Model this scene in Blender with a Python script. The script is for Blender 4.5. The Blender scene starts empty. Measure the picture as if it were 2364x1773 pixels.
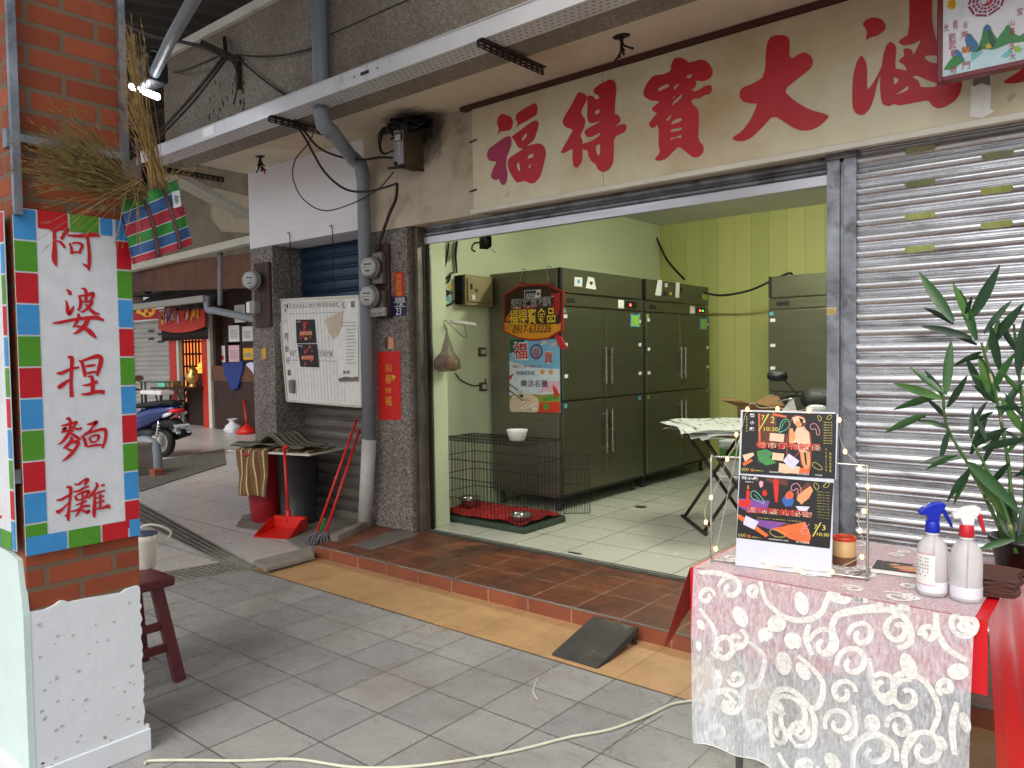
import bpy, bmesh, math, random
from mathutils import Vector as V, Matrix
from mathutils.geometry import tessellate_polygon
R = math.radians
random.seed(7)
sc = bpy.context.scene
COL = sc.collection
# ---------------------------------------------------------------- camera
IW, IH, FPX = 2364.0, 1773.0, 1761.0
def _n(v): v = V(v); return v.normalized()
_X = -_n((-964-IW/2, 850-IH/2, FPX))
_Y = V((2629-IW/2, 798-IH/2, FPX)).normalized()
_Y = (_Y - _X*_X.dot(_Y)).normalized()
_Z = _X.cross(_Y)
CP = V((4.304, -4.171, 1.46))
ROWS = (_X, _Y, _Z)                      # world axes seen in camera space (x right, y down, z forward)
camd = bpy.data.cameras.new('camera'); cam = bpy.data.objects.new('camera', camd); COL.objects.link(cam)
camd.sensor_fit = 'HORIZONTAL'; camd.sensor_width = 36.0; camd.lens = FPX/IW*36.0
camd.clip_start = 0.05; camd.clip_end = 400
cx = V([r[0] for r in ROWS]); cy = V([-r[1] for r in ROWS]); cz = V([-r[2] for r in ROWS])
m = Matrix((cx, cy, cz)).transposed().to_4x4(); m.translation = CP
cam.matrix_world = m
sc.camera = cam
# ---------------------------------------------------------------- sky, sun, exposure
SUN_EL, SUN_AZ = 46, 166
w = bpy.data.worlds.new("World"); sc.world = w; w.use_nodes = True
nt = w.node_tree; bg = nt.nodes['Background']
sky = nt.nodes.new('ShaderNodeTexSky'); sky.sky_type = 'NISHITA'; sky.sun_disc = False
sky.sun_elevation = R(SUN_EL); sky.sun_rotation = R(SUN_AZ)
sky.air_density = 1.0; sky.dust_density = 4.0; sky.ozone_density = 1.0
hs = nt.nodes.new('ShaderNodeHueSaturation'); hs.inputs['Saturation'].default_value = 0.35
nt.links.new(sky.outputs[0], hs.inputs['Color']); nt.links.new(hs.outputs[0], bg.inputs[0])
bg.inputs[1].default_value = 0.14
sd = bpy.data.lights.new('sun', 'SUN'); sd.energy = 0.85; sd.angle = R(35); sd.color = (1.0, .95, .88)
so = bpy.data.objects.new('sun', sd); COL.objects.link(so)
_d = V((math.sin(R(SUN_AZ))*math.cos(R(SUN_EL)), math.cos(R(SUN_AZ))*math.cos(R(SUN_EL)), math.sin(R(SUN_EL))))
so.rotation_euler = _d.to_track_quat('Z', 'Y').to_euler()
vs = sc.view_settings; vs.view_transform = 'Standard'; vs.look = 'None'; vs.exposure = 0.38; vs.gamma = 1.0
# ---------------------------------------------------------------- measuring helpers: a pixel of the survey photo seen on a known plane
KD = 1.0687
def ray(u, v):
    c = V((u-IW/2, v-IH/2, FPX)); return V([r.dot(c) for r in ROWS])
def onax(i, x, y, val):
    d = ray(x*KD, y*KD); return CP + d*((val-CP[i])/d[i])
def fX(x, y, val): return onax(0, x, y, val)
def fY(x, y, val): return onax(1, x, y, val)
def fZ(x, y, val): return onax(2, x, y, val)
def crop(a, b, s): return lambda x, y: ((a+x/s)/KD, (b+y/s)/KD)
IDC = lambda x, y: (x, y)
class Plane:
    def __init__(s, o, u, v): s.o = V(o); s.u = V(u).normalized(); s.v = V(v).normalized(); s.n = s.u.cross(s.v)
    def hit(s, x, y, c=IDC):
        x, y = c(x, y); d = ray(x*KD, y*KD); t = (s.o-CP).dot(s.n)/d.dot(s.n); q = CP+d*t-s.o
        return (q.dot(s.u), q.dot(s.v))
    def pt(s, a, b, off=0.0): return s.o+s.u*a+s.v*b+s.n*off
def PY(y): return Plane((0, y, 0), (1, 0, 0), (0, 0, 1))
def PX(x): return Plane((x, 0, 0), (0, 1, 0), (0, 0, 1))
def PZ(z): return Plane((0, 0, z), (1, 0, 0), (0, 1, 0))
# ---------------------------------------------------------------- materials
def srgb(r, g, b):
    f = lambda c: (c/255/12.92 if c <= 10.3 else ((c/255+.055)/1.055)**2.4)
    return (f(r), f(g), f(b), 1)
def mul(c, k): return (min(c[0]*k, 1), min(c[1]*k, 1), min(c[2]*k, 1), 1)
MATS = {}
class Nodes:
    def __init__(s, mat):
        s.t = mat.node_tree; s.b = s.t.nodes['Principled BSDF']; s.co = None
    def n(s, typ, **k):
        x = s.t.nodes.new(typ)
        for a, v in k.items(): setattr(x, a, v)
        return x
    def l(s, a, b): s.t.links.new(a, b)
    def obj(s):
        if not s.co: s.co = s.n('ShaderNodeTexCoord').outputs['Object']
        return s.co
    def wallco(s):
        sp = s.n('ShaderNodeSeparateXYZ'); s.l(s.obj(), sp.inputs[0])
        a = s.n('ShaderNodeMath', operation='ADD'); s.l(sp.outputs[0], a.inputs[0]); s.l(sp.outputs[1], a.inputs[1])
        c = s.n('ShaderNodeCombineXYZ'); s.l(a.outputs[0], c.inputs[0]); s.l(sp.outputs[2], c.inputs[1])
        return c.outputs[0]
    def mapped(s, co, scale=(1, 1, 1), loc=(0, 0, 0)):
        mp = s.n('ShaderNodeMapping'); mp.inputs['Scale'].default_value = scale; mp.inputs['Location'].default_value = loc
        s.l(co, mp.inputs[0]); return mp.outputs[0]
    def noise(s, scale, co=None, detail=4, rough=.6):
        x = s.n('ShaderNodeTexNoise'); x.inputs['Scale'].default_value = scale; x.inputs['Detail'].default_value = detail
        x.inputs['Roughness'].default_value = rough; s.l(co or s.obj(), x.inputs['Vector']); return x.outputs['Fac']
    def ramp(s, fac, stops):
        x = s.n('ShaderNodeValToRGB'); e = x.color_ramp.elements
        while len(e) < len(stops): e.new(.5)
        for i, (p, c) in enumerate(stops): e[i].position = p; e[i].color = c
        s.l(fac, x.inputs[0]); return x.outputs['Color']
    def mix(s, fac, a, b, mode='MIX'):
        x = s.n('ShaderNodeMix', data_type='RGBA', blend_type=mode)
        for v, i in ((fac, 0), (a, 6), (b, 7)):
            if isinstance(v, (int, float, tuple)): x.inputs[i].default_value = v
            else: s.l(v, x.inputs[i])
        return x.outputs[2]
    def bump(s, h, dist=.003, strength=.6):
        x = s.n('ShaderNodeBump'); x.inputs['Distance'].default_value = dist; x.inputs['Strength'].default_value = strength
        s.l(h, x.inputs['Height']); s.l(x.outputs[0], s.b.inputs['Normal'])
W1, B1 = (1, 1, 1, 1), (0, 0, 0, 1)
def newmat(name):
    mt = bpy.data.materials.new(name); mt.use_nodes = True; MATS[name] = mt; return mt, Nodes(mt)
def M(name, col, rough=.6, metal=0.0, var=.12, scale=6, bump=0.0, bscale=60, dirt=None, spec=.5, stretch=(1, 1, 1), speck=None, coat=0):
    """plain surface: colour with uneven wear; dirt=(colour, scale, lo, hi); speck=(colour, scale, lo)"""
    mt, N = newmat(name)
    co = N.mapped(N.obj(), stretch)
    c = N.ramp(N.noise(scale, co), [(.3, mul(col, 1-var)), (.7, mul(col, 1+var))])
    if dirt:
        for dc, ds, lo, hi in (dirt if isinstance(dirt, list) else [dirt]):
            f = N.ramp(N.noise(ds, co, 6, .65), [(lo, B1), (hi, W1)]); c = N.mix(f, c, dc)
    if speck:
        for dc, ds, lo in (speck if isinstance(speck, list) else [speck]):
            v = N.n('ShaderNodeTexVoronoi'); v.inputs['Scale'].default_value = ds; N.l(N.obj(), v.inputs['Vector'])
            f = N.ramp(v.outputs['Color'], [(lo, B1), (lo+.04, W1)]); c = N.mix(f, c, dc)
    N.l(c, N.b.inputs['Base Color'])
    r = N.ramp(N.noise(scale*2.3, co), [(.3, (rough*.8,)*3+(1,)), (.7, (min(rough*1.2, 1),)*3+(1,))])
    N.l(r, N.b.inputs['Roughness'])
    N.b.inputs['Metallic'].default_value = metal; N.b.inputs['Specular IOR Level'].default_value = spec
    N.b.inputs['Coat Weight'].default_value = coat
    if bump: N.bump(N.noise(bscale, None, 6), bump)
    return mt
def T(name, c1, c2, grout, bw, bh, ms, loc=(0, 0, 0), wall=False, offset=0.0, rough=.5, streak=None, bump=.002, dirt=None, scale2=9, spec=.5, mott=.74):
    """tiles or bricks"""
    mt, N = newmat(name)
    co = N.mapped(N.wallco() if wall else N.obj(), (1, 1, 1), loc)
    b = N.n('ShaderNodeTexBrick', offset=offset, offset_frequency=2, squash=1.0)
    for k, v in (('Color1', c1), ('Color2', c2), ('Mortar', grout), ('Scale', 1.0), ('Mortar Size', ms), ('Mortar Smooth', .15), ('Brick Width', bw), ('Row Height', bh), ('Bias', 0.0)):
        b.inputs[k].default_value = v
    N.l(co, b.inputs['Vector'])
    c = N.mix(.5, b.outputs['Color'], N.ramp(N.noise(scale2, None, 6), [(.3, (mott, mott, mott, 1)), (.7, (1.0, 1.0, 1.0, 1))]), 'MULTIPLY')
    c = N.mix(.8, c, N.ramp(N.noise(.9, None, 3), [(.35, (.88, .875, .87, 1)), (.6, W1)]), 'MULTIPLY')
    if streak:
        sc_, ang, lo, hi, amt, colr = streak
        mp = N.n('ShaderNodeMapping'); mp.inputs['Rotation'].default_value = (0, 0, ang); mp.inputs['Scale'].default_value = sc_
        N.l(N.obj(), mp.inputs[0])
        f = N.ramp(N.noise(1.0, mp.outputs[0], 8, .7), [(lo, B1), (hi, (amt,)*3+(1,))]); c = N.mix(f, c, colr)
    if dirt:
        for dc, ds, lo, hi in (dirt if isinstance(dirt, list) else [dirt]):
            f = N.ramp(N.noise(ds, None, 6, .65), [(lo, B1), (hi, W1)]); c = N.mix(f, c, dc)
    N.l(c, N.b.inputs['Base Color'])
    N.l(N.ramp(N.noise(14), [(.3, (rough*.75,)*3+(1,)), (.7, (min(1, rough*1.25),)*3+(1,))]), N.b.inputs['Roughness'])
    N.b.inputs['Specular IOR Level'].default_value = spec
    h = N.mix(.25, N.ramp(b.outputs['Fac'], [(0, W1), (1, B1)]), N.noise(90))
    N.bump(h, bump)
    return mt
def E_(name, col, strength):
    mt, N = newmat(name); N.b.inputs['Base Color'].default_value = col
    N.b.inputs['Emission Color'].default_value = col; N.b.inputs['Emission Strength'].default_value = strength; return mt
def flat(name, r, g, b, rough=.6, metal=0, spec=.4):
    return M(name, srgb(r, g, b), rough, metal, var=.08, scale=15, spec=spec)
# ---------------------------------------------------------------- mesh helpers
class MB:
    def __init__(s, mat, M=None): s.v = []; s.f = []; s.fm = []; s.mats = [mat]; s.cur = 0; s.M = M; s.sm = []; s.smooth = False
    def mat(s, name):
        if name not in s.mats: s.mats.append(name)
        s.cur = s.mats.index(name); return s
    def add(s, vs, fs, smooth=None):
        b = len(s.v)
        for p in vs: s.v.append(s.M @ V(p) if s.M is not None else V(p))
        for f in fs: s.f.append(tuple(i+b for i in f)); s.fm.append(s.cur); s.sm.append(s.smooth if smooth is None else smooth)
        return s
    def box(s, x0, x1, y0, y1, z0, z1):
        return s.add([(x, y, z) for z in (z0, z1) for y in (y0, y1) for x in (x0, x1)],
                     [(0, 2, 3, 1), (4, 5, 7, 6), (0, 1, 5, 4), (2, 6, 7, 3), (0, 4, 6, 2), (1, 3, 7, 5)])
    def bevbox(s, x0, x1, y0, y1, z0, z1, b=.005):
        bm = bmesh.new(); bmesh.ops.create_cube(bm, size=1)
        for v in bm.verts: v.co = V(((x0+x1)/2+v.co.x*(x1-x0), (y0+y1)/2+v.co.y*(y1-y0), (z0+z1)/2+v.co.z*(z1-z0)))
        bmesh.ops.bevel(bm, geom=list(bm.edges), offset=b, segments=2, affect='EDGES', profile=.5)
        bm.verts.index_update()
        s.add([v.co.copy() for v in bm.verts], [[v.index for v in f.verts] for f in bm.faces]); bm.free(); return s
    def beam(s, p, q, w, h, up=(0, 0, 1)):
        p, q = V(p), V(q); d = (q-p).normalized(); u = V(up)
        if abs(d.dot(u)) > .98: u = V((1, 0, 0))
        a = d.cross(u).normalized(); b = a.cross(d).normalized()
        vs = [c+a*(sx*w/2)+b*(sy*h/2) for c in (p, q) for sx, sy in ((-1, -1), (1, -1), (1, 1), (-1, 1))]
        return s.add(vs, [(0, 3, 2, 1), (4, 5, 6, 7), (0, 1, 5, 4), (1, 2, 6, 5), (2, 3, 7, 6), (3, 0, 4, 7)])
    def tube(s, pts, r, n=8, closed=False, cap=True):
        pts = [V(p) for p in pts]; L = len(pts); rs = r if isinstance(r, (list, tuple)) else [r]*L
        vs = []; prev = None
        for i, p in enumerate(pts):
            a = pts[(i-1) % L] if (closed or i) else p; b = pts[(i+1) % L] if (closed or i < L-1) else p
            d = (b-a); d = d.normalized() if d.length > 1e-9 else V((0, 0, 1))
            if prev is None:
                u = V((0, 0, 1)) if abs(d.z) < .9 else V((1, 0, 0)); u = (u-d*u.dot(d)).normalized()
            else:
                u = prev-d*prev.dot(d); u = u.normalized() if u.length > 1e-6 else V((1, 0, 0))
            prev = u; w_ = d.cross(u)
            for k in range(n):
                t = 2*math.pi*k/n; vs.append(p+(u*math.cos(t)+w_*math.sin(t))*rs[i])
        fs = []
        for i in range(L if closed else L-1):
            j = (i+1) % L
            for k in range(n): k2 = (k+1) % n; fs.append((i*n+k, i*n+k2, j*n+k2, j*n+k))
        if cap and not closed: fs += [tuple(range(n-1, -1, -1)), tuple(range((L-1)*n, L*n))]
        return s.add(vs, fs, True)
    def cyl(s, p, q, r, n=20, r2=None): return s.tube([p, q], [r, r if r2 is None else r2], n)
    def lathe(s, prof, c=(0, 0, 0), n=28, smooth=True, cap=True):
        c = V(c); vs = [c+V((r*math.cos(2*math.pi*k/n), r*math.sin(2*math.pi*k/n), z)) for r, z in prof for k in range(n)]
        fs = [(i*n+k, i*n+(k+1) % n, (i+1)*n+(k+1) % n, (i+1)*n+k) for i in range(len(prof)-1) for k in range(n)]
        if cap: fs += [tuple(range(n-1, -1, -1)), tuple(range((len(prof)-1)*n, len(prof)*n))]
        return s.add(vs, fs, smooth)
    def ball(s, c, r, n=10, sq=(1, 1, 1)):
        c = V(c); vs = []; m_ = n//2+1
        for i in range(m_+1):
            t = math.pi*i/m_
            for k in range(n): q = 2*math.pi*k/n; vs.append(c+V((r*sq[0]*math.sin(t)*math.cos(q), r*sq[1]*math.sin(t)*math.sin(q), r*sq[2]*math.cos(t))))
        return s.add(vs, [(i*n+k, (i+1)*n+k, (i+1)*n+(k+1) % n, i*n+(k+1) % n) for i in range(m_) for k in range(n)], True)
    def grid(s, fn, nu, nv, smooth=True):
        vs = [fn(i/nu, j/nv) for j in range(nv+1) for i in range(nu+1)]
        return s.add(vs, [(j*(nu+1)+i, j*(nu+1)+i+1, (j+1)*(nu+1)+i+1, (j+1)*(nu+1)+i) for j in range(nv) for i in range(nu)], smooth)
    def shape(s, pl, loops, off=0.0, th=0.0):
        """flat outline (plane coordinates, first loop outer, others holes); th gives it thickness towards the back"""
        loops = [[tuple(p) for p in l] for l in loops]
        tris = tessellate_polygon([[V((a, b, 0)) for a, b in l] for l in loops])
        flatp = [p for l in loops for p in l]
        vs = [pl.pt(a, b, off) for a, b in flatp]; fs = []
        for t in tris:
            n_ = (vs[t[1]]-vs[t[0]]).cross(vs[t[2]]-vs[t[0]])
            fs.append(t if n_.dot(pl.n) > 0 else t[::-1])
        if th:
            k = len(vs); vs += [pl.pt(a, b, off-th) for a, b in flatp]; fs2 = [tuple(i+k for i in f[::-1]) for f in fs]
            b0 = 0
            for li, l in enumerate(loops):
                L = len(l); ar = sum(l[i][0]*l[(i+1) % L][1]-l[(i+1) % L][0]*l[i][1] for i in range(L))
                ccw = (ar > 0) == (li == 0)
                for i in range(L):
                    a, b = b0+i, b0+(i+1) % L
                    fs2.append((a, a+k, b+k, b) if ccw else (a, b, b+k, a+k))
                b0 += L
            fs += fs2
        return s.add(vs, fs, False)
    def rect(s, pl, a0, a1, b0, b1, off=0.0, th=0.0): return s.shape(pl, [[(a0, b0), (a1, b0), (a1, b1), (a0, b1)]], off, th)
    def px(s, pl, loops, c=IDC, off=0.0, th=0.0): return s.shape(pl, [[pl.hit(x, y, c) for x, y in l] for l in loops], off, th)
    def ribbon(s, pts, wid, nrm):
        """flat band along 3D points, widths per point"""
        pts = [V(p) for p in pts]; L = len(pts); nrm = V(nrm); vs = []
        for i, p in enumerate(pts):
            d = (pts[min(i+1, L-1)]-pts[max(i-1, 0)]).normalized(); a = nrm.cross(d).normalized()
            wd = wid[i] if isinstance(wid, (list, tuple)) else wid
            vs += [p-a*wd/2, p+a*wd/2]
        return s.add(vs, [(2*i, 2*i+2, 2*i+3, 2*i+1) for i in range(L-1)], True)
    def obj(s, name, parent=None, bevel=0.0, **tags):
        me = bpy.data.meshes.new(name)
        off = ROOT.get(root_of(parent).name, V()) if parent else V()
        me.from_pydata([p-off for p in s.v], [], s.f)
        for mn in s.mats: me.materials.append(MATS[mn])
        me.polygons.foreach_set('material_index', s.fm); me.polygons.foreach_set('use_smooth', s.sm)
        me.update()
        o = bpy.data.objects.new(name, me); COL.objects.link(o)
        if parent: o.parent = parent
        for k, v in tags.items(): o[k] = v
        if bevel:
            bv = o.modifiers.new('bevel', 'BEVEL'); bv.width = bevel; bv.segments = 2; bv.limit_method = 'ANGLE'; bv.angle_limit = R(40)
        return o
ROOT = {}
def root_of(o):
    while o.parent: o = o.parent
    return o
def thing(name, label, cat, loc=(0, 0, 0), group=None):
    o = bpy.data.objects.new(name, None); COL.objects.link(o); o.location = loc; o.empty_display_size = .1
    ROOT[o.name] = V(loc); o['label'] = label; o['category'] = cat
    if group: o['group'] = group
    return o
def kids(o): return [c for c in bpy.data.objects if c.parent == o]
def copy_tree(root, d, label, group=None):
    r = root.copy(); COL.objects.link(r); r.location = root.location+V(d); r['label'] = label
    ROOT[r.name] = ROOT[root.name]+V(d)
    if group: r['group'] = group
    for ch in kids(root):
        c = ch.copy(); COL.objects.link(c); c.parent = r
        for g in kids(ch):
            e = g.copy(); COL.objects.link(e); e.parent = c
    return r
def smooth(pts, n=6, closed=False):
    pts = [V(p) for p in pts]; L = len(pts); out = []
    for i in range(L if closed else L-1):
        g = (lambda k: pts[k % L]) if closed else (lambda k: pts[max(0, min(L-1, k))])
        a, b, c, d = g(i-1), g(i), g(i+1), g(i+2)
        for k in range(n):
            t = k/n; out.append(.5*((2*b)+(c-a)*t+(2*a-5*b+4*c-d)*t*t+(3*b-a-3*c+d)*t**3))
    if not closed: out.append(pts[-1])
    return out
def cable(name, pts, r, mat, label=None, parent=None, cat='cable', n=6, sm=6, group=None):
    o = MB(mat).tube(smooth(pts, sm), r, n).obj(name, parent)
    if not parent:
        o['label'] = label; o['category'] = cat
        if group: o['group'] = group
    return o
def text(name, s, pl, box, mat, parent, off=.001, keep=False, bold=0.0, shear=0.0, italic=False):
    """lettering fitted into box=(a0,a1,b0,b1) of a plane"""
    c = bpy.data.curves.new('t', 'FONT'); c.body = s; c.offset = bold; c.shear = shear; c.resolution_u = 4
    o = bpy.data.objects.new('t', c); COL.objects.link(o)
    me = bpy.data.meshes.new_from_object(o.evaluated_get(bpy.context.evaluated_depsgraph_get()))
    vs = [v.co.copy() for v in me.vertices]; fs = [tuple(p.vertices) for p in me.polygons]
    bpy.data.objects.remove(o); bpy.data.curves.remove(c); bpy.data.meshes.remove(me)
    if not vs: return None
    x0, x1 = min(v.x for v in vs), max(v.x for v in vs); y0, y1 = min(v.y for v in vs), max(v.y for v in vs)
    a0, a1, b0, b1 = box; sx = (a1-a0)/max(x1-x0, 1e-6); sy = (b1-b0)/max(y1-y0, 1e-6)
    if keep: sx = sy = min(sx, sy)
    mb = MB(mat)
    mb.add([pl.pt(a0+(v.x-x0)*sx, b0+(v.y-y0)*sy, off) for v in vs], fs, False)
    return mb.obj(name, parent)
def pbox(pl, p, q, c=IDC):
    a = pl.hit(*p, c); b = pl.hit(*q, c); return (min(a[0], b[0]), max(a[0], b[0]), min(a[1], b[1]), max(a[1], b[1]))
def structure(o): o['kind'] = 'structure'; return o
# ================================================================ materials of the setting
T('grey_tile', srgb(168, 165, 162), srgb(150, 149, 149), srgb(92, 88, 84), .2955, .29, .0035, (-.737, 1.577, 0), rough=.30,
  streak=((3, 26, 1), R(0), .55, .72, .55, srgb(96, 92, 90)), dirt=[(srgb(120, 112, 106), 1.3, .5, .85), (srgb(100, 92, 86), 5, .66, .8)], bump=.003)
T('yellow_tile', srgb(194, 154, 108), srgb(186, 146, 102), srgb(170, 128, 84), .2955, .58, .004, (-.737, 1.285, 0), rough=.5,
  dirt=[(srgb(140, 102, 68), 1.7, .5, .85), (srgb(226, 196, 154), 6, .66, .9), (srgb(104, 76, 54), 9, .68, .82)])
T('alley_tile', srgb(200, 195, 191), srgb(190, 185, 181), srgb(128, 118, 112), .9, .6, .006, (.3, .1, 0), rough=.33, offset=.5,
  dirt=[(srgb(120, 108, 100), 1.1, .6, .85)])
T('step_tile', srgb(128, 70, 42), srgb(112, 60, 38), srgb(170, 132, 104), .30, .31, .005, (-.155, .51, 0), rough=.45,
  streak=((5, 30, 1), 0, .42, .66, .75, srgb(52, 36, 28)), dirt=[(srgb(50, 38, 32), 1.9, .5, .72), (srgb(176, 112, 72), 2.6, .62, .85)])
T('riser_tile', srgb(150, 84, 58), srgb(140, 76, 52), srgb(178, 140, 120), .30, .5, .004, (.155+.82, .2, 0), wall=True, rough=.5, dirt=[(srgb(110, 62, 46), 3, .5, .8)])
T('shop_floor_tile', srgb(205, 206, 190), srgb(198, 199, 184), srgb(110, 110, 96), .425, .39, .004, (.03, -.045, 0), rough=.22, dirt=[(srgb(176, 174, 154), 1.4, .55, .9)], mott=.93)
M('concrete', srgb(120, 112, 104), .85, var=.25, scale=4, bump=.004, bscale=40, dirt=(srgb(70, 64, 60), 2.5, .5, .75))
M('dark_concrete', srgb(92, 86, 80), .9, var=.3, scale=3, bump=.004, bscale=50)
# terrazzo like washed pebble wall
def pebble(name, base, dark, light, stain, sc_=1.0):
    mt, N = newmat(name)
    v = N.n('ShaderNodeTexVoronoi'); v.inputs['Scale'].default_value = 95*sc_; N.l(N.obj(), v.inputs['Vector'])
    sep = N.n('ShaderNodeSeparateColor'); N.l(v.outputs['Color'], sep.inputs[0])
    c = N.ramp(sep.outputs[0], [(0.0, dark), (.3, dark), (.45, base), (.7, base), (.95, light)])
    if stain: c = N.mix(N.ramp(N.noise(1.3, None, 6, .7), [(.42, B1), (.75, (.85, .85, .85, 1))]), c, stain)
    N.l(c, N.b.inputs['Base Color']); N.b.inputs['Roughness'].default_value = .8
    N.bump(v.outputs['Distance'], .004, .8)
pebble('pebble_column', srgb(128, 120, 114), srgb(90, 83, 79), srgb(162, 153, 144), srgb(84, 76, 70))
pebble('pebble_wall', srgb(134, 125, 114), srgb(116, 108, 99), srgb(150, 140, 128), srgb(100, 84, 64), .95)
M('white_wall', srgb(222, 220, 226), .75, var=.03, scale=2, bump=.001, dirt=(srgb(160, 152, 150), 2.2, .66, .9))
M('stained_plaster', srgb(192, 178, 158), .85, var=.12, scale=3, bump=.002, dirt=[(srgb(112, 88, 56), 1.8, .52, .78), (srgb(70, 58, 48), 3.2, .64, .86)])
M('soffit_plaster', srgb(205, 192, 170), .85, var=.08, scale=1.6, bump=.0015, dirt=[(srgb(168, 126, 70), 1.3, .5, .85), (srgb(110, 84, 52), 3, .68, .9)])
M('mint_wall', srgb(212, 222, 184), .6, var=.03, scale=1.5, bump=.0008, dirt=(srgb(150, 160, 120), 3, .7, .95))
M('lower_wall', srgb(176, 172, 156), .7, var=.08, scale=2)
# vertical panelling of the shop's back wall
mt, N = newmat('panel_wall')
sp = N.n('ShaderNodeSeparateXYZ'); N.l(N.obj(), sp.inputs[0])
mm = N.n('ShaderNodeMath', operation='MULTIPLY'); mm.inputs[1].default_value = 1/.205; N.l(sp.outputs[0], mm.inputs[0])
fr = N.n('ShaderNodeMath', operation='FRACT'); N.l(mm.outputs[0], fr.inputs[0])
fl = N.n('ShaderNodeMath', operation='FLOOR'); N.l(mm.outputs[0], fl.inputs[0])
wn = N.n('ShaderNodeTexWhiteNoise', noise_dimensions='1D'); N.l(fl.outputs[0], wn.inputs['W'])
c = N.ramp(wn.outputs['Value'], [(0, srgb(190, 192, 118)), (1, srgb(206, 206, 132))])
line = N.ramp(fr.outputs[0], [(0, (.6, .6, .55, 1)), (.03, W1), (.97, W1), (1, (.75, .75, .7, 1))])
N.l(N.mix(1.0, c, line, 'MULTIPLY'), N.b.inputs['Base Color']); N.b.inputs['Roughness'].default_value = .5; N.bump(line, .004)
def metal(name, col, rough=.4, var=.3, stretch=(1, 1, 1), scale=8, dirt=None, m=.9, bump=0, bscale=5):
    return M(name, col, rough, m, var, scale, dirt=dirt, stretch=stretch, bump=bump, bscale=bscale)
metal('galvanised', srgb(212, 214, 218), .25, .2, (.7, 6, 6), 4, [(srgb(112, 110, 112), 3, .52, .72), (srgb(130, 116, 100), 1.2, .6, .8)], .88, .0018, 4)
metal('galvanised_plain', srgb(150, 154, 162), .45, .3, dirt=(srgb(96, 94, 98), 6, .5, .7))
metal('aluminium', srgb(200, 200, 206), .35, .12, (.4, 6, 6), 5)
metal('jamb_metal', srgb(112, 102, 94), .5, .25, m=.6, dirt=(srgb(70, 60, 52), 4, .5, .75))
metal('grey_shutter', srgb(128, 120, 114), .5, .25, (.5, 4, 4), 5, m=.5, dirt=(srgb(80, 70, 62), 3, .5, .8))
M('blue_lit_shutter', srgb(38, 58, 84), .32, .3, .25, 5, stretch=(.6, 3, 3))
M('threshold', srgb(70, 66, 60), .7, .3, .3, 8)
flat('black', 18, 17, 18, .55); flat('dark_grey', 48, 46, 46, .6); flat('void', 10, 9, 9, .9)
M('wood_rail', srgb(74, 34, 28), .6, var=.25, scale=5, stretch=(.3, 4, 4))
M('rust_iron', srgb(62, 50, 44), .7, .3, .3, 14, dirt=(srgb(40, 30, 26), 9, .45, .7))
M('pvc_grey', srgb(126, 132, 140), .42, var=.06, scale=3, dirt=(srgb(100, 104, 108), 4, .6, .8))
M('pvc_pale', srgb(176, 172, 166), .5, var=.1, scale=4, dirt=(srgb(120, 112, 104), 5, .55, .8))
M('cream_paint', srgb(204, 200, 186), .5, var=.08, scale=3, dirt=(srgb(130, 118, 100), 4, .6, .85))
# ================================================================ ground
structure(MB('dark_concrete').box(-60, 30, -30, 30, -.3, -.012).obj('ground'))
gz = MB('grey_tile'); pl0 = PZ(0.0)
GL = [(-.44, -1.285), (-.665, -2.02), (-1.6, -5.2)]
gz.shape(pl0, [[GL[0], (8, -1.285), (8, -9), (-2.9, -9), GL[2], GL[1]]], 0)
structure(gz.obj('pavement'))
structure(MB('yellow_tile').shape(pl0, [[(-.44, -1.285), (-.30, -.83), (-.28, -.80), (8, -.80), (8, -1.285)]], .002).obj('kerb_strip'))
structure(MB('alley_tile').shape(pl0, [[(-.46, -1.285), (-.34, -.84), (-.9, -.1), (-.9, 5), (-40, 5), (-40, -14), (-3.2, -9), GL[2], GL[1]]], -.004).obj('alley_pavement'))
# rough concrete under the neighbour's shutter
structure(MB('concrete').shape(pl0, [[(-.42, -.80), (-1.25, -.55), (-1.75, -.62), (-2.15, -.30), (-2.2, .5), (-.3, .5), (-.3, -.2)]], .001).obj('concrete_apron'))
# ================================================================ shop building
FL = .09
shop = thing('shop_building', 'old shop with pebble columns and roller shutters, open to a green room', 'shop', (0, 0, 0))
f = MB('shop_floor_tile'); f.box(-.36, 6.2, 0.0, 4.5, FL-.05, FL); f.obj('interior_floor', shop)
b = MB('mint_wall'); b.box(-.50, -.36, .25, 4.47, FL, 3.05)
b.box(-.36, -.03, .06, fX(966, 800, -.03)[1], FL, 3.05)                       # pier beside the left jamb
b.obj('side_wall', shop)
MB('panel_wall').box(-.5, 6.2, 4.47, 4.6, FL, 3.05).obj('back_wall', shop)
MB('mint_wall').box(6.2, 6.3, 0, 4.6, FL, 3.05).obj('side_wall', shop)
MB('white_wall').box(-.5, 6.2, .3, 4.6, 3.05, 3.15).obj('ceiling', shop)
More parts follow.
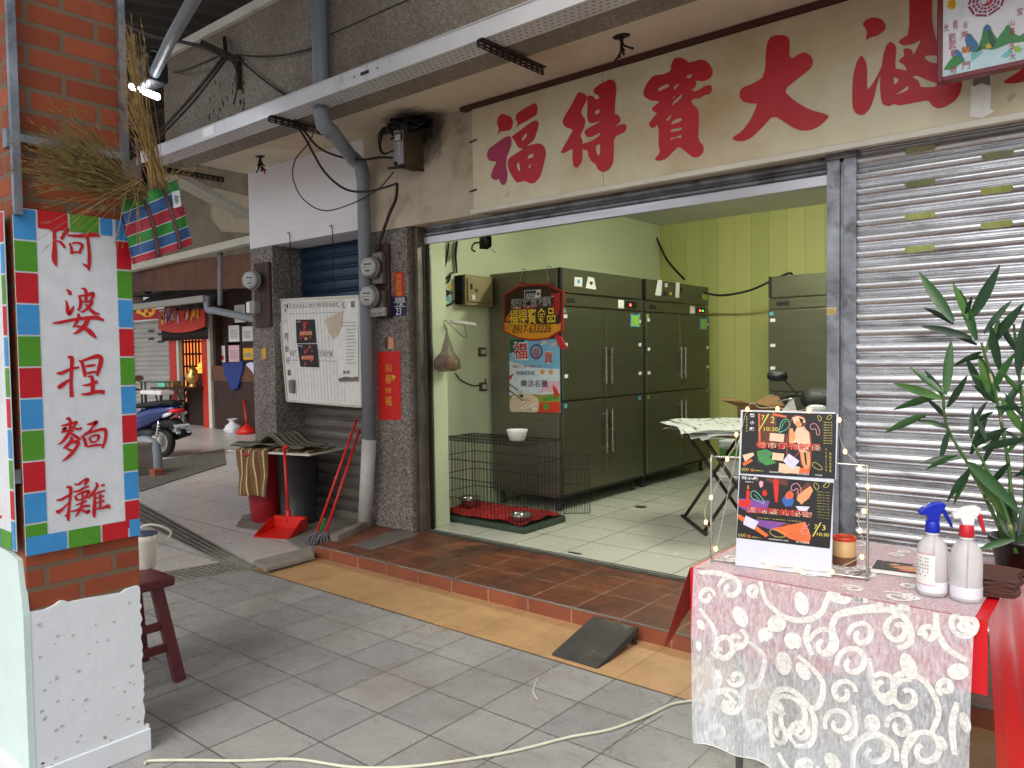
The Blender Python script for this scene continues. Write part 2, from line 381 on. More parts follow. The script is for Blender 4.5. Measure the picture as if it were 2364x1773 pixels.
# facade above the openings
fw = MB('stained_plaster'); fw.box(-.56, .70, -.10, .25, 2.46, 3.22); fw.box(.70, 6.3, -.10, .25, 2.475, 3.22); fw.obj('facade_wall', shop)
ww = MB('white_wall'); ww.box(-2.24, -.56, -.10, .25, 2.50, 3.22); ww.obj('facade_wall', shop, label='clean white wall above the narrow blue-lit shutter')
c1 = MB('pebble_column'); c1.box(-.52, -.07, -.10, .28, -.01, 2.46); c1.obj('column', shop, .006)
c2 = MB('pebble_column'); c2.box(-2.24, -1.88, -.10, .30, -.01, 2.50); c2.obj('column', shop, .006)
MB('pebble_column').box(-2.24, -.5, .30, .45, 0, 2.5).obj('reveal_wall', shop)
j = MB('jamb_metal'); j.box(-.07, -.015, -.04, .10, FL, 2.47); j.box(-.015, .0, .02, .09, FL, 2.47); j.box(-.075, -.05, -.055, -.04, FL, 2.47)
for k in range(9): j.ball((-.045, -.042, .3+k*.26), .008, 6)
j.obj('shutter_guide', shop)
MB('void').box(.0, .012, .03, .06, FL, 2.4).obj('guide_slot', shop)
# rolled-up shutter of the open bay
rs = MB('galvanised_plain')
prof = [(0.03, 2.475), (.02, 2.455), (.035, 2.435), (.06, 2.425), (.03, 2.42), (.02, 2.40), (.04, 2.385)]
rs.grid(lambda u, v: (.0+3.04*u, prof[min(int(round(v*6)), 6)][0], prof[min(int(round(v*6)), 6)][1]), 1, 6)
rsh = rs.obj('open_shutter', shop)
MB('aluminium').bevbox(.0, 3.04, .015, .055, 2.325, 2.383, .004).obj('bottom_rail', rsh)
# sill and door track
MB('threshold').box(-.36, 6.2, -.045, .0, FL-.06, FL+.004).obj('door_sill', shop)
th = MB('dark_grey'); th.box(-.1, 6.2, .0, .012, FL, FL+.003); th.box(-.1, 6.2, .03, .042, FL, FL+.003); th.obj('door_track', shop)
# mullion post
mp_ = MB('galvanised_plain'); mp_.bevbox(3.04, 3.105, -.035, .07, FL, 2.44, .003); mp_.bevbox(3.122, 3.186, -.035, .07, FL, 2.44, .003); mp_.box(3.105, 3.122, -.012, .07, FL, 2.43)
mp_.bevbox(3.035, 3.19, -.04, .07, 2.441, 2.474, .003)
post = mp_.obj('mullion_post', shop)
flat('brass_label', 186, 170, 110, .4)
text('makers_label', 'O O O\nOOOOO', PY(-.036), (3.047, 3.085, 1.652, 1.675), 'dark_grey', post, .002)
MB('brass_label').rect(PY(-.036), 3.042, 3.09, 1.645, 1.682, .001).obj('makers_plate', post)
# right roller shutter with see-through slots
SH = .0795
def slat_pt(t, z0):
    """t 0..1 from the slat's bottom to its top: a bulging face and a narrow groove"""
    if t < .72:
        a = t/.72; return (.0-.021*math.sin(math.pi*a)**.8, z0+SH*t)
    a = (t-.72)/.28; return (.0+.007*math.sin(math.pi*2*a), z0+SH*t)
TS = [0, .03, .08, .16, .26, .36, .46, .56, .64, .69, .72, .77, .82, .86, .9, .95, 1.0]
ms = MB('galvanised'); X0, X1 = 3.186, 6.0
slots = {}
for zc, xa, xb in ((2.294, 3.407, 3.540), (2.214+.0, 3.727, 3.855), (2.375, 3.73, 3.857), (2.135, 3.407, 3.540), (2.055, 3.727, 3.855), (1.975, 3.407, 3.540), (2.294+.16, 3.407, 3.54)):
    slots.setdefault(int((zc-FL)/SH), []).append((xa, xb))
ns = int((2.475-FL)/SH)+1
for i in range(ns):
    z0 = FL+i*SH
    if i not in slots:
        for ta, tb in zip(TS[:-1], TS[1:]):
            a, b_ = slat_pt(ta, z0), slat_pt(tb, z0)
            ms.add([(X0, a[0], a[1]), (X1, a[0], a[1]), (X1, b_[0], b_[1]), (X0, b_[0], b_[1])], [(0, 1, 2, 3)], True)
    else:
        tc, th_ = .36, .20; hh = th_*SH
        xs = [X0]
        for xa, xb in slots[i]:
            xs += [xa+hh*(1-math.cos(math.pi/2*k/6)) for k in range(7)]+[xb-hh*(1-math.cos(math.pi/2*k/6)) for k in range(6, -1, -1)]
        xs += [X1]
        def ho(x):
            for xa, xb in slots[i]:
                if xa <= x <= xb:
                    d = 0 if xa+hh <= x <= xb-hh else (xa+hh-x if x < xa+hh else x-(xb-hh))
                    return th_*math.sqrt(max(0, 1-(d/hh)**2))
            return 0
        for x0, x1 in zip(xs[:-1], xs[1:]):
            h0, h1 = ho(x0), ho(x1)
            for ta, tb in zip(TS[:-1], TS[1:]):
                if tb <= .16 or ta >= .56:
                    a, b_ = slat_pt(ta, z0), slat_pt(tb, z0)
                    ms.add([(x0, a[0], a[1]), (x1, a[0], a[1]), (x1, b_[0], b_[1]), (x0, b_[0], b_[1])], [(0, 1, 2, 3)], True)
            for lo in (True, False):
                for k in range(3):
                    def tt(h, q): return (.16+(tc-h-.16)*q/3) if lo else (tc+h+(.56-tc-h)*q/3)
                    q = [slat_pt(tt(h0, k), z0), slat_pt(tt(h1, k), z0), slat_pt(tt(h1, k+1), z0), slat_pt(tt(h0, k+1), z0)]
                    ms.add([(x0, *q[0]), (x1, *q[1]), (x1, *q[2]), (x0, *q[3])], [(0, 1, 2, 3)], True)
ms.obj('closed_shutter', shop)
# the neighbour's narrow shutter: blue light painted into upper slats, bare steel below
def slats(mb, x0, x1, y, z0, z1, sh, bul=.014):
    n = int(round((z1-z0)/sh)); sh = (z1-z0)/n
    pr = [(0, 0), (-bul*.7, .1), (-bul, .3), (-bul, .5), (-bul*.7, .72), (0, .8), (.006, .86), (0, .93)]
    zz = [(y+a, z0+(k+t)*sh) for k in range(n) for a, t in pr]+[(y, z1)]
    for a, b_ in zip(zz[:-1], zz[1:]): mb.add([(x0, *a), (x1, *a), (x1, *b_), (x0, *b_)], [(0, 1, 2, 3)], True)
    return mb
slats(MB('blue_lit_shutter'), -1.88, -.52, .22, 1.86, 2.5, .105).obj('narrow_shutter', shop)
slats(MB('grey_shutter'), -1.88, -.52, .22, 0.06, 1.86, .105).obj('narrow_shutter', shop)
MB('jamb_metal').box(-1.88, -1.80, .12, .20, 0.0, .62).obj('shutter_guide', shop)
MB('concrete').box(-1.88, -.5, .2, .3, -.01, .06).obj('shutter_sill', shop)
# soffit, parapet and upper wall
MB('soffit_plaster').box(-2.3, 6.3, -.66, .25, 3.221, 3.32).obj('soffit', shop)
uw = MB('pebble_wall'); uw.box(-2.3, 6.3, -.86, -.66, 3.17, 4.05); uw.obj('parapet_wall', shop)
MB('cream_paint').box(-2.33, 6.3, -.90, -.64, 4.051, 4.12).obj('coping', shop)
MB('stained_plaster').box(-2.24, 6.3, -.10, .2, 3.321, 4.0).obj('upper_wall', shop)
ul = MB('dark_grey'); ul.box(fY(712, 75, -.862).x, 6.3, -.864, -.859, fY(712, 75, -.862).z-.004, fY(712, 75, -.862).z+.004); ul.obj('wall_joint', shop)
# front step
pt = PZ(FL-.004)
st = MB('step_tile'); outline = [(-.335, -.82), (8, -.82), (8, -.045), (-.05, -.045), (-.07, -.10), (-.5, -.10), (-.52, -.12)]
st.shape(pt, [outline], 0)
stp = st.obj('front_step', shop)
r_ = MB('riser_tile'); r_.add([(-.335, -.82, 0), (8, -.82, 0), (8, -.82, FL-.004), (-.335, -.82, FL-.004)], [(0, 1, 2, 3)])
r_.mat('concrete').add([(-.335, -.82, 0), (-.335, -.82, FL-.004), (-.53, -.10, FL-.004), (-.53, -.10, 0)], [(0, 1, 2, 3)]); r_.obj('riser', stp)
eg = MB('concrete'); eg.box(-.30, 8, -.823, -.812, FL-.010, FL-.002); eg.obj('step_edge', stp)
cv = MB('dark_concrete'); a = [fZ(900, 1153, FL), fZ(868, 1132, FL)]
cv.shape(PZ(FL-.004), [[(fZ(*q, FL)[0], fZ(*q, FL)[1]) for q in ((762, 1178), (803, 1189), (905, 1153), (863, 1139))]], .002)
cv.obj('inspection_cover', stp)
# kerb stone along the step's left end
k_ = MB('concrete'); q0, q1 = fZ(722, 1168, FL), fZ(815, 1124, FL); k_.beam(V((q0[0], q0[1], .075)), V((q1[0], q1[1], .075)), .07, .12); k_.obj('kerb_stone', stp, .008)
# ================================================================ things on the facade
M('sign_cream', srgb(212, 204, 176), .55, var=.05, scale=2, dirt=[(srgb(166, 128, 72), .9, .45, .85), (srgb(120, 100, 74), 5, .66, .85)], speck=[(srgb(70, 60, 50), 40, .985)])
M('sign_red', srgb(186, 30, 44), .45, var=.12, scale=2)
M('sign_faded', srgb(166, 42, 84), .5, var=.1, scale=2)
flat('white', 232, 230, 226, .6); flat('paper_white', 226, 224, 220, .7); flat('ink', 30, 28, 30, .6); flat('red_paper', 200, 30, 26, .55); flat('gold', 206, 160, 60, .4)
ys = -.135; SP = PY(ys)
sign = thing('signboard', 'long cream shop signboard with large red brush characters above the open shutter', 'sign', (.65, ys, 2.49))
s = MB('sign_cream'); s.box(.66, 1.74, ys, -.105, 2.49, 3.185); s.box(1.743, 6.2, ys+.001, -.105, 2.49, 3.185); s.obj('board', sign)
s = MB('wood_rail'); s.box(.56, 6.2, ys-.02, -.105, 3.19, 3.218); s.obj('top_rail', sign)
s = MB('cream_paint'); s.box(.64, 6.2, ys-.012, -.105, 2.458, 2.487); s.mat('wood_rail').box(.66, 6.2, ys-.004, -.105, 2.4875, 2.4895); s.obj('bottom_rail', sign)
s = MB('rust_iron')
for x, y in ((1022, 305), (1022, 412)):
    s = MB('rust_iron'); q = fY(x, y, ys); s.tube([q+V((-.03, -.005, -.005)), q+V((.02, -.01, .0)), q+V((.035, -.008, .004))], .006, 6); s.obj('wire_tie', sign)
A = crop(1050, 0, 3.16); B = crop(1700, 0, 3.318)
def glyph(pieces, c, mat='sign_red'):
    mb = MB(mat)
    for k, p in enumerate(pieces):
        mb.cur = 0
        if isinstance(p, dict): mb.mat(p['m']); p = p['p']
        loops = [[SP.hit(x, y, c) for x, y in l] for l in p]
        sm = []
        for l in loops:      # soften the brush outline
            q = []
            for i in range(len(l)):
                a, b = V((*l[i], 0)), V((*l[(i+1) % len(l)], 0)); q += [tuple((a*.8+b*.2)[:2]), tuple((a*.2+b*.8)[:2])]
            sm.append(q)
        mb.shape(SP, sm, .0025, .002)
    return mb.obj('brush_character', sign)
glyph([[[(345, 828), (410, 850), (428, 890), (412, 945), (375, 955), (330, 960), (305, 995), (325, 945), (308, 900), (318, 850)]],
       {'m': 'sign_faded', 'p': [[(237, 1120), (245, 1090), (310, 1040), (380, 993), (412, 998), (415, 1050), (398, 1100), (378, 1150), (375, 1220), (385, 1260), (382, 1320), (360, 1355), (335, 1340), (322, 1300), (300, 1318), (268, 1300), (265, 1270), (285, 1220), (308, 1180), (255, 1175), (238, 1150)]]},
       {'m': 'sign_red', 'p': [[(585, 750), (605, 775), (600, 830), (580, 850), (520, 885), (470, 910), (445, 940), (462, 900), (443, 870), (450, 830), (520, 785)]]},
       [[(430, 985), (480, 950), (560, 890), (600, 875), (615, 905), (600, 960), (580, 1020), (540, 1055), (500, 1090), (460, 1075), (440, 1030), (415, 1000)], [(485, 1020), (520, 970), (530, 985), (500, 1030)]],
       [[(470, 1105), (540, 1060), (620, 1043), (655, 1070), (668, 1120), (650, 1200), (625, 1290), (580, 1340), (540, 1335), (510, 1320), (455, 1335), (420, 1290), (390, 1230), (385, 1180), (400, 1150)], [(535, 1135), (578, 1118), (570, 1150), (530, 1158)], [(535, 1222), (555, 1188), (553, 1228)], [(450, 1200), (470, 1180), (480, 1255), (462, 1240)]]], A)
glyph([[[(905, 670), (960, 690), (965, 730), (930, 790), (920, 830), (955, 870), (945, 930), (915, 990), (935, 1030), (930, 1180), (890, 1230), (865, 1210), (858, 1150), (862, 1080), (800, 1118), (772, 1115), (790, 1080), (835, 1000), (865, 945), (810, 930), (785, 895), (800, 850), (850, 770), (885, 700)]],
       [[(1130, 578), (1165, 590), (1180, 640), (1170, 740), (1165, 835), (1190, 838), (1208, 862), (1205, 895), (1160, 930), (1215, 905), (1245, 905), (1257, 925), (1240, 965), (1160, 1000), (1160, 1120), (1155, 1190), (1125, 1240), (1080, 1258), (1045, 1240), (1030, 1200), (1000, 1180), (975, 1140), (970, 1095), (935, 1090), (930, 1050), (1000, 1030), (1062, 985), (1060, 968), (1000, 1000), (965, 1000), (945, 970), (955, 945), (1030, 905), (1068, 880), (1000, 902), (975, 890), (965, 850), (970, 760), (965, 700), (1010, 700), (1025, 725), (1052, 722), (1056, 700), (1012, 680), (1015, 650), (1050, 620)], [(1023, 812), (1055, 794), (1058, 825), (1025, 838)], [(1025, 1070), (1060, 1045), (1062, 1130), (1040, 1135)]]], A)
glyph([[[(1580, 470), (1600, 425), (1650, 420), (1690, 440), (1705, 460), (1800, 433), (1850, 455), (1885, 520), (1870, 570), (1815, 595), (1750, 585), (1765, 605), (1755, 635), (1720, 660), (1760, 670), (1830, 625), (1870, 620), (1880, 650), (1865, 685), (1820, 695), (1785, 720), (1745, 720), (1725, 735), (1730, 755), (1780, 800), (1780, 900), (1775, 1020), (1815, 1060), (1815, 1110), (1780, 1145), (1740, 1150), (1700, 1120), (1635, 1065), (1590, 1110), (1540, 1160), (1490, 1175), (1455, 1165), (1500, 1110), (1485, 1060), (1490, 960), (1480, 905), (1445, 940), (1412, 910), (1440, 870), (1480, 820), (1445, 815), (1440, 785), (1500, 740), (1430, 735), (1380, 705), (1375, 670), (1400, 610), (1450, 550), (1520, 545), (1575, 520)],
        [(1480, 670), (1490, 640), (1555, 610), (1570, 630), (1520, 652)], [(1595, 632), (1645, 603), (1605, 662)], [(1575, 780), (1600, 735), (1640, 700), (1668, 678), (1645, 725)], [(1538, 880), (1560, 850), (1592, 828), (1560, 880)], [(1570, 912), (1600, 872), (1658, 858), (1655, 885)], [(1570, 965), (1575, 945), (1657, 928), (1655, 950)], [(1570, 1028), (1577, 1005), (1620, 998), (1655, 980), (1656, 1008), (1610, 1005)], [(1685, 552), (1742, 538), (1708, 582)], [(1575, 712), (1595, 712), (1612, 690), (1600, 720)]]], A)
glyph([[[(230, 340), (270, 272), (370, 270), (410, 295), (405, 460), (510, 398), (560, 415), (590, 465), (575, 520), (500, 580), (360, 690), (440, 770), (560, 840), (690, 875), (712, 895), (640, 965), (560, 1000), (490, 1000), (420, 970), (285, 880), (200, 975), (110, 1060), (50, 1083), (0, 1080), (-38, 1058), (40, 1010), (110, 920), (165, 790), (120, 795), (50, 780), (22, 735), (30, 690), (60, 665), (120, 645), (218, 585)]]], B)
glyph([[[(1050, 132), (1110, 145), (1145, 190), (1140, 230), (1080, 275), (1030, 285), (990, 312), (1000, 270), (1000, 235), (965, 185), (990, 155)]],
       [[(958, 418), (1003, 490), (1000, 695), (1040, 650), (1080, 580), (1115, 510), (1125, 420), (1150, 345), (1180, 317), (1225, 350), (1222, 430), (1215, 530), (1260, 530), (1310, 545), (1290, 500), (1245, 475), (1250, 455), (1290, 430), (1275, 380), (1310, 367), (1345, 385), (1355, 430), (1420, 300), (1350, 340), (1280, 350), (1240, 325), (1260, 300), (1325, 265), (1325, -60), (1500, -60), (1500, 200), (1560, 400), (1640, 480), (1720, 600), (1730, 650), (1715, 710), (1680, 770), (1600, 820), (1540, 832), (1500, 810), (1470, 765), (1370, 785), (1250, 808), (1205, 795), (1170, 815), (1120, 800), (1105, 740), (1100, 640), (1105, 560), (1080, 640), (1060, 730), (1030, 820), (990, 870), (955, 885), (910, 865), (890, 820), (888, 700), (895, 580), (920, 480)],
        [(1205, 585), (1252, 615), (1208, 655)], [(1270, 690), (1320, 652), (1318, 692), (1210, 732)], [(1345, 590), (1380, 575), (1450, 610), (1540, 640), (1525, 668), (1410, 670), (1400, 620)], [(1438, 440), (1460, 422), (1560, 430), (1560, 490), (1480, 478)]]], B)
glyph([[[(2035, 635), (2100, 590), (2150, 560), (2220, 500), (2420, 420), (2420, 560), (2220, 620), (2130, 640)]]], B)
q = [SP.hit(x, y, B) for x, y in ((1800, 660), (1945, 560), (1960, 560), (1945, 830), (1975, 850), (1890, 905), (1790, 895))]
MB('white').shape(SP, [q], .0015).obj('peeling_tape', sign)
MB('concrete').px(SP, [[(1812, 590), (1945, 565), (1948, 660), (1880, 640), (1815, 665)]], B, .004).obj('torn_tape', sign)
# framed bagua plaque
M('plaque_glass', srgb(226, 228, 236), .12, var=.06, scale=7, dirt=(srgb(176, 180, 196), 9, .55, .8))
M('frame_red', srgb(112, 18, 34), .3, var=.1, scale=6)
for nme, cc in (('pq_green', (52, 140, 70)), ('pq_blue', (58, 116, 170)), ('pq_teal', (120, 196, 196)), ('pq_purple', (146, 30, 92)), ('pq_yellow', (226, 190, 30)), ('pq_red', (178, 40, 60)), ('pq_lime', (150, 196, 60)), ('pq_dark', (34, 92, 70)), ('pq_water', (196, 226, 232))): flat(nme, *cc, rough=.3)
yp = -.33; BP = PY(yp); C5 = crop(2150, 0, 8.294)
tl = BP.hit(215, 1475, C5); x0 = tl[0]; ce = BP.hit(1060, 10, C5); x1 = 2*ce[0]-x0; z0 = tl[1]; z1 = min(z0+(x1-x0)*1.12, 3.2)
plq = thing('framed_plaque', 'red framed mirror plaque with octagon trigram wheel over painted mountains', 'plaque', (x0, yp, z0))
fm = MB('frame_red'); t_ = .022
for a0, a1, b0, b1 in ((x0-t_, x0, z0-t_, z1), (x1, x1+t_, z0-t_, z1), (x0, x1, z0-t_, z0), (x0, x1, z1-t_, z1)): fm.bevbox(a0, a1, yp-.006, yp+.05, b0, b1, .004)
fm.obj('frame', plq)
MB('plaque_glass').box(x0, x1, yp+.002, yp+.04, z0, z1-t_).obj('mirror_panel', plq)
ar = MB('pq_purple'); cu, cv_ = ce[0], ce[1]+.003; rad = abs(BP.hit(1440, 60, C5)[0]-cu)
for k in range(8):
    am = math.pi*2*(k+.5)/8+R(4)
    for ring, rr in enumerate((1.0, .78, .58)):
        broken = (k*3+ring*5) % 3 != 0
        def P_(r, a): return (cu+r*math.cos(a)/math.cos(math.pi/8), cv_+r*math.sin(a)/math.cos(math.pi/8))
        segs = [(-.36, -.04), (.04, .36)] if broken else [(-.36, .36)]
        for sa, sb in segs:
            r0, r1 = rad*rr*.93, rad*(rr-.13)*.93
            def edge(r, q): # straight side of the octagon
                a, b = V((r*math.cos(am-math.pi/8)/math.cos(math.pi/8), r*math.sin(am-math.pi/8)/math.cos(math.pi/8))), V((r*math.cos(am+math.pi/8)/math.cos(math.pi/8), r*math.sin(am+math.pi/8)/math.cos(math.pi/8)))
                p = a.lerp(b, .5+q*1.2); return (cu+p.x, cv_+p.y)
            ar.shape(BP, [[edge(r0, sa), edge(r0, sb), edge(r1, sb), edge(r1, sa)]], .0)
ar.mat('pq_red')
rr = rad*.34
def arc(c0, c1, r, a0, a1, n=12): return [(c0+r*math.cos(a0+(a1-a0)*i/n), c1+r*math.sin(a0+(a1-a0)*i/n)) for i in range(n+1)]
ar.shape(BP, [arc(cu, cv_, rr, -math.pi*.9, math.pi*.1, 20)+arc(cu+rr/2*math.cos(math.pi*.1), cv_+rr/2*math.sin(math.pi*.1), rr/2, math.pi*.1, math.pi*1.1)+arc(cu-rr/2*math.cos(math.pi*.1), cv_-rr/2*math.sin(math.pi*.1), rr/2, math.pi*.1, -math.pi*.9)], .0005)
ar.shape(BP, [arc(cu, cv_, rr*1.06, 0, 2*math.pi, 28)[:-1], arc(cu, cv_, rr, 0, 2*math.pi, 28)[:-1]], .0004)
ar.mat('white').shape(BP, [arc(cu+.3*rr, cv_-.35*rr, rr*.14, 0, 6.0)], .001)
ar.obj('trigram_wheel', plq)
mt_ = MB('pq_water'); mt_.px(BP, [[(225, 1360), (500, 1200), (760, 1010), (1000, 960), (1500, 900), (2400, 700), (2400, 1120), (230, 1470)]], C5, -.0012)
mt_.mat('pq_teal').px(BP, [[(760, 1010), (1000, 980), (900, 1080), (760, 1190)]], C5, -.0006).px(BP, [[(1320, 1080), (1500, 930), (1560, 1010), (1440, 1110)]], C5, -.0006)
mt_.mat('pq_blue').px(BP, [[(640, 760), (700, 640), (760, 650), (900, 840), (900, 960), (700, 1000)]], C5, -.0004).px(BP, [[(440, 1000), (480, 935), (560, 990), (640, 1150), (520, 1170)]], C5, -.0004)
mt_.mat('pq_green').px(BP, [[(760, 1020), (900, 900), (960, 720), (1000, 520), (1070, 455), (1130, 500), (1190, 640), (1260, 740), (1380, 580), (1450, 475), (1500, 500), (1590, 640), (1680, 690), (2000, 500), (2400, 600), (2400, 720), (1500, 830), (1200, 950), (1000, 940)]], C5, -.0002)
mt_.px(BP, [[(235, 1340), (330, 1180), (440, 1060), (560, 1090), (640, 1170), (500, 1260), (420, 1330)]], C5, .0)
mt_.mat('pq_blue').px(BP, [[(1000, 540), (1070, 458), (1125, 505), (1150, 600), (1080, 560), (1040, 640)]], C5, .0002)
mt_.mat('pq_dark').px(BP, [[(1080, 560), (1150, 600), (1230, 800), (1180, 920), (1100, 780)]], C5, .0004).px(BP, [[(900, 900), (980, 860), (960, 960), (850, 1000)]], C5, .0004)
mt_.mat('pq_lime').px(BP, [[(1570, 900), (1650, 870), (1740, 930), (1700, 1000), (1600, 1000)]], C5, .0004)
mt_.mat('pq_yellow').px(BP, [[(1040, 880), (1090, 820), (1150, 880), (1140, 920), (1060, 930)]], C5, .0006).px(BP, [[(575, 960), (620, 900), (740, 890), (745, 970), (640, 1020)]], C5, .0006).px(BP, [[(290, 120), (300, 20), (380, -20), (470, 20), (480, 120), (400, 190), (330, 170)]], C5, .0006)
mt_.obj('painted_mountains', plq)
for s_, bx in (('明', ((420, 400), (500, 560))), ('光', ((240, 460), (330, 590))), ('月', ((330, 30), (440, 150))), ('劉', ((330, 650), (460, 770))), ('武', ((330, 800), (480, 920))), ('雇', ((370, 950), (460, 1070))), ('財', ((360, 1270), (490, 1390))),
               ('名', ((610, 420), (690, 530))), ('海', ((560, 610), (700, 710))), ('納', ((580, 890), (740, 1000))), ('門', ((600, 1200), (740, 1310))), ('山', ((1480, 400), (1600, 480))), ('高', ((1500, 540), (1600, 670))), ('手', ((1490, 840), (1600, 980))), ('大', ((1490, 1030), (1620, 1130))), ('宝', ((1640, 160), (1750, 270)))):
    text('lettering', s_, BP, pbox(BP, *bx, C5), 'pq_red', plq, .0012)
# grey downpipe: down the parapet, stepped back under the soffit, down the column
dp = thing('downpipe', 'grey plastic downpipe stepping back under the soffit beside the meters', 'pipe', (-.79, -.17, 0))
xb = -.735; yb = -.19
xt = fY(690, 60, -.93)[0]
pts = [(xt, -.93, 4.2), (xt, -.93, 3.16), (xt, -.93, 3.03)]
p1 = fY(692, 285, -.9); p2 = fY(783, 352, yb)
pth = [V((xt, -.93, 4.3)), V((xt, -.93, p1.z+.12)), V((xt+.005, -.915, p1.z+.03)), V((xt+.03, -.86, p1.z-.02)), V((p2.x-.02, yb-.09, p2.z+.03)), V((p2.x, yb-.02, p2.z-.02)), V((p2.x+.005, yb, p2.z-.10)), V((p2.x+.01, yb, .78))]
MB('pvc_grey').tube(pth, .052, 20).obj('pipe', dp)
pc = MB('pvc_grey')
for a, b_ in ((1, 3), (4, 6)):
    MB('pvc_grey').tube([pth[a]+V((0, 0, .02)), pth[a], pth[a+1], pth[a+2]][:4] if a == 1 else [pth[4], pth[5], pth[6], pth[6]-V((0, 0, .03))], .058, 20).obj('elbow', dp)
q = fY(786, 1116, yb)
MB('pvc_pale').tube([V((p2.x+.01, yb, .80)), V((q.x, yb, .012))], .058, 20).obj('lower_pipe', dp)
# perforated cable trays on slotted brackets
M('tray_paint', srgb(206, 206, 208), .4, .25, .06, 3, dirt=(srgb(120, 116, 112), 4, .64, .85))
M('tray_hole', srgb(58, 50, 46), .9)
tray = thing('cable_tray', 'long pale perforated steel cable tray hung in front of the parapet wall', 'cable tray', (0, -.96, 3.16))
ty0, ty1, tz = -1.045, -.885, 3.155
L0, L1 = -2.45, 6
for xa, xb_ in ((L0, .62), (.624, L1)):
    t = MB('tray_paint'); t.box(xa, xb_, ty0, ty0+.004, tz, tz+.095); t.box(xa, xb_, ty0+.004, ty1, tz, tz+.003); t.box(xa, xb_, ty1, ty1+.004, tz, tz+.06)
    t.box(xa, xb_, ty0-.006, ty0, tz+.095, tz+.1)
    if xa > 0: t.obj('tray_section', tray)
    else: h = t.mat('tray_hole')
PB = Plane((0, 0, tz), (1, 0, 0), (0, -1, 0)); n = 0
for i in range(int((3.0-L0)/.042)):
    for r in range(4):
        x = L0+.03+i*.042+(.021 if r % 2 else 0); yy = ty0+.03+r*.034
        h.rect(PB, x, x+.02, -yy-.003, -yy+.003, .0015)
h.obj('tray_section', tray)
jt = MB('rust_iron'); PF = PY(ty0)
for x in (.50, .72): jt.rect(PF, x-.006, x+.006, tz+.045, tz+.057, .003)
jt.rect(PF, .56, .64, tz+.042, tz+.062, .003); jt.obj('joint_slot', tray)
MB('white').rect(PF, -1.33, -1.16, tz+.02, tz+.085, .002).obj('paper_label', tray)
def bracket(p, q, parent=None):
    p, q = V(p), V(q); mb = MB('rust_iron'); d = (q-p); L = d.length; d.normalize(); sd = d.cross(V((0, 0, 1))).normalized()
    k = int(L/.05); 
    mb.beam(p+sd*.002, q+sd*.002, .004, .012); mb.beam(p+V((0, 0, .016))+sd*.002, q+V((0, 0, .016))+sd*.002, .004, .008); mb.beam(p+V((0, 0, -.016))+sd*.002, q+V((0, 0, -.016))+sd*.002, .004, .008)
    mb.beam(p+V((0, 0, .022))+sd*.016, q+V((0, 0, .022))+sd*.016, .034, .004)
    for i in range(k+1): c_ = p+d*(i*L/k); mb.beam(c_-d*.009+sd*.002, c_+d*.009+sd*.002, .0045, .034)
    return mb.obj('slotted_bracket', parent)
zb = tz-.026
for (xa, ya), (xq, yq) in (((560, 252), (705, 280)), ((1006, 82), (1157, 137))):
    a = fZ(xa, ya, zb); b_ = fZ(xq, yq, zb); bracket((a.x, -1.06, zb), (a.x+.01, max(b_.y, -.5), zb), tray)
bracket((-2.36, -1.05, zb), (-2.34, -.3, zb), tray)
t2 = thing('cable_tray', 'second perforated cable tray running off below the pale wall corner at left', 'cable tray', (-2.5, -.9, 3.1))
a, b_ = V((-2.42, -.80, 3.10)), V((-3.6, .75, 3.05))
dd = (b_-a).normalized(); sdv = dd.cross(V((0, 0, 1))).normalized()
t = MB('cream_paint'); t.beam(a, b_, .17, .004); t.beam(a+sdv*.085+V((0, 0, .03)), b_+sdv*.085+V((0, 0, .03)), .004, .064); t.beam(a-sdv*.085+V((0, 0, .03)), b_-sdv*.085+V((0, 0, .03)), .004, .064); h = t.mat('tray_hole'); PB2 = Plane(a-V((0, 0, .0025)), dd, -sdv*1.0 if dd.cross(-sdv).z < 0 else sdv)
for i in range(40):
    for r in range(4): h.rect(PB2, .03+i*.045+(.022 if r % 2 else 0), .05+i*.045+(.022 if r % 2 else 0), -.053+r*.034, -.046+r*.034, .001)
h.obj('tray_section', t2)
# electrical switch box under the soffit with a burnt knot of wires
M('box_paint', srgb(176, 178, 190), .45, .3, .12, 5, dirt=[(srgb(60, 54, 50), 8, .62, .72)])
M('box_side', srgb(96, 84, 66), .6, .2, .2, 5)
yw = -.101
ebx = fY(850, 330, -.30); ez0, ez1 = 2.86, 3.13
eb = thing('switch_box', 'dented grey electrical box under the soffit with a burnt knot of wires', 'electrical box', (ebx.x+.05, -.2, ez0))
x0_, x1_ = ebx.x+.005, ebx.x+.115
s = MB('box_side'); s.bevbox(x0_, x1_, -.30, yw, ez0, ez1, .004); s.obj('housing', eb)
FP = PY(-.3)
MB('box_paint').rect(FP, x0_+.006, x1_-.006, ez0+.01, ez1-.005, .004, .003).obj('cover', eb)
l_ = MB('black'); l_.rect(FP, x0_+.016, x1_-.012, ez1-.09, ez1-.03, .006, .002); l_.mat('plaque_glass').rect(FP, x0_+.024, x1_-.030, ez1-.085, ez1-.04, .008, .002); l_.obj('window', eb)
MB('white').ribbon(smooth([FP.pt(x0_+.04, ez0+.16, .006), FP.pt(x0_+.06, ez0+.17, .006), FP.pt(x0_+.068, ez0+.145, .006), FP.pt(x0_+.058, ez0+.12, .006), FP.pt(x0_+.062, ez0+.09, .006), FP.pt(x0_+.07, ez0+.075, .006)], 5), .008, FP.n).obj('chalk_mark', eb)
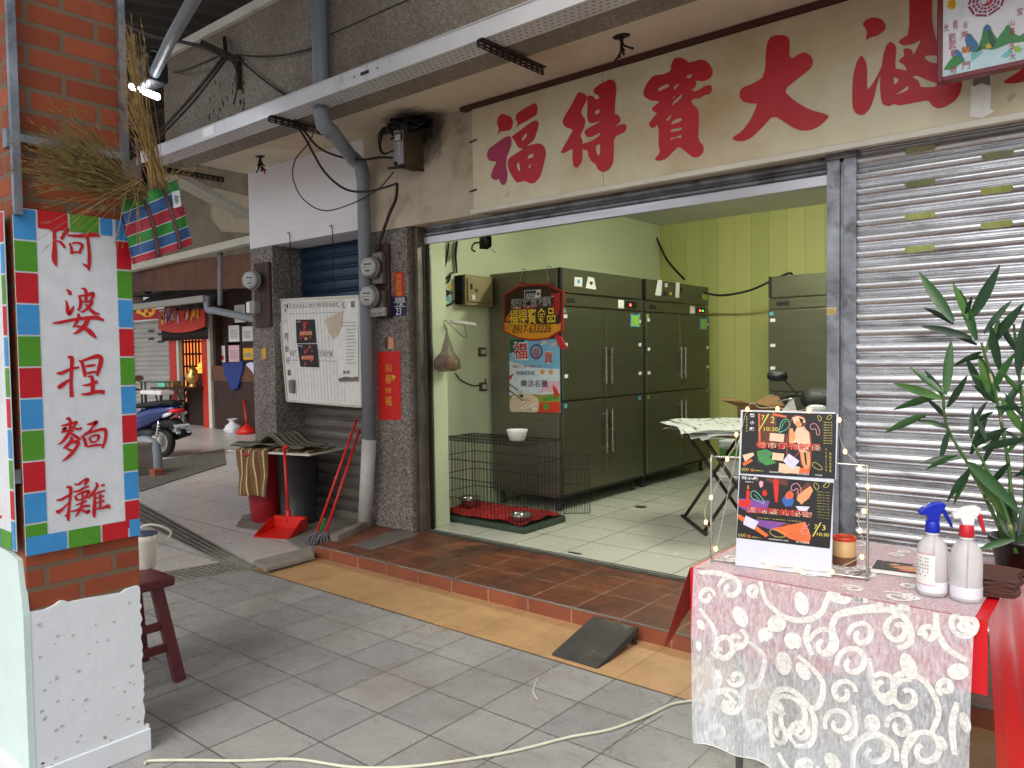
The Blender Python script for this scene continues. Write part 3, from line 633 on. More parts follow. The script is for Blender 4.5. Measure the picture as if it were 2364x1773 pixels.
s = MB('rust_iron'); s.beam((x0_-.03, -.33, ez0-.008), (x1_+.06, -.27, ez0-.012), .02, .016); s.beam((x1_-.02, -.33, ez0-.005), (x1_-.01, yw, ez0-.005), .03, .012); s.ball((x0_+.03, -.315, ez0+.02), .014, 8); s.obj('support_bracket', eb)
s = MB('black'); rng = random.Random(3)
for k in range(26):
    p = V((x0_+rng.uniform(-.08, .2), rng.uniform(-.33, -.16), ez1+rng.uniform(-.01, .045)))
    s.tube(smooth([p, p+V((rng.uniform(-.09, .09), rng.uniform(-.04, .04), rng.uniform(-.03, .04))), p+V((rng.uniform(-.12, .12), rng.uniform(-.05, .05), rng.uniform(-.05, .03)))], 4), rng.uniform(.008, .02), 6)
for k in range(3):
    s.tube(smooth([(x0_-.02, -.27, ez1+.01), (x0_-.12-.03*k, -.28, ez1+.02), (x0_-.17, -.28, ez1-.06-.03*k), (x0_-.155+.02*k, -.27, ez1-.14), (x0_-.05, -.25, ez1-.13), (x0_, -.22, ez1-.16)], 6), .006, 6)
s.tube([(x0_-.19, -.27, ez1+.015), (x0_-.13, -.27, ez1+.03), (x0_-.07, -.27, ez1+.02)], [.012, .03, .02], 8)
s.obj('wire_knot', eb)
# soot on the plaster around the box
M('soot', srgb(44, 36, 30), .95, var=.3, scale=9)
# loose cables from the bracket to the box
flat('cable_black', 34, 29, 28, .55)
def cab(px, y, r, lab, mat='cable_black'):
    return cable('electric_cable', [fY(*p[:2], p[2] if len(p) > 2 else y) for p in px], r, mat, lab)
cab([(635, 255, -.9), (655, 280, -.7), (690, 320, -.5), (740, 340, -.35), (785, 345, -.3), (820, 340, -.28), (848, 341, -.25)], -.5, .009, 'upper of two thick black cables swooping from slotted bracket to switch box')
cab([(628, 250, -.9), (660, 300, -.7), (700, 370, -.5), (745, 408, -.4), (790, 414, -.32), (830, 405, -.3), (858, 396, -.28)], -.5, .009, 'lower thick black cable sagging to the foot of the switch box')
cab([(672, 272, -.88), (676, 290, -.7), (662, 315, -.6), (638, 345, -.55), (633, 385, -.5), (655, 430, -.45), (700, 455, -.4), (760, 440, -.35), (815, 410, -.3), (850, 372, -.28)], -.4, .005, 'thin black cable hanging in a wide loop below the bracket')
cab([(858, 398, -.27), (855, 430, -.2), (842, 460, -.16), (828, 500, -.15), (815, 540, -.16)], -.2, .013, 'thick brown cable dropping from the switch box to the upper meter', 'rust_iron')
# wire stubs left in old lamp holes of the soffit
def stub(x, y, lab, red=False, k=4, seed=1):
    rg = random.Random(seed); c_ = fZ(x, y, 3.221); o = thing('wire_stub', lab, 'wires', c_, 'wire stubs in the soffit')
    MB('black').ball(c_+V((0, 0, .0)), .055, 12, (1, .7, .18)).obj('hole', o)
    s = MB('cable_black')
    for i in range(k):
        a = V((rg.uniform(-.06, .06), rg.uniform(-.03, .03), -rg.uniform(.07, .13)))
        s.tube(smooth([c_+V((a.x*.2, 0, 0)), c_+V((a.x*.1, a.y*.5, a.z*.6)), c_+a], 5), .006, 6); 
        s.ball(c_+a, .009, 6)
    s.obj('wires', o)
    if red: MB('red_paper').tube([c_+V((.05, 0, -.12)), c_+V((.065, 0, -.16))], .007, 6).obj('red_cap', o)
stub(562, 338, 'black wire stub with red caps hanging from white soffit at left', True, 7, 5)
stub(1342, 78, 'black wire stub with spread legs under the soffit above the sign', False, 5, 2)
# electricity meters
M('meter_board', srgb(66, 46, 42), .7, var=.2, scale=6, stretch=(3, 3, .6))
mt, N = newmat('clear_glass'); N.b.inputs['Base Color'].default_value = (.9, .93, .92, 1); N.b.inputs['Roughness'].default_value = .05; N.b.inputs['Transmission Weight'].default_value = .9; N.b.inputs['IOR'].default_value = 1.3
flat('meter_dial', 206, 206, 204, .5); flat('meter_body', 120, 116, 110, .4, .4); flat('plastic_grey', 150, 148, 144, .5)
def meter(parent, c, r=.075, face=(-.0, -1, 0)):
    c = V(c); Mx = Matrix.Translation(c) @ V(face).to_track_quat('Z', 'Y').to_matrix().to_4x4()
    b_ = MB('meter_body', Mx); b_.lathe([(r*.95, 0), (r*.98, .03), (r*1.04, .032), (r*1.04, .05), (r*.9, .052)], n=32); mo = b_.obj('meter', parent)
    d = MB('meter_dial', Mx); d.lathe([(r*.72, .052), (r*.72, .085)], n=28); d.mat('ink'); d.box(-.03, .03, .012, .024, .0855, .0865); d.box(-.035, .035, -.004, -.001, .0855, .0865); d.box(-.02, .02, -.03, -.02, .0855, .0865); d.obj('dial', mo)
    MB('clear_glass', Mx).lathe([(r*.9, .05), (r*.88, .09), (r*.80, .115), (r*.55, .13), (r*.02, .134)], n=32, cap=False).obj('glass_dome', mo)
ym = -.10
WBQ = []
m1 = thing('electricity_meters', 'brown board with two round glass meters, one above the other, on the right column', 'meter', fY(830, 610, ym), 'electricity meters on pebble columns')
a, b_ = fY(818, 520, ym), fY(848, 690, ym)
MB('meter_board').bevbox(-.41, -.255, ym-.03, ym, a.z-.98 if False else fY(830, 688, ym).z, fY(830, 528, ym).z, .004).obj('board', m1)
meter(m1, (-.345, ym-.075, fY(815, 577, -.2).z), .082, (.03, -1, 0)); meter(m1, (-.36, ym-.075, fY(812, 640, -.2).z), .086, (.0, -1, 0))
s = MB('meter_body'); s.bevbox(-.40, -.28, ym-.08, ym-.03, 2.03, 2.28, .01); s.bevbox(-.41, -.28, ym-.08, ym-.03, 1.80, 1.98, .01); s.obj('meter_socket', m1)
lb = pbox(PY(ym-.1), (800, 666), (832, 682)); MB('plastic_grey').rect(PY(ym-.1), lb[0], lb[1], lb[2], lb[3], .0, .02).obj('label_plate', m1)
text('lettering', 'NO.1470', PY(ym-.1), (lb[0]+.01, lb[1]-.03, lb[2]+.008, lb[2]+.03), 'ink', m1, .001)
m2 = thing('electricity_meters', 'brown board with one round glass meter above a small grey box on left column', 'meter', fY(565, 640, ym), 'electricity meters on pebble columns')
q0, q1 = fY(555, 708, ym), fY(578, 567, ym)
MB('meter_board').bevbox(q0.x+.02, q1.x+.06, ym-.03, ym, q0.z, q1.z, .004).obj('board', m2)
meter(m2, (fY(548, 606, -.2).x, ym-.07, fY(548, 606, -.2).z), .09, (.25, -1, 0))
q = fY(545, 664, -.18); s = MB('plastic_grey'); s.bevbox(q.x-.05, q.x+.06, ym-.1, ym-.02, q.z-.06, q.z+.06, .012); s.obj('junction_box', m2)
MB('white').bevbox(q.x-.055, q.x+.0, ym-.11, ym-.1, q.z-.05, q.z+.05, .003).obj('box_cover', m2)
# papers on the right column
yc = -.101; CPl = PY(yc); F6 = crop(550, 500, 3.318)
def paper(name, lab, cat, c, pxs, mat, group=None, th=.002):
    o = MB(mat).px(CPl, [pxs], c, .004, th).obj(name); o['label'] = lab; o['category'] = cat
    if group: o['group'] = group
    return o
sc1 = paper('paper_scroll', 'small red paper strip with gold characters beside upper meter', 'paper scroll', F6, [(1197, 428), (1267, 424), (1272, 612), (1200, 618)], 'red_paper', 'red paper scrolls')
for s_, y0_, y1_ in (('南', 440, 480), ('無', 487, 528), ('阿', 532, 570), ('彌', 575, 608)):
    text('lettering', s_, CPl, pbox(CPl, (1212, y0_), (1256, y1_), F6), 'gold', sc1, .006)
hp = thing('house_number', 'small navy house number plate reading 23 below the meters', 'number plate', CPl.pt(*CPl.hit(1245, 690, F6)))
flat('navy', 34, 40, 74, .4)
MB('navy').px(CPl, [[(1168, 615), (1290, 610), (1290, 755), (1168, 765)]], F6, .006, .005).obj('plate', hp)
for s_, bx in (('23', ((1212, 700), (1254, 752))), ('復興路', ((1205, 622), (1282, 652))), ('二巷', ((1215, 664), (1268, 684)))): text('lettering', s_, CPl, pbox(CPl, *bx, F6), 'white', hp, .0075)
MB('white').px(CPl, [[(1195, 656), (1288, 653), (1288, 656), (1195, 659)]], F6, .007).px(CPl, [[(1195, 690), (1288, 687), (1288, 690), (1195, 693)]], F6, .007).obj('rule_line', hp)
sc2 = paper('paper_scroll', 'tall red paper scroll with faded gold writing on the pebble column', 'paper scroll', F6, [(1067, 1035), (1243, 1030), (1250, 1556), (1078, 1556)], 'red_paper', 'red paper scrolls')
for s_, y0_, y1_ in (('迎', 1130, 1185), ('春', 1210, 1280), ('接', 1310, 1350), ('福', 1375, 1450)):
    text('lettering', s_, CPl, pbox(CPl, (1130, y0_), (1180, y1_), F6), 'gold', sc2, .006)
MB('gold').px(CPl, [[(1175, 1220), (1190, 1212), (1215, 1228), (1200, 1240), (1192, 1256), (1182, 1236)]], F6, .006).obj('gold_motif', sc2)
rs_ = MB('sign_red')
for cx_, cy_, r_0 in ((1212, 1075, 32), (1100, 1350, 26), (1105, 1290, 18)):
    pts = [CPl.pt(*CPl.hit(cx_+math.cos(t*.5)*r_0*(1-t/16), cy_+math.sin(t*.5)*r_0*(1-t/16), F6), .0055) for t in range(15)]
    rs_.ribbon(pts, .004, CPl.n)
rs_.obj('flower_print', sc2)
db = thing('door_bell', 'small oval doorbell and orange tag above the tall red scroll', 'doorbell', CPl.pt(*CPl.hit(1150, 970, F6)))
flat('orange_tag', 206, 146, 110, .6); flat('brown', 92, 66, 50, .6)
q = CPl.pt(*CPl.hit(1130, 968, F6), .005); MB('brown').ball(q, .022, 12, (.8, .5, 2.1)).obj('bell_push', db)
MB('orange_tag').px(CPl, [[(1154, 927), (1192, 925), (1196, 1014), (1156, 1016)]], F6, .008, .006).obj('tag', db)
# side: small yellow tag on left column
for nm_, pp4 in (('upper of two small dark event posters taped on the whiteboard', [(443, 790), (588, 788), (602, 968), (450, 972)]), ('lower of two small dark event posters taped on the whiteboard', [(455, 976), (606, 976), (623, 1155), (478, 1150)])):
    WBQ.append((nm_, pp4))
o = paper('column_tag', 'tiny ochre tag nailed on the left pebble column', 'tag', F6, [(180, 1010), (215, 1006), (216, 1090), (184, 1093)], 'gold', th=.006)
# whiteboard hanging on cords in front of the narrow shutter
yb_ = -.02; WB = PY(yb_)
wbt = thing('whiteboard', 'white monthly planner board hanging on two cords before the narrow shutter', 'whiteboard', fY(700, 760, yb_))
def W(x, y): return WB.hit(x, y, F6)
TLw = W(310, 640); BLw = W(380, 1410); _rx = W(938, 900)[0]; TRw = (_rx, W(938, 608)[1]); BRw = (_rx, W(938, 1455)[1])

MB('paper_white').shape(WB, [[TLw, TRw, BRw, BLw]], 0, .012).obj('board', wbt)
fr_ = MB('cream_paint')
for p, q in ((TLw, TRw), (TRw, BRw), (BRw, BLw), (BLw, TLw)): fr_.beam(WB.pt(*p, .004), WB.pt(*q, .004), .018, .018, WB.n)
fr_.obj('frame', wbt)
ln = MB('ink')
def bil(s, t):
    a = V((*TLw, 0)).lerp(V((*TRw, 0)), s); b_ = V((*BLw, 0)).lerp(V((*BRw, 0)), s); return a.lerp(b_, t)[:2]
def wline(s0, t0, s1, t1, w_=.0022): ln.ribbon([WB.pt(*bil(s0, t0), .002), WB.pt(*bil(s1, t1), .002)], w_, WB.n)
for k in range(17): wline(.095+k*.0435, .035, .095+k*.0435, .985)
for t_1 in (.035, .085, .14, .50, .555, .595): wline(.095, t_1, .79, t_1)
ln.obj('printed_lines', wbt)
def wtext(s_, s0, s1, t0, t1, mat='ink', bold=0):
    a, b_, c_, d = bil(s0, t0), bil(s1, t0), bil(s0, t1), bil(s1, t1)
    return text('lettering', s_, WB, (min(a[0], c_[0]), max(b_[0], d[0]), min(c_[1], d[1]), max(a[1], b_[1])), mat, wbt, .0025, bold=bold)
for i in range(1, 16): wtext(str(i), .105+(i-1)*.0435, .105+(i-1)*.0435+(.018 if i < 10 else .028), .047, .078)
for i, d in enumerate((16, 17, 24, 25, 26, 27, 28)):
    k = i if i < 2 else i+6
    wtext(str(d), .102+k*.0435, .13+k*.0435, .508, .545)
for s_, t0 in (('月', .33), ('份', .45), ('行', .57), ('事', .69), ('曆', .80)): wtext(s_, .035, .08, t0, t0+.065, bold=.012)
wtext('備', .80, .85, .045, .105, bold=.02); wtext('註', .9, .945, .04, .10, bold=.02)
wtext('日', .07, .088, .045, .075); wtext('期', .07, .088, .09, .12); wtext('上', .062, .082, .19, .22); wtext('下', .062, .08, .40, .43)
s = MB('cable_black')
for x in (400, 725):
    a = fY(*F6(x, 125 if x < 500 else 70), -.101); k_ = W(x+20, 628 if x < 500 else 612); b_ = WB.pt(*k_, .004)
    s.tube(smooth([a+V((-.03, -.01, .0)), a+V((.01, -.02, -.005)), a+V((.012, -.015, -.1)), a.lerp(b_, .5)+V((.0, -.012, 0)), b_], 5), .004, 6)
s.obj('hanging_cord', wbt)
flat('eraser_grey', 120, 114, 108, .7)
q = W(425, 1300); MB('eraser_grey').bevbox(q[0]-.03, q[0]+.03, yb_-.035, yb_-.003, q[1]-.06, q[1]+.06, .006).obj('eraser', wbt)
flat('paper_stain', 196, 180, 158, .8)
nt_ = thing('paper_notice', 'large curling white paper notice with a folded stained corner on the whiteboard', 'notice', WB.pt(*W(850, 950), .004))
n1 = MB('paper_white'); pts = [(800, 745), (925, 705), (925, 1262), (780, 1262), (770, 1150), (720, 950), (735, 900)]
n1.px(WB, [pts], F6, .009, .002); n1.obj('sheet', nt_)
MB('paper_stain').px(WB, [[(672, 792), (812, 722), (805, 820), (775, 905), (735, 945), (700, 880)]], F6, .013, .002).obj('folded_corner', nt_)
pr = MB('plastic_grey'); rg = random.Random(4)
for k in range(13):
    yy = 810+k*26
    x_0 = 835 if k > 1 else 770
    pr.px(WB, [[(x_0, yy), (915-rg.uniform(0, 25), yy-3), (915-rg.uniform(0, 25), yy+2), (x_0, yy+5)]], F6, .0125)
for k in range(2): pr.mat('eraser_grey').px(WB, [[(812+k*28, 1182), (832+k*28, 1180), (833+k*28, 1202), (813+k*28, 1204)]], F6, .0125)
pr.mat('concrete').px(WB, [[(776, 1240), (830, 1226), (880, 1232), (925, 1225), (925, 1258), (850, 1262), (780, 1262)]], F6, .0126)
pr.obj('print', nt_)

flat('ev_black', 28, 24, 26, .4); flat('ev_orange', 206, 84, 44, .4); flat('ev_red', 170, 36, 30, .4); flat('ev_pale', 206, 170, 140, .4); flat('ev_blue', 70, 90, 140, .4)
for k, (nm_, pp4) in enumerate(WBQ):
    o = thing('event_poster', nm_, 'poster', WB.pt(*WB.hit(*F6(*pp4[0]))), 'small event posters'); MB('ev_black').px(WB, [pp4], F6, .004, .001).obj('sheet', o)
    a = MB('ev_orange'); x, y = pp4[0]; rg = random.Random(40+k)
    a.px(WB, [[(x+30, y+90), (x+120, y+84), (x+126, y+118), (x+40, y+122)]], F6, .0046)
    for q in range(22):
        m_ = rg.choice(['ev_orange', 'ev_red', 'ev_pale', 'ev_blue', 'ev_orange', 'ev_red']); px_, py_ = x+rg.uniform(30, 118), y+rg.uniform(16, 158); r_0 = rg.uniform(5, 17)
        a.mat(m_).px(WB, [[(px_+r_0*rg.uniform(.5, 1.2)*math.cos(t*1.05), py_+r_0*rg.uniform(.4, 1.1)*math.sin(t*1.05)) for t in range(6)]], F6, .005+.00008*q)
    a.obj('picture', o)
    text('lettering', '巷市仔有妖怪' if k == 0 else '虎姑婆的秘密', WB, pbox(WB, (x+32, y+92), (x+128, y+116), F6), 'ev_pale', o, .0074, bold=.02)
    text('lettering', '藝小戲', WB, pbox(WB, (x+10, y+8), (x+40, y+20), F6), 'white', o, .0074)
# soot blown over the wall and soffit round the burnt wires
mt, N = newmat('soot_stain')
N.b.inputs['Base Color'].default_value = srgb(34, 28, 24); N.b.inputs['Roughness'].default_value = .95
vm = N.n('ShaderNodeVectorMath', operation='DISTANCE'); N.l(N.obj(), vm.inputs[0]); sc_p = V(((x0_ if False else ebx.x)+.13, -.18, ez1+.03)); vm.inputs[1].default_value = sc_p
ad = N.n('ShaderNodeMath', operation='MULTIPLY_ADD'); N.l(N.noise(9, None, 5, .7), ad.inputs[0]); ad.inputs[1].default_value = .32; N.l(vm.outputs['Value'], ad.inputs[2])
N.l(N.ramp(ad.outputs[0], [(.22, (.92, .92, .92, 1)), (.46, B1)]), N.b.inputs['Alpha'])
mb = MB('soot_stain'); c_ = sc_p
mb.add([(c_.x-.45, -.1025, 2.7), (c_.x+.45, -.1025, 2.7), (c_.x+.45, -.1025, 3.219), (c_.x-.45, -.1025, 3.219)], [(0, 1, 2, 3)])
mb.add([(c_.x-.45, -.6, 3.2185), (c_.x+.45, -.6, 3.2185), (c_.x+.45, -.103, 3.2185), (c_.x-.45, -.103, 3.2185)], [(0, 3, 2, 1)])
mb.obj('soot_stain', shop)
# ================================================================ inside the shop
M('stainless', srgb(132, 126, 112), .34, .7, .08, 3, stretch=(.4, .4, 6))
M('stainless_dark', srgb(100, 100, 80), .36, .7, .08, 3, stretch=(.4, .4, 6))
flat('handle_steel', 176, 176, 170, .25, .9); flat('sticker_blue', 90, 170, 200, .5); flat('sticker_green', 120, 170, 70, .5)
E_('led_red', (1, .05, .03, 1), 6); E_('led_green', (.05, 1, .1, 1), 4)
def fridge(label, Mx, w, h=2.11, dep=.80, seed=0, twoup=True, dark=True):
    loc = Mx @ V((0, 0, 0)); root = thing('fridge', label, 'fridge', loc, 'steel upright fridges in the green room')
    rg = random.Random(seed); mm_ = 'stainless_dark'
    b_ = MB('stainless', Mx); b_.bevbox(0, w, .035, dep, .12, h, .006); b_.obj('cabinet', root)
    for x in (.06, w-.06):
        for y in (.08, dep-.08): MB('dark_grey', Mx).lathe([(.022, 0), (.03, .015), (.018, .03), (.018, .12)], (x, y, 0), 12).obj('foot', root)
    MB('dark_grey', Mx).box(.0, w, .02, .036, .12, .15).obj('kick_plate', root)
    t = MB(mm_, Mx); t.bevbox(0.03, w-.002, 0, .034, h-.21, h, .004); t.mat('black').bevbox(0, .028, -.001, .035, h-.21, h, .003); t.obj('top_panel', root)
    zc0, zc1 = h-.325, h-.225
    t = MB(mm_, Mx); t.bevbox(0.002, w-.002, 0, .034, zc0, zc1, .004); cp = t.obj('control_panel', root)
    s = MB('black', Mx); s.box(w*.06, w*.15, -.003, .0, zc0+.03, zc0+.07); s.box(w*.78, w*.93, -.003, .0, zc0+.02, zc1-.015); s.obj('display', cp)
    s = MB('white', Mx); s.box(w*.68, w*.755, -.003, .0, zc0+.012, zc1-.01); s.obj('sticker', cp)
    s = MB('led_red', Mx); s.ball((w*.84, -.006, zc0+.05), .013, 8, (1.6, .4, 1)); s.obj('indicator_light', cp)
    if twoup: MB('led_green', Mx).ball((w*.89, -.006, zc0+.05), .010, 8, (1.6, .4, 1)).obj('indicator_light', cp)
    zm = .13+(zc0-.01-.13)*.505; c = w*.5
    for (xa, xb_) in ((.003, c-.003), (c+.003, w-.003)):
        for (za, zb_) in ((.155, zm-.006), (zm+.006, zc0-.012)):
            d = MB(mm_, Mx); d.bevbox(xa, xb_, -.012, .034, za, zb_, .006); do = d.obj('door', root)
            hx = xb_-.045 if xb_ < c+.01 else xa+.045
            hz = (za+.12, za+.46) if za > .5 else (zb_-.50, zb_-.10)
            hm = MB('handle_steel', Mx); hm.bevbox(hx-.013, hx+.013, -.06, -.042, hz[0], hz[1], .005)
            for z in (hz[0]+.04, hz[1]-.04): hm.box(hx-.009, hx+.009, -.043, -.012, z-.012, z+.012)
            hm.obj('handle', do)
            ex = xa+.05 if xb_ < c+.01 else xb_-.05
            for k in range(3 if za > .5 else 0): z = zb_-.10-k*.24+rg.uniform(-.03, .03); MB('white', Mx).box(ex-.03, ex+.02, -.0145, -.012, z-.016, z+.016).obj('sticker', do)
            sk = MB('sticker_blue' if rg.random() < .7 else 'sticker_green', Mx); sk.box(ex-.035, ex-.0, -.0145, -.012, zb_-.05, zb_-.015); sk.obj('sticker', do)
    e = MB('sticker_blue', Mx); e.box(w*.83, w*.95, -.0148, -.012, zc0-.16, zc0-.04); e.mat('pq_lime').box(w*.85, w*.94, -.0156, -.0149, zc0-.15, zc0-.05)
    e.mat('pq_purple').lathe([(.04, 0), (.04, .001)], (0, 0, 0), 16) if False else None
    e.obj('energy_label', root)
    return root
def RX(x, y, z): return Matrix.Translation((x, y, z)) @ Matrix.Rotation(R(90), 4, 'Z')
f1 = fridge('tall steel fridge nearest the shutter with hanging sign and poster on its side', RX(.486, 1.149, FL), 1.366, seed=1, twoup=False)
f2 = fridge('second steel fridge standing beside the back wall with red and green lights', RX(.486, 2.588, FL), 1.46, seed=2)
f3 = fridge('third steel fridge against the panelled back wall, partly behind the mullion post', Matrix.Translation((1.44, 3.37, FL)), 1.37, seed=3)
# taped notes and magnets on the top panels
s = MB('white'); pl = PX(.489); C8 = crop(950, 550, 2.37)
s.px(pl, [[(892, 212), (935, 215), (934, 265), (890, 262)]], C8, .0).px(pl, [[(965, 210), (997, 218), (1010, 282), (952, 272)]], C8, .002)
s.mat('sticker_blue').px(pl, [[(906, 225), (920, 225), (920, 246), (906, 246)]], C8, .003); s.mat('ink').px(pl, [[(975, 235), (992, 240), (985, 258), (972, 250)]], C8, .004)
s.obj('taped_note', f1)
C4 = crop(1400, 600, 2.37); s = MB('white')
s.px(pl, [[(280, 110), (305, 113), (297, 197), (264, 193)]], C4, .003).px(pl, [[(378, 122), (400, 126), (396, 208), (376, 205)]], C4, .003).px(pl, [[(318, 128), (333, 128), (332, 150), (318, 149)]], C4, .003)
s.mat('pq_yellow').px(pl, [[(345, 176), (357, 178), (356, 193), (344, 190)]], C4, .003); s.mat('ink').px(pl, [[(310, 175), (330, 172), (330, 195), (312, 197)]], C4, .003).px(pl, [[(403, 150), (416, 152), (414, 178), (404, 178)]], C4, .004)
s.mat('pq_lime').px(pl, [[(522, 183), (552, 187), (550, 220), (520, 214)]], C4, .003)
s.obj('taped_note', f2)
# hanging sign on the first fridge's side
for nme, cc in (('hs_red', (176, 34, 24)), ('hs_brown', (58, 30, 24)), ('hs_amber', (222, 150, 40)), ('hs_yellow', (240, 214, 60)), ('hs_navy', (40, 46, 92)), ('hs_pink', (170, 50, 90)), ('hs_orange', (196, 104, 56)), ('sky_blue', (120, 180, 214)), ('sky_pale', (206, 222, 226)), ('meadow', (150, 150, 60)), ('dough', (214, 196, 168)), ('dough_shade', (176, 156, 130)), ('poster_pink', (226, 180, 190)), ('leaf_print', (86, 150, 60)), ('purple', (96, 40, 100)), ('blue_ink', (40, 80, 130)), ('pepper', (206, 60, 36))): flat(nme, *cc, rough=.45)
fy1 = 1.149
C9 = crop(1150, 640, 5.1875); HP = PY(fy1-.03)
hsn = thing('hanging_sign', 'curved brown and amber shop sign hung on wires against the first fridge', 'sign', HP.pt(*HP.hit(420, 420, C9)))
outl = [(75, 200), (250, 100), (420, 75), (590, 85), (785, 165), (770, 640), (600, 740), (420, 762), (240, 735), (62, 650)]
inn = [(92, 212), (255, 118), (420, 95), (588, 104), (765, 178), (752, 628), (595, 722), (420, 742), (245, 716), (78, 640)]
MB('hs_red').px(HP, [outl], C9, 0, .012).obj('rim', hsn)
pnl = MB('hs_brown').px(HP, [inn], C9, .003, .002)
am = MB('hs_amber'); am.px(HP, [[(80, 545), (340, 545), (345, 562), (740, 560), (755, 525), (752, 628), (595, 722), (420, 742), (245, 716), (78, 640)]], C9, .005); am.obj('amber_band', hsn)
pc_ = pnl.mat('hs_orange'); pc_.px(HP, [[(95, 480), (220, 340), (300, 390), (260, 530), (95, 530)]], C9, .0045)
pc_.mat('hs_pink').px(HP, [[(310, 330), (440, 330), (440, 520), (320, 520)]], C9, .0045); pc_.mat('hs_red').px(HP, [[(640, 190), (690, 200), (740, 180), (745, 380), (700, 500), (640, 420)]], C9, .0045); pc_.mat('leaf_print').px(HP, [[(390, 250), (480, 250), (470, 300), (400, 300)]], C9, .0043)
pc_.obj('panel', hsn)
lg = MB('white'); lg.px(HP, [[(318, 158), (517, 148), (512, 240), (318, 248)]], C9, .006); lg.mat('hs_navy').px(HP, [[(324, 164), (468, 157), (440, 238), (324, 242)]], C9, .0068).px(HP, [[(475, 180), (500, 170), (488, 200), (500, 215), (476, 222), (465, 205)]], C9, .0068); lg.mat('hs_red').px(HP, [[(490, 195), (510, 185), (508, 215)]], C9, .0072); lg.obj('emblem', hsn)
def ht(s_, a, b_, m_, off=.008, bold=0, shear=0.0): return text('lettering', s_, HP, pbox(HP, a, b_, C9), m_, hsn, off, bold=bold, shear=shear)
ht('經濟部', (340, 195), (440, 232), 'white')
ht('經濟部商業司輔導重點攤', (158, 262), (684, 342), 'white', .0065, .03); ht('經濟部商業司輔導重點攤', (162, 268), (680, 336), 'ink', .0085, .0)
ht('福得寶食品', (132, 380), (700, 552), 'ink', .0065, .035); ht('福得寶食品', (140, 390), (692, 544), 'hs_yellow', .0085, .008)
ht('0917-633226', (180, 580), (640, 658), 'ink', .008, .005, .2); ht('電話', (82, 590), (150, 632), 'hs_orange', .008)
wr = MB('handle_steel')
for x, x2 in ((268, 275), (600, 575)):
    a = HP.pt(*HP.hit(x, 70, C9), .0); b_ = V((HP.pt(*HP.hit(x2, 0, C9))[0], fy1-.012, 2.195)); wr.tube(smooth([a, a+V((0, 0, .05)), V((b_.x, fy1-.012, 2.15)), b_+V((0, 0, .02)), b_+V((.02, .03, .015)), b_+V((.02, .04, -.0))], 5), .003, 6)
wr.obj('hanging_wire', hsn)
MB('hs_red').px(HP, [[(248, 90), (262, 50), (282, 50), (292, 85)]], C9, .002, .008).px(HP, [[(575, 85), (585, 62), (612, 65), (625, 92)]], C9, .002, .008).obj('lug', hsn)
# dumpling poster below it
PP = PY(fy1-.016)
dpst = thing('poster', 'sky blue dumpling poster with red characters taped under the hanging sign', 'poster', PP.pt(*PP.hit(440, 1200, C9)), 'food posters')
MB('sky_blue').px(PP, [[(135, 740), (735, 740), (745, 1625), (138, 1610)]], C9, 0, .003).obj('sheet', dpst)
g_ = MB('sky_pale'); g_.px(PP, [[(137, 1000), (400, 1080), (738, 1100), (740, 1400), (137, 1420)]], C9, .0012)
g_.mat('poster_pink').px(PP, [[(600, 1250), (738, 1240), (740, 1370), (560, 1370), (480, 1390)]], C9, .0018)
g_.mat('meadow').px(PP, [[(137, 1420), (300, 1390), (520, 1410), (742, 1390), (743, 1510), (137, 1560)]], C9, .0024)
g_.mat('pepper').px(PP, [[(480, 1500), (743, 1490), (745, 1622), (470, 1618)]], C9, .003).px(PP, [[(655, 1280), (700, 1330), (735, 1400), (720, 1440), (670, 1420)]], C9, .0034).px(PP, [[(140, 1180), (195, 1145), (170, 1190), (160, 1220), (140, 1225)]], C9, .003)
g_.mat('leaf_print').px(PP, [[(520, 1460), (590, 1430), (680, 1420), (735, 1440), (730, 1470), (560, 1480)]], C9, .0032).px(PP, [[(540, 1520), (575, 1500), (605, 1520), (610, 1560), (580, 1590), (545, 1575)]], C9, .0036)
g_.mat('dough').px(PP, [[(142, 1480), (180, 1420), (280, 1385), (400, 1400), (480, 1450), (495, 1520), (480, 1600), (460, 1618), (160, 1612), (142, 1560)]], C9, .0038)
rg = random.Random(2)
for k in range(14):
    cx_, cy_ = rg.uniform(190, 450), rg.uniform(1440, 1590); g_.mat('dough_shade' if k % 2 else 'white').px(PP, [[(cx_-38, cy_+12), (cx_-20, cy_-12), (cx_+6, cy_-18), (cx_+34, cy_-4), (cx_+24, cy_+2), (cx_, cy_-6), (cx_-18, cy_+4)]], C9, .0044+k*.0001)
g_.mat('dough').px(PP, [[(225, 1380), (290, 1350), (320, 1400), (300, 1465), (250, 1420)]], C9, .006); g_.mat('pq_dark').px(PP, [[(245, 1410), (300, 1400), (310, 1440), (280, 1440)]], C9, .0064)
g_.mat('brown').px(PP, [[(136, 1270), (250, 1350), (245, 1360), (136, 1285)]], C9, .0068).px(PP, [[(136, 1345), (300, 1470), (292, 1476), (136, 1362)]], C9, .0068)
g_.mat('pq_dark').px(PP, [[(137, 742), (330, 742), (240, 880), (137, 910)]], C9, .001)
for cx_, cy_ in ((550, 780), (665, 800)): g_.mat('dough').px(PP, [[(cx_-40, cy_+40), (cx_-20, cy_-10), (cx_+25, cy_-30), (cx_+40, cy_+10), (cx_, cy_+20)]], C9, .0026)
for cx_ in (533, 633): g_.mat('hs_amber').px(PP, [[(cx_+44*math.sin(k*math.pi/5)*(1 if k % 2 == 0 else .42), 1135-44*math.cos(k*math.pi/5)*(1 if k % 2 == 0 else .42)) for k in range(10)]], C9, .0028)
g_.obj('picture', dpst)
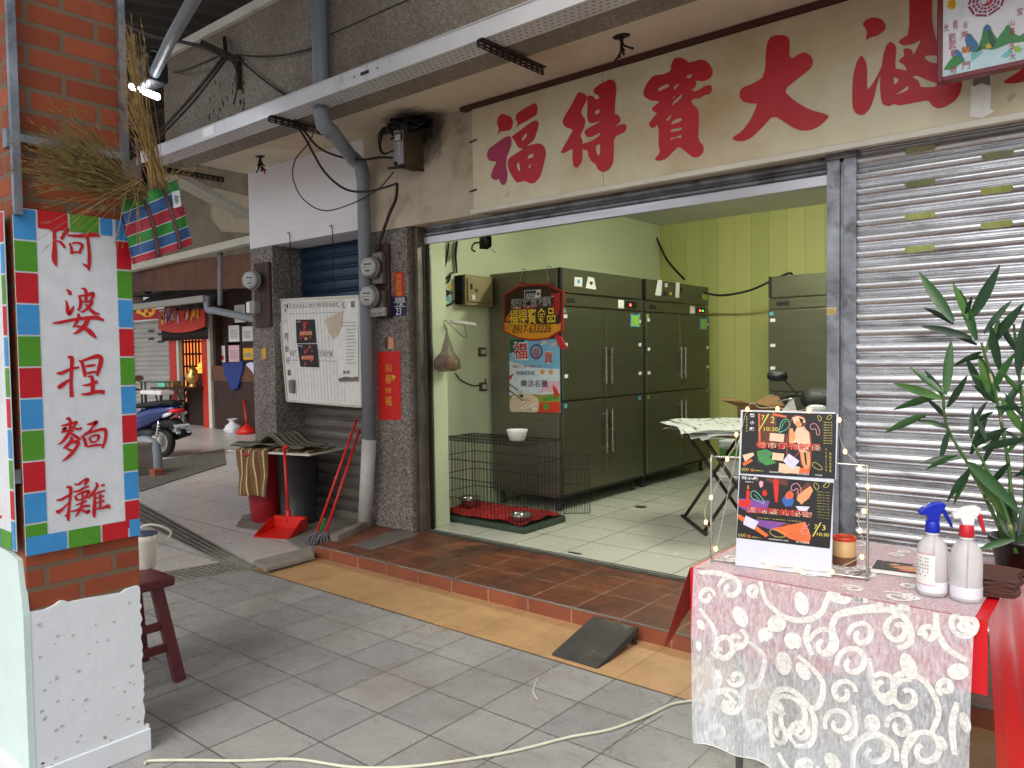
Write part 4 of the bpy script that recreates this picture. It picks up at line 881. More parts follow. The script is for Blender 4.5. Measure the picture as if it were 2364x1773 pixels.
rgp = [PP.pt(*PP.hit(460+68*math.cos(t), 892+82*math.sin(t), C9), .0058) for t in [k*2*math.pi/26 for k in range(27)]]
MB('purple').ribbon(rgp, .014, PP.n).obj('ring', dpst)
def ptx(s_, a, b_, m_, off=.006, bold=0): return text('lettering', s_, PP, pbox(PP, a, b_, C9), m_, dpst, off, bold=bold)
ptx('福', (176, 770), (362, 995), 'white', .0052, .04); ptx('福', (186, 785), (358, 980), 'sign_red', .0062, .012); ptx('得', (412, 850), (500, 965), 'sign_red', .0062, .006)
ptx('寶', (548, 880), (664, 1035), 'white', .0052, .03); ptx('寶', (555, 890), (658, 1028), 'sign_red', .0062, .006)
ptx('連續101、104、105年、106', (178, 1046), (516, 1084), 'hs_orange', .006, .005); ptx('榮獲經濟部', (222, 1122), (440, 1172), 'blue_ink', .006, .0); ptx('樂活名攤', (275, 1228), (600, 1318), 'purple', .006, .004)
rb = thing('plastic_bag', 'crumpled red plastic bag tucked behind the sign corner on the fridge', 'plastic bag', HP.pt(*HP.hit(750, 780, C9)))
MB('sign_red').px(HP, [[(680, 700), (700, 685), (760, 720), (800, 800), (822, 830), (800, 855), (770, 868), (735, 830)]], C9, .008, .02).obj('bag', rb)
# dog cage
cg = thing('dog_cage', 'black wire dog cage with red mat standing before the first fridge', 'cage', (.2, .6, FL))
flat('wire', 26, 26, 24, .45, .3); flat('tray_green', 52, 66, 52, .6); M('red_mat', srgb(150, 22, 16), .95, var=.35, scale=14, bump=.004, bscale=120)
cx0, cx1, cy0, cy1, cz0, cz1 = -.275, .70, .34, .86, FL+.05, .765
def panel(p, u, v, nu, nv, name='wire_panel', r=.0022):
    mb = MB('wire'); p, u, v = V(p), V(u), V(v)
    for i in range(nu+1): mb.tube([p+u*(i/nu), p+u*(i/nu)+v], r*(1.6 if i in (0, nu) else 1), 5)
    for j_ in range(nv+1): mb.tube([p+v*(j_/nv), p+v*(j_/nv)+u], r*1.5, 5)
    return mb.obj(name, cg)
dx, dy, dz = cx1-cx0, cy1-cy0, cz1-cz0
panel((cx0, cy0, cz0), (dx, 0, 0), (0, 0, dz), 26, 4); panel((cx0, cy1, cz0), (dx, 0, 0), (0, 0, dz), 26, 4)
panel((cx0, cy0, cz0), (0, dy, 0), (0, 0, dz), 14, 4); panel((cx1, cy0, cz0), (0, dy, 0), (0, 0, dz), 14, 4); panel((cx0, cy0, cz1), (dx, 0, 0), (0, dy, 0), 22, 3)
panel((cx1, cy1, cz0+.02), (.16, .14, 0), (0, 0, .48), 10, 4, 'open_gate')
t = MB('tray_green'); t.bevbox(cx0-.01, cx1+.012, cy0-.012, cy1+.01, FL+.002, FL+.05, .01); t.obj('tray', cg)
mt_ = thing('pet_mat', 'crumpled dark red mat lying inside the wire cage', 'mat', (.2, .6, FL+.05))
def matf(u, v):
    x = cx0+.02+(dx-.04)*u; y = cy0+.02+(dy-.04)*v
    return (x, y, FL+.070+.006*math.sin(x*23+y*9)+.006*math.sin(y*31)+.012*max(0, math.sin(x*9+1)*math.sin(y*12)))
MB('red_mat').grid(matf, 40, 24).obj('mat_sheet', mt_)
flat('bowl_steel', 170, 170, 166, .25, .9)
def bowl(c, r, h, lab, m_='bowl_steel', name='bowl', cat='bowl', group='bowls by the cage'):
    o = thing(name, lab, cat, c, group); MB(m_).lathe([(r*.72, 0), (r*.95, h*.75), (r*1.04, h), (r*1.0, h*1.02), (r*.9, h*.72), (r*.66, h*.12), (.001, h*.1)], c, 28).obj('bowl_wall', o); return o
q = fZ(1178, 1112, FL+.06); bowl(V((.58, .45, FL+.065)), .085, .06, 'shiny steel pet bowl near the front corner of the cage mat')
bowl(V((-.12, .62, FL+.065)), .09, .09, 'dull steel water bowl at the back left of the cage')
q = fZ(1163, 955, cz1+.004)
bw = bowl(V((.43, .60, cz1+.004)), .085, .085, 'white paper bowl resting on top of the wire cage', 'paper_white', 'paper_bowl', 'bowl')
# things on the left wall: cabinet, switches, wires, bags
LX = -.36; LW = PX(LX); C3 = crop(860, 480, 5.53)
def wallbox(name, lab, cat, pa, pb, dep, mat, c=C3, parent=None):
    a, b_ = LW.hit(*pa, c), LW.hit(*pb, c); y0_, y1_ = sorted((a[0], b_[0])); z0_, z1_ = sorted((a[1], b_[1]))
    return y0_, y1_, z0_, z1_
M('cabinet_ochre', srgb(150, 138, 96), .5, .3, .15, 4, dirt=(srgb(86, 74, 50), 5, .55, .8))
y0_, y1_, z0_, z1_ = .76, 1.13, 1.90, 2.17
cb = thing('fuse_cabinet', 'ochre metal fuse cabinet on the mint wall beside the first fridge', 'cabinet', (LX, .9, z0_))
MB('cabinet_ochre').bevbox(LX, LX+.10, y0_, y1_, z0_, z1_, .006).obj('cabinet_body', cb)
dr = MB('cabinet_ochre').bevbox(LX+.10, LX+.115, y0_+.02, y1_-.02, z0_+.03, z1_-.03, .004).obj('cabinet_door', cb)
d_ = MB('black'); d_.box(LX+.115, LX+.118, y0_+.05, y0_+.075, z0_+.14, z0_+.19); d_.mat('handle_steel').box(LX+.115, LX+.122, y0_+.11, y0_+.14, z0_+.12, z0_+.15); d_.mat('paper_white').lathe([(.001, .0), (.001, .0)], (0, 0, -1), 3) if False else None; d_.obj('latch', dr)
MB('white').rect(PX(LX+.116), y0_+.07, y0_+.11, z0_+.05, z0_+.095, 0, .0005).obj('sticker', dr)
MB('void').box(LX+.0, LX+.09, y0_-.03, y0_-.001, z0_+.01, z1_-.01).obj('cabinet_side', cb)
for nm, ya, yb_2, za, zb_ in (('light_switch', 1.02, 1.12, 1.45, 1.53), ('wall_socket', 1.03, 1.12, 1.13, 1.21)):
    o = thing(nm, 'brown framed light switch plate below the fuse cabinet' if nm == 'light_switch' else 'low wall socket with a trailing plug lead by the fridge', 'switch' if nm == 'light_switch' else 'socket', (LX, ya, za))
    MB('brown').bevbox(LX, LX+.02, ya, yb_2, za, zb_, .003).obj('frame', o); MB('cream_paint').bevbox(LX+.02, LX+.03, ya+.02, yb_2-.02, za+.02, zb_-.02, .003).obj('plate', o)
def wc(pts, r, lab, m_='cable_black', off=.012):
    return cable('wall_cable', [LW.pt(*LW.hit(x, y, C3), off) for x, y in pts], r, m_, lab)
P0 = .0
def pier(x, y): # points on the pier face x = 0
    return V(fX(*C3(x, y), .003))
wc([(1030, 440), (1020, 600), (1030, 720), (1040, 830)], .008, 'pale cable dropping straight to the top of the fuse cabinet', 'plastic_grey')
wc([(1065, 430), (1048, 600), (1055, 740), (1058, 830)], .011, 'black cable dropping straight to the top of the fuse cabinet')
wc([(965, 450), (940, 600), (915, 740), (862, 860), (900, 930), (960, 880), (985, 840), (1020, 830)], .007, 'thin black wire curling into a knot left of the cabinet')
wc([(865, 910), (930, 900), (980, 860), (960, 940), (900, 960), (870, 930), (920, 900), (990, 870)], .008, 'tangled black wire knot hanging left of the fuse cabinet')
wc([(1010, 1085), (930, 1060), (870, 1075), (920, 1110), (980, 1080), (900, 1140), (862, 1160)], .010, 'olive cable bent in a hook below the knot of wires', 'tray_green')
wc([(862, 1220), (920, 1250), (1000, 1220), (1045, 1180)], .010, 'dark cable curving from pier to the underside of the cabinet')
s = MB('hs_yellow'); s.px(LW, [[(965, 985), (1000, 975), (1010, 1020), (970, 1035)]], C3, .004); o = s.obj('warning_sticker'); o['label'] = 'small yellow warning sticker on the wall left of the fuse cabinet'; o['category'] = 'sticker'
s = MB('sticker_blue'); s.shape(LW, [[(LW.hit(962, 1160, C3)[0]+.03*math.cos(k*.5), LW.hit(962, 1160, C3)[1]+.03*math.sin(k*.5)) for k in range(12)]], .004); o = s.obj('round_sticker'); o['label'] = 'round blue sticker on the wall left of the fuse cabinet'; o['category'] = 'sticker'
tb = cable('hook_rod', [V((.0, .32, 1.735)), V((.03, .30, 1.73)), V((.05, .52, 1.715)), V((.0, .55, 1.71))], .016, 'cream_paint', 'short cream rod fixed on the pier with a bag hanging', None, 'hook')
hb = thing('shopping_bag', 'sheer grey bag with jars hanging by a wire from the cream rod', 'bag', (.03, .45, 1.3))
mt, N = newmat('sheer_bag'); N.b.inputs['Base Color'].default_value = srgb(116, 96, 80); N.b.inputs['Alpha'].default_value = .6; N.b.inputs['Roughness'].default_value = .4
flat('honey', 184, 140, 80, .3); flat('mauve', 120, 80, 110, .5)
PXP = PX(.02)
def pxz(x, y): return PXP.hit(x, y, C8)
bgp = [pxz(*p) for p in ((140, 490), (200, 560), (235, 640), (205, 715), (175, 728), (120, 690), (105, 620), (125, 560))]
yc_ = sum(p[0] for p in bgp)/8; 
sbg = MB('sheer_bag'); top_ = V((.02, bgp[0][0], bgp[0][1])); zlo = min(p[1] for p in bgp); zhi = bgp[0][1]
ylo, yhi = min(p[0] for p in bgp), max(p[0] for p in bgp); yw_ = (yhi-ylo)/2; ym_ = (ylo+yhi)/2
prof = [(.004, zhi), (.12*yw_, zhi-.06), (.42*yw_, zlo+.16), (1.0*yw_, zlo+.09), (.9*yw_, zlo+.02), (.5*yw_, zlo), (.002, zlo-.002)]
vs_ = []; n_ = 16
for k, (r, z) in enumerate(prof):
    for i in range(n_):
        a = 2*math.pi*i/n_; jj = 1+.12*math.sin(i*2.3+k*1.7); vs_.append((.07+r*.55*math.cos(a)*jj, ym_+r*math.sin(a)*jj, z))
sbg.add(vs_, [(i*n_+k, i*n_+(k+1) % n_, (i+1)*n_+(k+1) % n_, (i+1)*n_+k) for i in range(len(prof)-1) for k in range(n_)], True); sbg.obj('bag', hb)
j_ = MB('honey'); j_.lathe([(.045, 0), (.05, .02), (.05, .09), (.035, .10)], (.07, ym_+.03, zlo+.015), 16); j_.mat('white').box(.118, .121, ym_+.03, ym_+.06, zlo+.06, zlo+.085); j_.obj('jar', hb)
MB('mauve').lathe([(.035, 0), (.045, .03), (.03, .1)], (.06, ym_-.06, zlo+.03), 10).obj('packet', hb)
MB('wire').tube(smooth([(.03, .42, 1.72), (.03, .44, 1.6), (.05, ym_, zhi+.06), (.06, ym_, zhi-.02)], 5), .0025, 5).obj('hanging_wire', hb)
wc([(1045, 2110), (1120, 2200), (1230, 2255), (1300, 2270), (1420, 2240), (1430, 2180)], .006, 'thin black lead running from the hanging bag to the low socket')
# ceiling fitting of loose wires just inside the shutter
cl = thing('ceiling_wires', 'dark taped clump of wires hanging just inside the raised shutter', 'wires', (.62, .75, 2.4))
c0 = fY(*C3(1430, 440), .8)
s = MB('black'); rg = random.Random(8)
for k in range(7): s.tube(smooth([c0+V((0, 0, .75)), c0+V((rg.uniform(-.02, .02), 0, .2)), c0+V((rg.uniform(-.05, .05), rg.uniform(-.04, .04), rg.uniform(-.04, .08)))], 5), .01, 6)
s.add([c0+V(p) for p in ((-.06, 0, .06), (.07, .01, .07), (.08, 0, -.04), (.02, .02, -.06), (-.06, 0, -.05))], [(0, 1, 2, 3, 4)]); s.ball(c0, .06, 8, (1, .6, .8))
s.tube(smooth([c0+V((.02, 0, .0)), c0+V((-.1, -.02, .0)), c0+V((-.13, -.02, -.05)), c0+V((-.09, -.02, -.07))], 5), .008, 6); s.tube([c0+V((.06, 0, -.05)), c0+V((.12, 0, -.10))], .002, 4)
s.obj('wire_clump', cl)
# cables along the back corner to the fridges
cable('power_cable', [fY(1325, 475, 4.3), fY(1400, 490, 4.42), fY(1412, 500, 4.42), fY(1440, 560, 4.3), fY(1478, 603, 4.0)], .014, 'cable_black', 'black power cable bending down the corner to the second fridge')
cable('power_cable', [fY(1520, 632, 3.9), fY(1560, 638, 4.0), fY(1620, 627, 3.9), fY(1680, 600, 3.8), fY(1706, 590, 3.75), fY(1712, 597, 3.7)], .013, 'cable_black', 'black power cable sagging between second and third fridges')
# folding table with newspapers
ft = thing('folding_table', 'brown folding table with crossed legs under a pile of newspapers', 'table', (1.75, 1.45, FL))
flat('table_brown', 92, 70, 52, .5); flat('leg_brown', 60, 44, 36, .5, .3)
tzz = .855; ta = [(1.28, 1.55), (1.82, .98), (2.38, 1.30), (1.86, 1.92)]
tp = Plane((0, 0, tzz), (1, 0, 0), (0, 1, 0)); MB('table_brown').shape(tp, [ta], 0, .025).obj('tabletop', ft, .004)
def lerp2(a, b, t): return (a[0]+(b[0]-a[0])*t, a[1]+(b[1]-a[1])*t)
e0, e1, e2, e3 = (V((*p, 0)) for p in ta)
for s_ in (.12, .80):
    a = e0.lerp(e3, .5)*(1-s_)+e1.lerp(e2, .5)*s_
    d_ = (e3-e0).normalized()*.24
    for sg in (-1, 1): MB('leg_brown').tube([a+d_*sg+V((0, 0, FL+.012)), a-d_*sg+V((0, 0, tzz-.025))], .014, 10).obj('leg', ft)
fr_ = MB('leg_brown')
for sg in (-1, 1):
    p = (e0.lerp(e3, .5)*.88+e1.lerp(e2, .5)*.12)+(e3-e0).normalized()*.24*sg+V((0, 0, FL+.014)); q = (e0.lerp(e3, .5)*.2+e1.lerp(e2, .5)*.8)+(e3-e0).normalized()*.24*sg+V((0, 0, FL+.014))
    dd_ = (q-p).normalized(); fr_.tube([p-dd_*.06, q+dd_*.06], .015, 10)
fr_.obj('foot_rail', ft)
flat('newsprint', 196, 198, 190, .85); flat('news_ink', 92, 96, 96, .85)
np_ = thing('newspapers', 'loose pile of printed newspapers spread over the folding table', 'newspapers', (1.7, 1.4, tzz))
nb = MB('newsprint'); rg = random.Random(11); cen = (e0+e1+e2+e3)/4
def sheet(c, ang, w_, d_, z, droop):
    ca, sa = math.cos(ang), math.sin(ang)
    def fn(u, v):
        a, b_ = (u-.5)*w_, (v-.5)*d_; x, y = c.x+a*ca-b_*sa, c.y+a*sa+b_*ca
        ov = max(0, abs(u-.5)*w_-.33); ov2 = max(0, abs(v-.5)*d_-.31)
        return (x, y, z+.004*math.sin(u*9+ang*5)+.003*math.sin(v*12)-droop*(ov+ov2))
    return fn
for k in range(7): nb.grid(sheet(cen+V((rg.uniform(-.10, .03), rg.uniform(-.05, .05), 0)), -.82+rg.uniform(-.12, .12), .80, .66, tzz+.008+k*.007, rg.uniform(.2, .7)), 14, 10)
fn = sheet(cen+V((-.03, .0, 0)), -.8, .78, .64, tzz+.062, .4); nb.grid(fn, 14, 10)
nb.mat('news_ink')
for k in range(60):
    u, v = rg.uniform(.05, .9), rg.uniform(.05, .92); du, dv = rg.uniform(.02, .09), rg.uniform(.006, .03)
    P4 = [V(fn(u, v)), V(fn(u+du, v)), V(fn(u+du, v+dv)), V(fn(u, v+dv))]; nb.add([p+V((0, 0, .0015)) for p in P4], [(0, 1, 2, 3)], False)
nb.obj('sheets', np_)
# foam boxes and cartons under and behind the table
M('foam', srgb(206, 208, 204), .8, var=.05, scale=9, bump=.001)
M('carton', srgb(150, 116, 80), .8, var=.12, scale=4)
def foam(x0_, x1_, y0_, y1_, z0_, z1_, lab, band):
    o = thing('foam_box', lab, 'box', ((x0_+x1_)/2, (y0_+y1_)/2, z0_), 'foam boxes under the folding table')
    MB('foam').bevbox(x0_, x1_, y0_, y1_, z0_, z1_-.06, .012).obj('box_body', o); MB('foam').bevbox(x0_-.008, x1_+.008, y0_-.008, y1_+.008, z1_-.058, z1_, .012).obj('lid', o)
    if band: MB('leaf_print').box(x0_+.0, x1_+.001, y0_-.002, y0_, z1_-.16, z1_-.07).obj('printed_band', o)
bq = fZ(1545, 1128, FL)
foam(1.42, 1.98, 2.05, 2.45, FL, FL+.30, 'lower white foam box on the shop floor behind the folding table', False)
foam(1.50, 1.98, 2.07, 2.43, FL+.302, FL+.60, 'upper white foam box with green band stacked behind folding table', True)
ct = thing('carton', 'open brown carton with raised flap behind the newspapers', 'box', (1.55, 3.0, FL))
b_ = MB('carton'); b_.box(1.33, 1.66, 2.85, 3.2, FL, .93); b_.obj('carton_body', ct)
b_ = MB('carton'); b_.add([(1.33, 2.85, .932), (1.66, 2.85, .932), (1.60, 2.66, .98), (1.26, 2.66, 1.0)], [(0, 1, 2, 3)]); b_.add([(1.33, 2.85, .932), (1.33, 3.2, .932), (1.16, 3.2, 1.0), (1.16, 2.85, 1.0)], [(0, 1, 2, 3)]); b_.add([(1.33, 3.2, .932), (1.66, 3.2, .932), (1.58, 3.25, 1.02), (1.48, 3.25, 1.03)], [(0, 1, 2, 3)]); b_.obj('flap', ct)
# floor drain and strip
o = MB('dark_grey').lathe([(.05, 0), (.05, .004)], (.9, 1.75, FL), 18).obj('floor_drain'); o['label'] = 'small round dark drain cover in the pale shop floor'; o['category'] = 'drain'
q = fZ(1060*0+ (1060+985/3.687)/KD, (1230+175/3.687)/KD, FL)
o = MB('dark_grey').bevbox(q.x-.05, q.x+.05, q.y-.012, q.y+.012, FL, FL+.006, .002).obj('floor_bolt'); o['label'] = 'dark shutter bolt plate let into the front shop floor tile'; o['category'] = 'bolt plate'
# tube lamp on the ceiling
lamp = thing('ceiling_lamp', 'white tube lamp on the ceiling inside the shop', 'lamp', (1.9, 1.6, 3.0))
MB('white').bevbox(1.2, 2.6, 1.74, 1.86, 3.0, 3.05, .005).obj('fitting', lamp)
E_('tube_glow', (.95, 1.0, .80, 1), 125)
for dy in (.03, .09): MB('tube_glow').cyl((1.24, 1.74+dy, 2.975), (2.56, 1.74+dy, 2.975), .016, 12).obj('tube', lamp)
# ================================================================ stall table in front
TZ = .730
M('red_cloth', srgb(206, 16, 28), .38, var=.06, scale=3, spec=.5)
tx0, tx1, ty0_, ty1_ = 3.15, 3.99, -1.80, -1.12
tab = thing('stall_table', 'low folding stall table hidden under the red cloth and lace', 'table', (3.6, -1.45, 0))
MB('table_brown').bevbox(tx0+.01, tx1-.01, ty0_+.01, ty1_-.01, TZ-.03, TZ-.004, .004).obj('tabletop', tab)
for x in (tx0+.12, tx1-.30):
    for y in (ty0_+.08, ty1_-.08): MB('handle_steel').cyl((x, y, 0), (x, y, TZ-.03), .013, 10).obj('leg', tab)
rc = thing('red_tablecloth', 'glossy red cloth draped over the stall table with hanging corners', 'tablecloth', (3.6, -1.45, TZ))
r = MB('red_cloth')
r.grid(lambda u, v: (tx0-.012+(tx1-tx0+.024)*u, ty0_-.01+(ty1_-ty0_+.02)*v, TZ+.001*math.sin(u*30)*math.sin(v*20)), 12, 10)
# front drop (short), left drop with its pointed corner, right drop reaching low
r.grid(lambda u, v: (tx0-.012+(tx1-tx0+.024)*u, ty0_-.012-.006*math.sin(u*17)*v, TZ-v*(.235+.03*math.sin(u*5))), 30, 8)
def left(u, v):   # u along depth from the front, v down
    y = ty0_-.01+(ty1_-ty0_+.02)*u
    drop = .16+.14*math.exp(-((u-.05)/.16)**2)
    return (tx0-.014-.06*v-.03*math.sin(u*11)*v-.03*math.exp(-(u/.12)**2)*v, y-.02*v*math.exp(-(u/.1)**2), TZ-drop*v)
r.grid(left, 24, 10)
def right(u, v):
    y = ty0_-.01+(ty1_-ty0_+.02)*u
    return (tx1+.013+.03*v+.10*u*v+.022*math.sin(u*17+.6)*v, y-.02*v*(1-u), TZ-.66*v)
r.grid(right, 30, 14)
r.obj('cloth', rc)
# lace overlay
mt, N = newmat('lace_net')
N.b.inputs['Base Color'].default_value = srgb(238, 234, 232); N.b.inputs['Roughness'].default_value = .6
mpv = N.mapped(N.obj(), (120, 120, 34)); nz = N.noise(1.0, mpv, 5, .75)
N.l(N.ramp(nz, [(.36, (.40, .40, .40, 1)), (.66, (.68, .68, .68, 1))]), N.b.inputs['Alpha'])
N.l(N.ramp(nz, [(.3, srgb(204, 208, 216)), (.7, srgb(238, 242, 246))]), N.b.inputs['Base Color'])
mt, N = newmat('lace_thread')
nz = N.noise(90, None, 4, .6); N.l(N.ramp(nz, [(.3, srgb(226, 226, 220)), (.7, srgb(244, 244, 238))]), N.b.inputs['Base Color'])
N.l(N.ramp(nz, [(.32, (.70, .70, .70, 1)), (.6, (.95, .95, .95, 1))]), N.b.inputs['Alpha']); N.b.inputs['Roughness'].default_value = .6
lc = thing('lace_cloth', 'white lace runner with curling vine embroidery hanging over the red cloth', 'lace cloth', (3.57, -1.8, TZ))
lx0, lx1 = 3.155, 3.972
def lfront(x, z):  # hanging front surface
    d = max(0, TZ-z); u = (x-lx0)/(lx1-lx0)
    return V((x, ty0_-.024-.030*min(1, d*5)-(.020*math.sin(u*13+d*2)+.010*math.sin(u*31+1))*min(1, d*2.2)-.03*d, z))
def ltop(x, y): return V((x, y, TZ+.0055+.0015*math.sin(x*40)*math.sin(y*33)))
ln_ = MB('lace_net')
def lf(u, v):
    x = lx0+(lx1-lx0)*u; zb = .170-.10*u+.012*math.sin(u*9)+.008*math.sin(u*31)
    p = lfront(x, TZ+.004-(TZ-zb)*v)
    p.x += .03*v*(1-u) ; return p
ln_.grid(lf, 60, 34)
ln_.grid(lambda u, v: ltop(lx0+(lx1-lx0)*u, ty0_-.022+(ty1_-ty0_+.03)*v), 20, 14)
ln_.grid(lambda u, v: V((lx1-.06+.11*u, ty1_+.02+.02*math.sin(u*9), TZ+.004-.42*v)), 8, 8)
ln_.obj('net', lc)
em = MB('lace_thread'); CL = crop(1500, 1150, 2.56); FPl = PY(ty0_-.03)
def onl(x, y):
    a, b_ = FPl.hit(x, y, CL); return lfront(a, min(b_, TZ))+V((0, -.0025, 0))
def vine(pts, w_=29):
    wm = w_/2.56/1761*2.75
    P = smooth([onl(*p) for p in pts], 6); n_ = len(P); em.ribbon(P, [wm*(.55+.45*math.sin(math.pi*(.12+.76*i/n_))) for i in range(n_)], (0, -1, 0))
def spiral(cx_, cy_, r, sg=1, a0=0.0, turns=1.15, w_=27):
    vine([(cx_+r*(1-.72*t)*math.cos(a0+sg*t*turns*2*math.pi), cy_+r*(1-.72*t)*math.sin(a0+sg*t*turns*2*math.pi)) for t in [k/12 for k in range(13)]], w_)
def leaf_(cx_, cy_, r, a=0.0, asp=.55):
    pts = [onl(cx_+r*math.cos(t)*math.cos(a)-r*asp*math.sin(t)*math.sin(a), cy_+r*math.cos(t)*math.sin(a)+r*asp*math.sin(t)*math.cos(a)) for t in [k*2*math.pi/16 for k in range(16)]]
    em.add(pts, [tuple(range(15, -1, -1))], False)
for q in [(480, 530, 72, 1, 3.3), (345, 575, 48, -1, 0), (615, 545, 36, 1, 1), (1050, 850, 95, 1, 3.4), (1260, 800, 78, 1, 3.2), (1470, 775, 85, -1, 5), (1650, 800, 52, 1, 3), (1870, 740, 100, -1, 4.4), (1220, 950, 95, 1, 3.0),
          (500, 1190, 100, 1, 3), (460, 850, 80, -1, 2.6), (1170, 1115, 75, -1, 0), (1390, 1100, 85, 1, 4), (1530, 1150, 100, -1, 5), (850, 1270, 145, 1, 3.1), (925, 1345, 72, 1, 2), (790, 1370, 62, -1, 3), (1150, 1290, 90, 1, 2.7),
          (1340, 1480, 115, 1, 3.0), (1490, 1330, 84, 1, 3), (1640, 1460, 120, 1, 3.2), (540, 820, 60, 1, 5), (860, 830, 45, -1, 1), (700, 800, 40, 1, 2), (540, 1040, 48, -1, 3), (430, 1360, 60, 1, 2), (1100, 560, 50, 1, 1), (1480, 610, 60, -1, 3), (1240, 500, 50, 1, 0), (640, 1350, 55, 1, 4), (1760, 1100, 50, 1, 2), (960, 1540, 70, 1, 0)]: spiral(*q)
for q in ([(650, 470), (700, 620), (850, 710), (1000, 690), (1060, 560), (1060, 470)], [(1350, 520), (1340, 640), (1110, 690), (1090, 850), (1040, 900)], [(1110, 690), (1250, 665), (1450, 670), (1540, 760), (1540, 850), (1470, 880)], [(310, 640), (400, 750), (420, 880), (480, 925), (560, 830)], [(600, 830), (690, 930), (650, 1090), (580, 1110), (590, 1300), (640, 1420)],
          [(900, 910), (1040, 1050), (1030, 1190), (970, 1210)], [(1230, 1190), (1240, 1340), (1180, 1380)], [(1310, 930), (1340, 1100), (1400, 1190), (1450, 1160), (1460, 1050), (1540, 1020), (1650, 1080), (1720, 1230), (1680, 1360)], [(380, 1280), (385, 1150), (450, 1110), (540, 1190)], [(740, 1460), (720, 1300), (735, 1180), (800, 1110), (900, 1130), (1000, 1260), (985, 1410), (890, 1420)],
          [(1690, 650), (1700, 780), (1760, 880), (1880, 950)], [(950, 740), (940, 820), (980, 910)], [(1230, 1590), (1240, 1440), (1330, 1370), (1450, 1440), (1470, 1540)], [(1530, 1590), (1520, 1480), (1600, 1360)], [(290, 440), (360, 430), (460, 440), (540, 500)], [(780, 1480), (860, 1560), (960, 1590)], [(1830, 1180), (1800, 1320), (1820, 1480)]): vine(q)
for q in [(900, 620, 70, 1.2), (760, 735, 58, 0, .85), (850, 830, 48, 1, .8), (550, 690, 66, 1), (810, 960, 70, 1.4, .75), (930, 1000, 60, .9), (1540, 980, 80, 1.1), (1830, 1010, 66, 0, .7), (1115, 1510, 60, .8, .7), (430, 1040, 52, 1.5), (1330, 1310, 58, 1.2, .7), (800, 495, 52, 0, .6), (1140, 590, 52, .2, .7), (1610, 640, 48, .3), (690, 800, 40, 1), (330, 730, 34, 1), (325, 850, 30, 1.4), (950, 1570, 60, 1.3), (1880, 1290, 60, 1.2), (500, 1200, 36, 0, .9), (770, 1220, 50, .4, .8), (1860, 760, 46, .2, .7), (1740, 1420, 46, 1)]: leaf_(*q)
rg = random.Random(21)
for k in range(26):   # the same scrolls on the table top
    cx_, cy_, r_0 = rg.uniform(lx0+.04, lx1-.05), rg.uniform(ty0_+.03, ty1_-.04), rg.uniform(.02, .05); a0, sg = rg.uniform(0, 6), rg.choice((-1, 1))
    P = [ltop(cx_+r_0*(1-.75*t)*math.cos(a0+sg*t*8), cy_+r_0*(1-.75*t)*math.sin(a0+sg*t*8))+V((0, 0, .002)) for t in [i/22 for i in range(23)]]
    em.ribbon(P, .013, (0, 0, 1))
em.obj('embroidery', lc)
hb_ = MB('white'); hb_.tube([lf(i/60, 1.0) for i in range(61)], .0016, 5); hb_.obj('hem', lc)
# sign stand: bent rod frame carrying a white board with two posters
BLp, BRp = V((3.26, -1.724, TZ+.008)), V((3.558, -1.677, TZ+.008))
bu = (BRp-BLp).normalized(); bn = V((bu.y, -bu.x, 0)); tilt = R(9); bv_ = V((0, 0, math.cos(tilt)))-bn*math.sin(tilt)
BO = Plane(BLp, bu, bv_); bw_ = (BRp-BLp).length; CB = crop(1600, 900, 3.318)
bh = (BO.hit(378, 150, CB)[1]+BO.hit(1113, 175, CB)[1])/2
ss = thing('poster_stand', 'bent steel rod stand holding a white board with two dark event posters', 'sign stand', BLp)
M('board_white', srgb(206, 210, 220), .35, var=.03, scale=4)
MB('board_white').rect(BO, 0, bw_, 0, bh, 0, .006).obj('board', ss)
rodp = [(132, 1270), (140, 1300), (200, 1310), (700, 1365), (1290, 1443), (1325, 1440), (1332, 1410), (1330, 640), (1322, 595), (1290, 578), (700, 540), (180, 512), (140, 520), (128, 560)]
rp = [BO.pt(*BO.hit(x, y, CB), -.016) for x, y in rodp]
for p in rp: p.z = max(p.z, TZ+.010)
rod = MB('handle_steel'); rod.tube(smooth(rp, 4, True), .0042, 8, True)
for x, y, x2, y2 in ((330, 1310, 330, 1210), (1165, 1425, 1275, 1290)):
    a = BO.pt(*BO.hit(x, y, CB), -.016); a.z = TZ+.012; rod.tube([a, a+V((.06, .17, 0))], .006, 8)
rod.obj('rod_frame', ss)
flat('poster_black', 26, 22, 24, .25); flat('p_brown', 92, 52, 34, .3); flat('p_orange', 214, 104, 50, .3); flat('p_cream', 226, 190, 160, .3); flat('p_red', 206, 40, 30, .3); flat('p_green', 60, 140, 60, .3); flat('p_mint', 110, 220, 180, .3); flat('p_pink', 236, 160, 176, .3); flat('p_violet', 120, 70, 150, .3); flat('p_lilac', 206, 204, 230, .3); flat('p_yellow', 222, 206, 96, .3); flat('p_blue', 50, 96, 170, .3); flat('p_glow', 236, 92, 50, .3); flat('p_skin', 214, 150, 100, .3); flat('p_dark', 44, 34, 34, .3)
def poster(name_label, pts, build):
    p_ = MB('poster_black'); a = [BO.hit(x, y, CB) for x, y in pts]; p_.shape(BO, [a], .0015, .001); po = p_.obj('poster', ss)
    build(po)
    return po
def outline(mb, pts, w_, off, closed=True):
    P = [BO.pt(*BO.hit(x, y, CB), off) for x, y in pts]; P = smooth(P, 4, closed)
    mb.ribbon(P+([P[0]] if closed else []), w_, BO.n)
def ptxt(po, s_, a, b_, m_, off=.0035, bold=0):
    t = text('lettering', s_, BO, pbox(BO, a, b_, CB), m_, po, off, bold=bold); return t
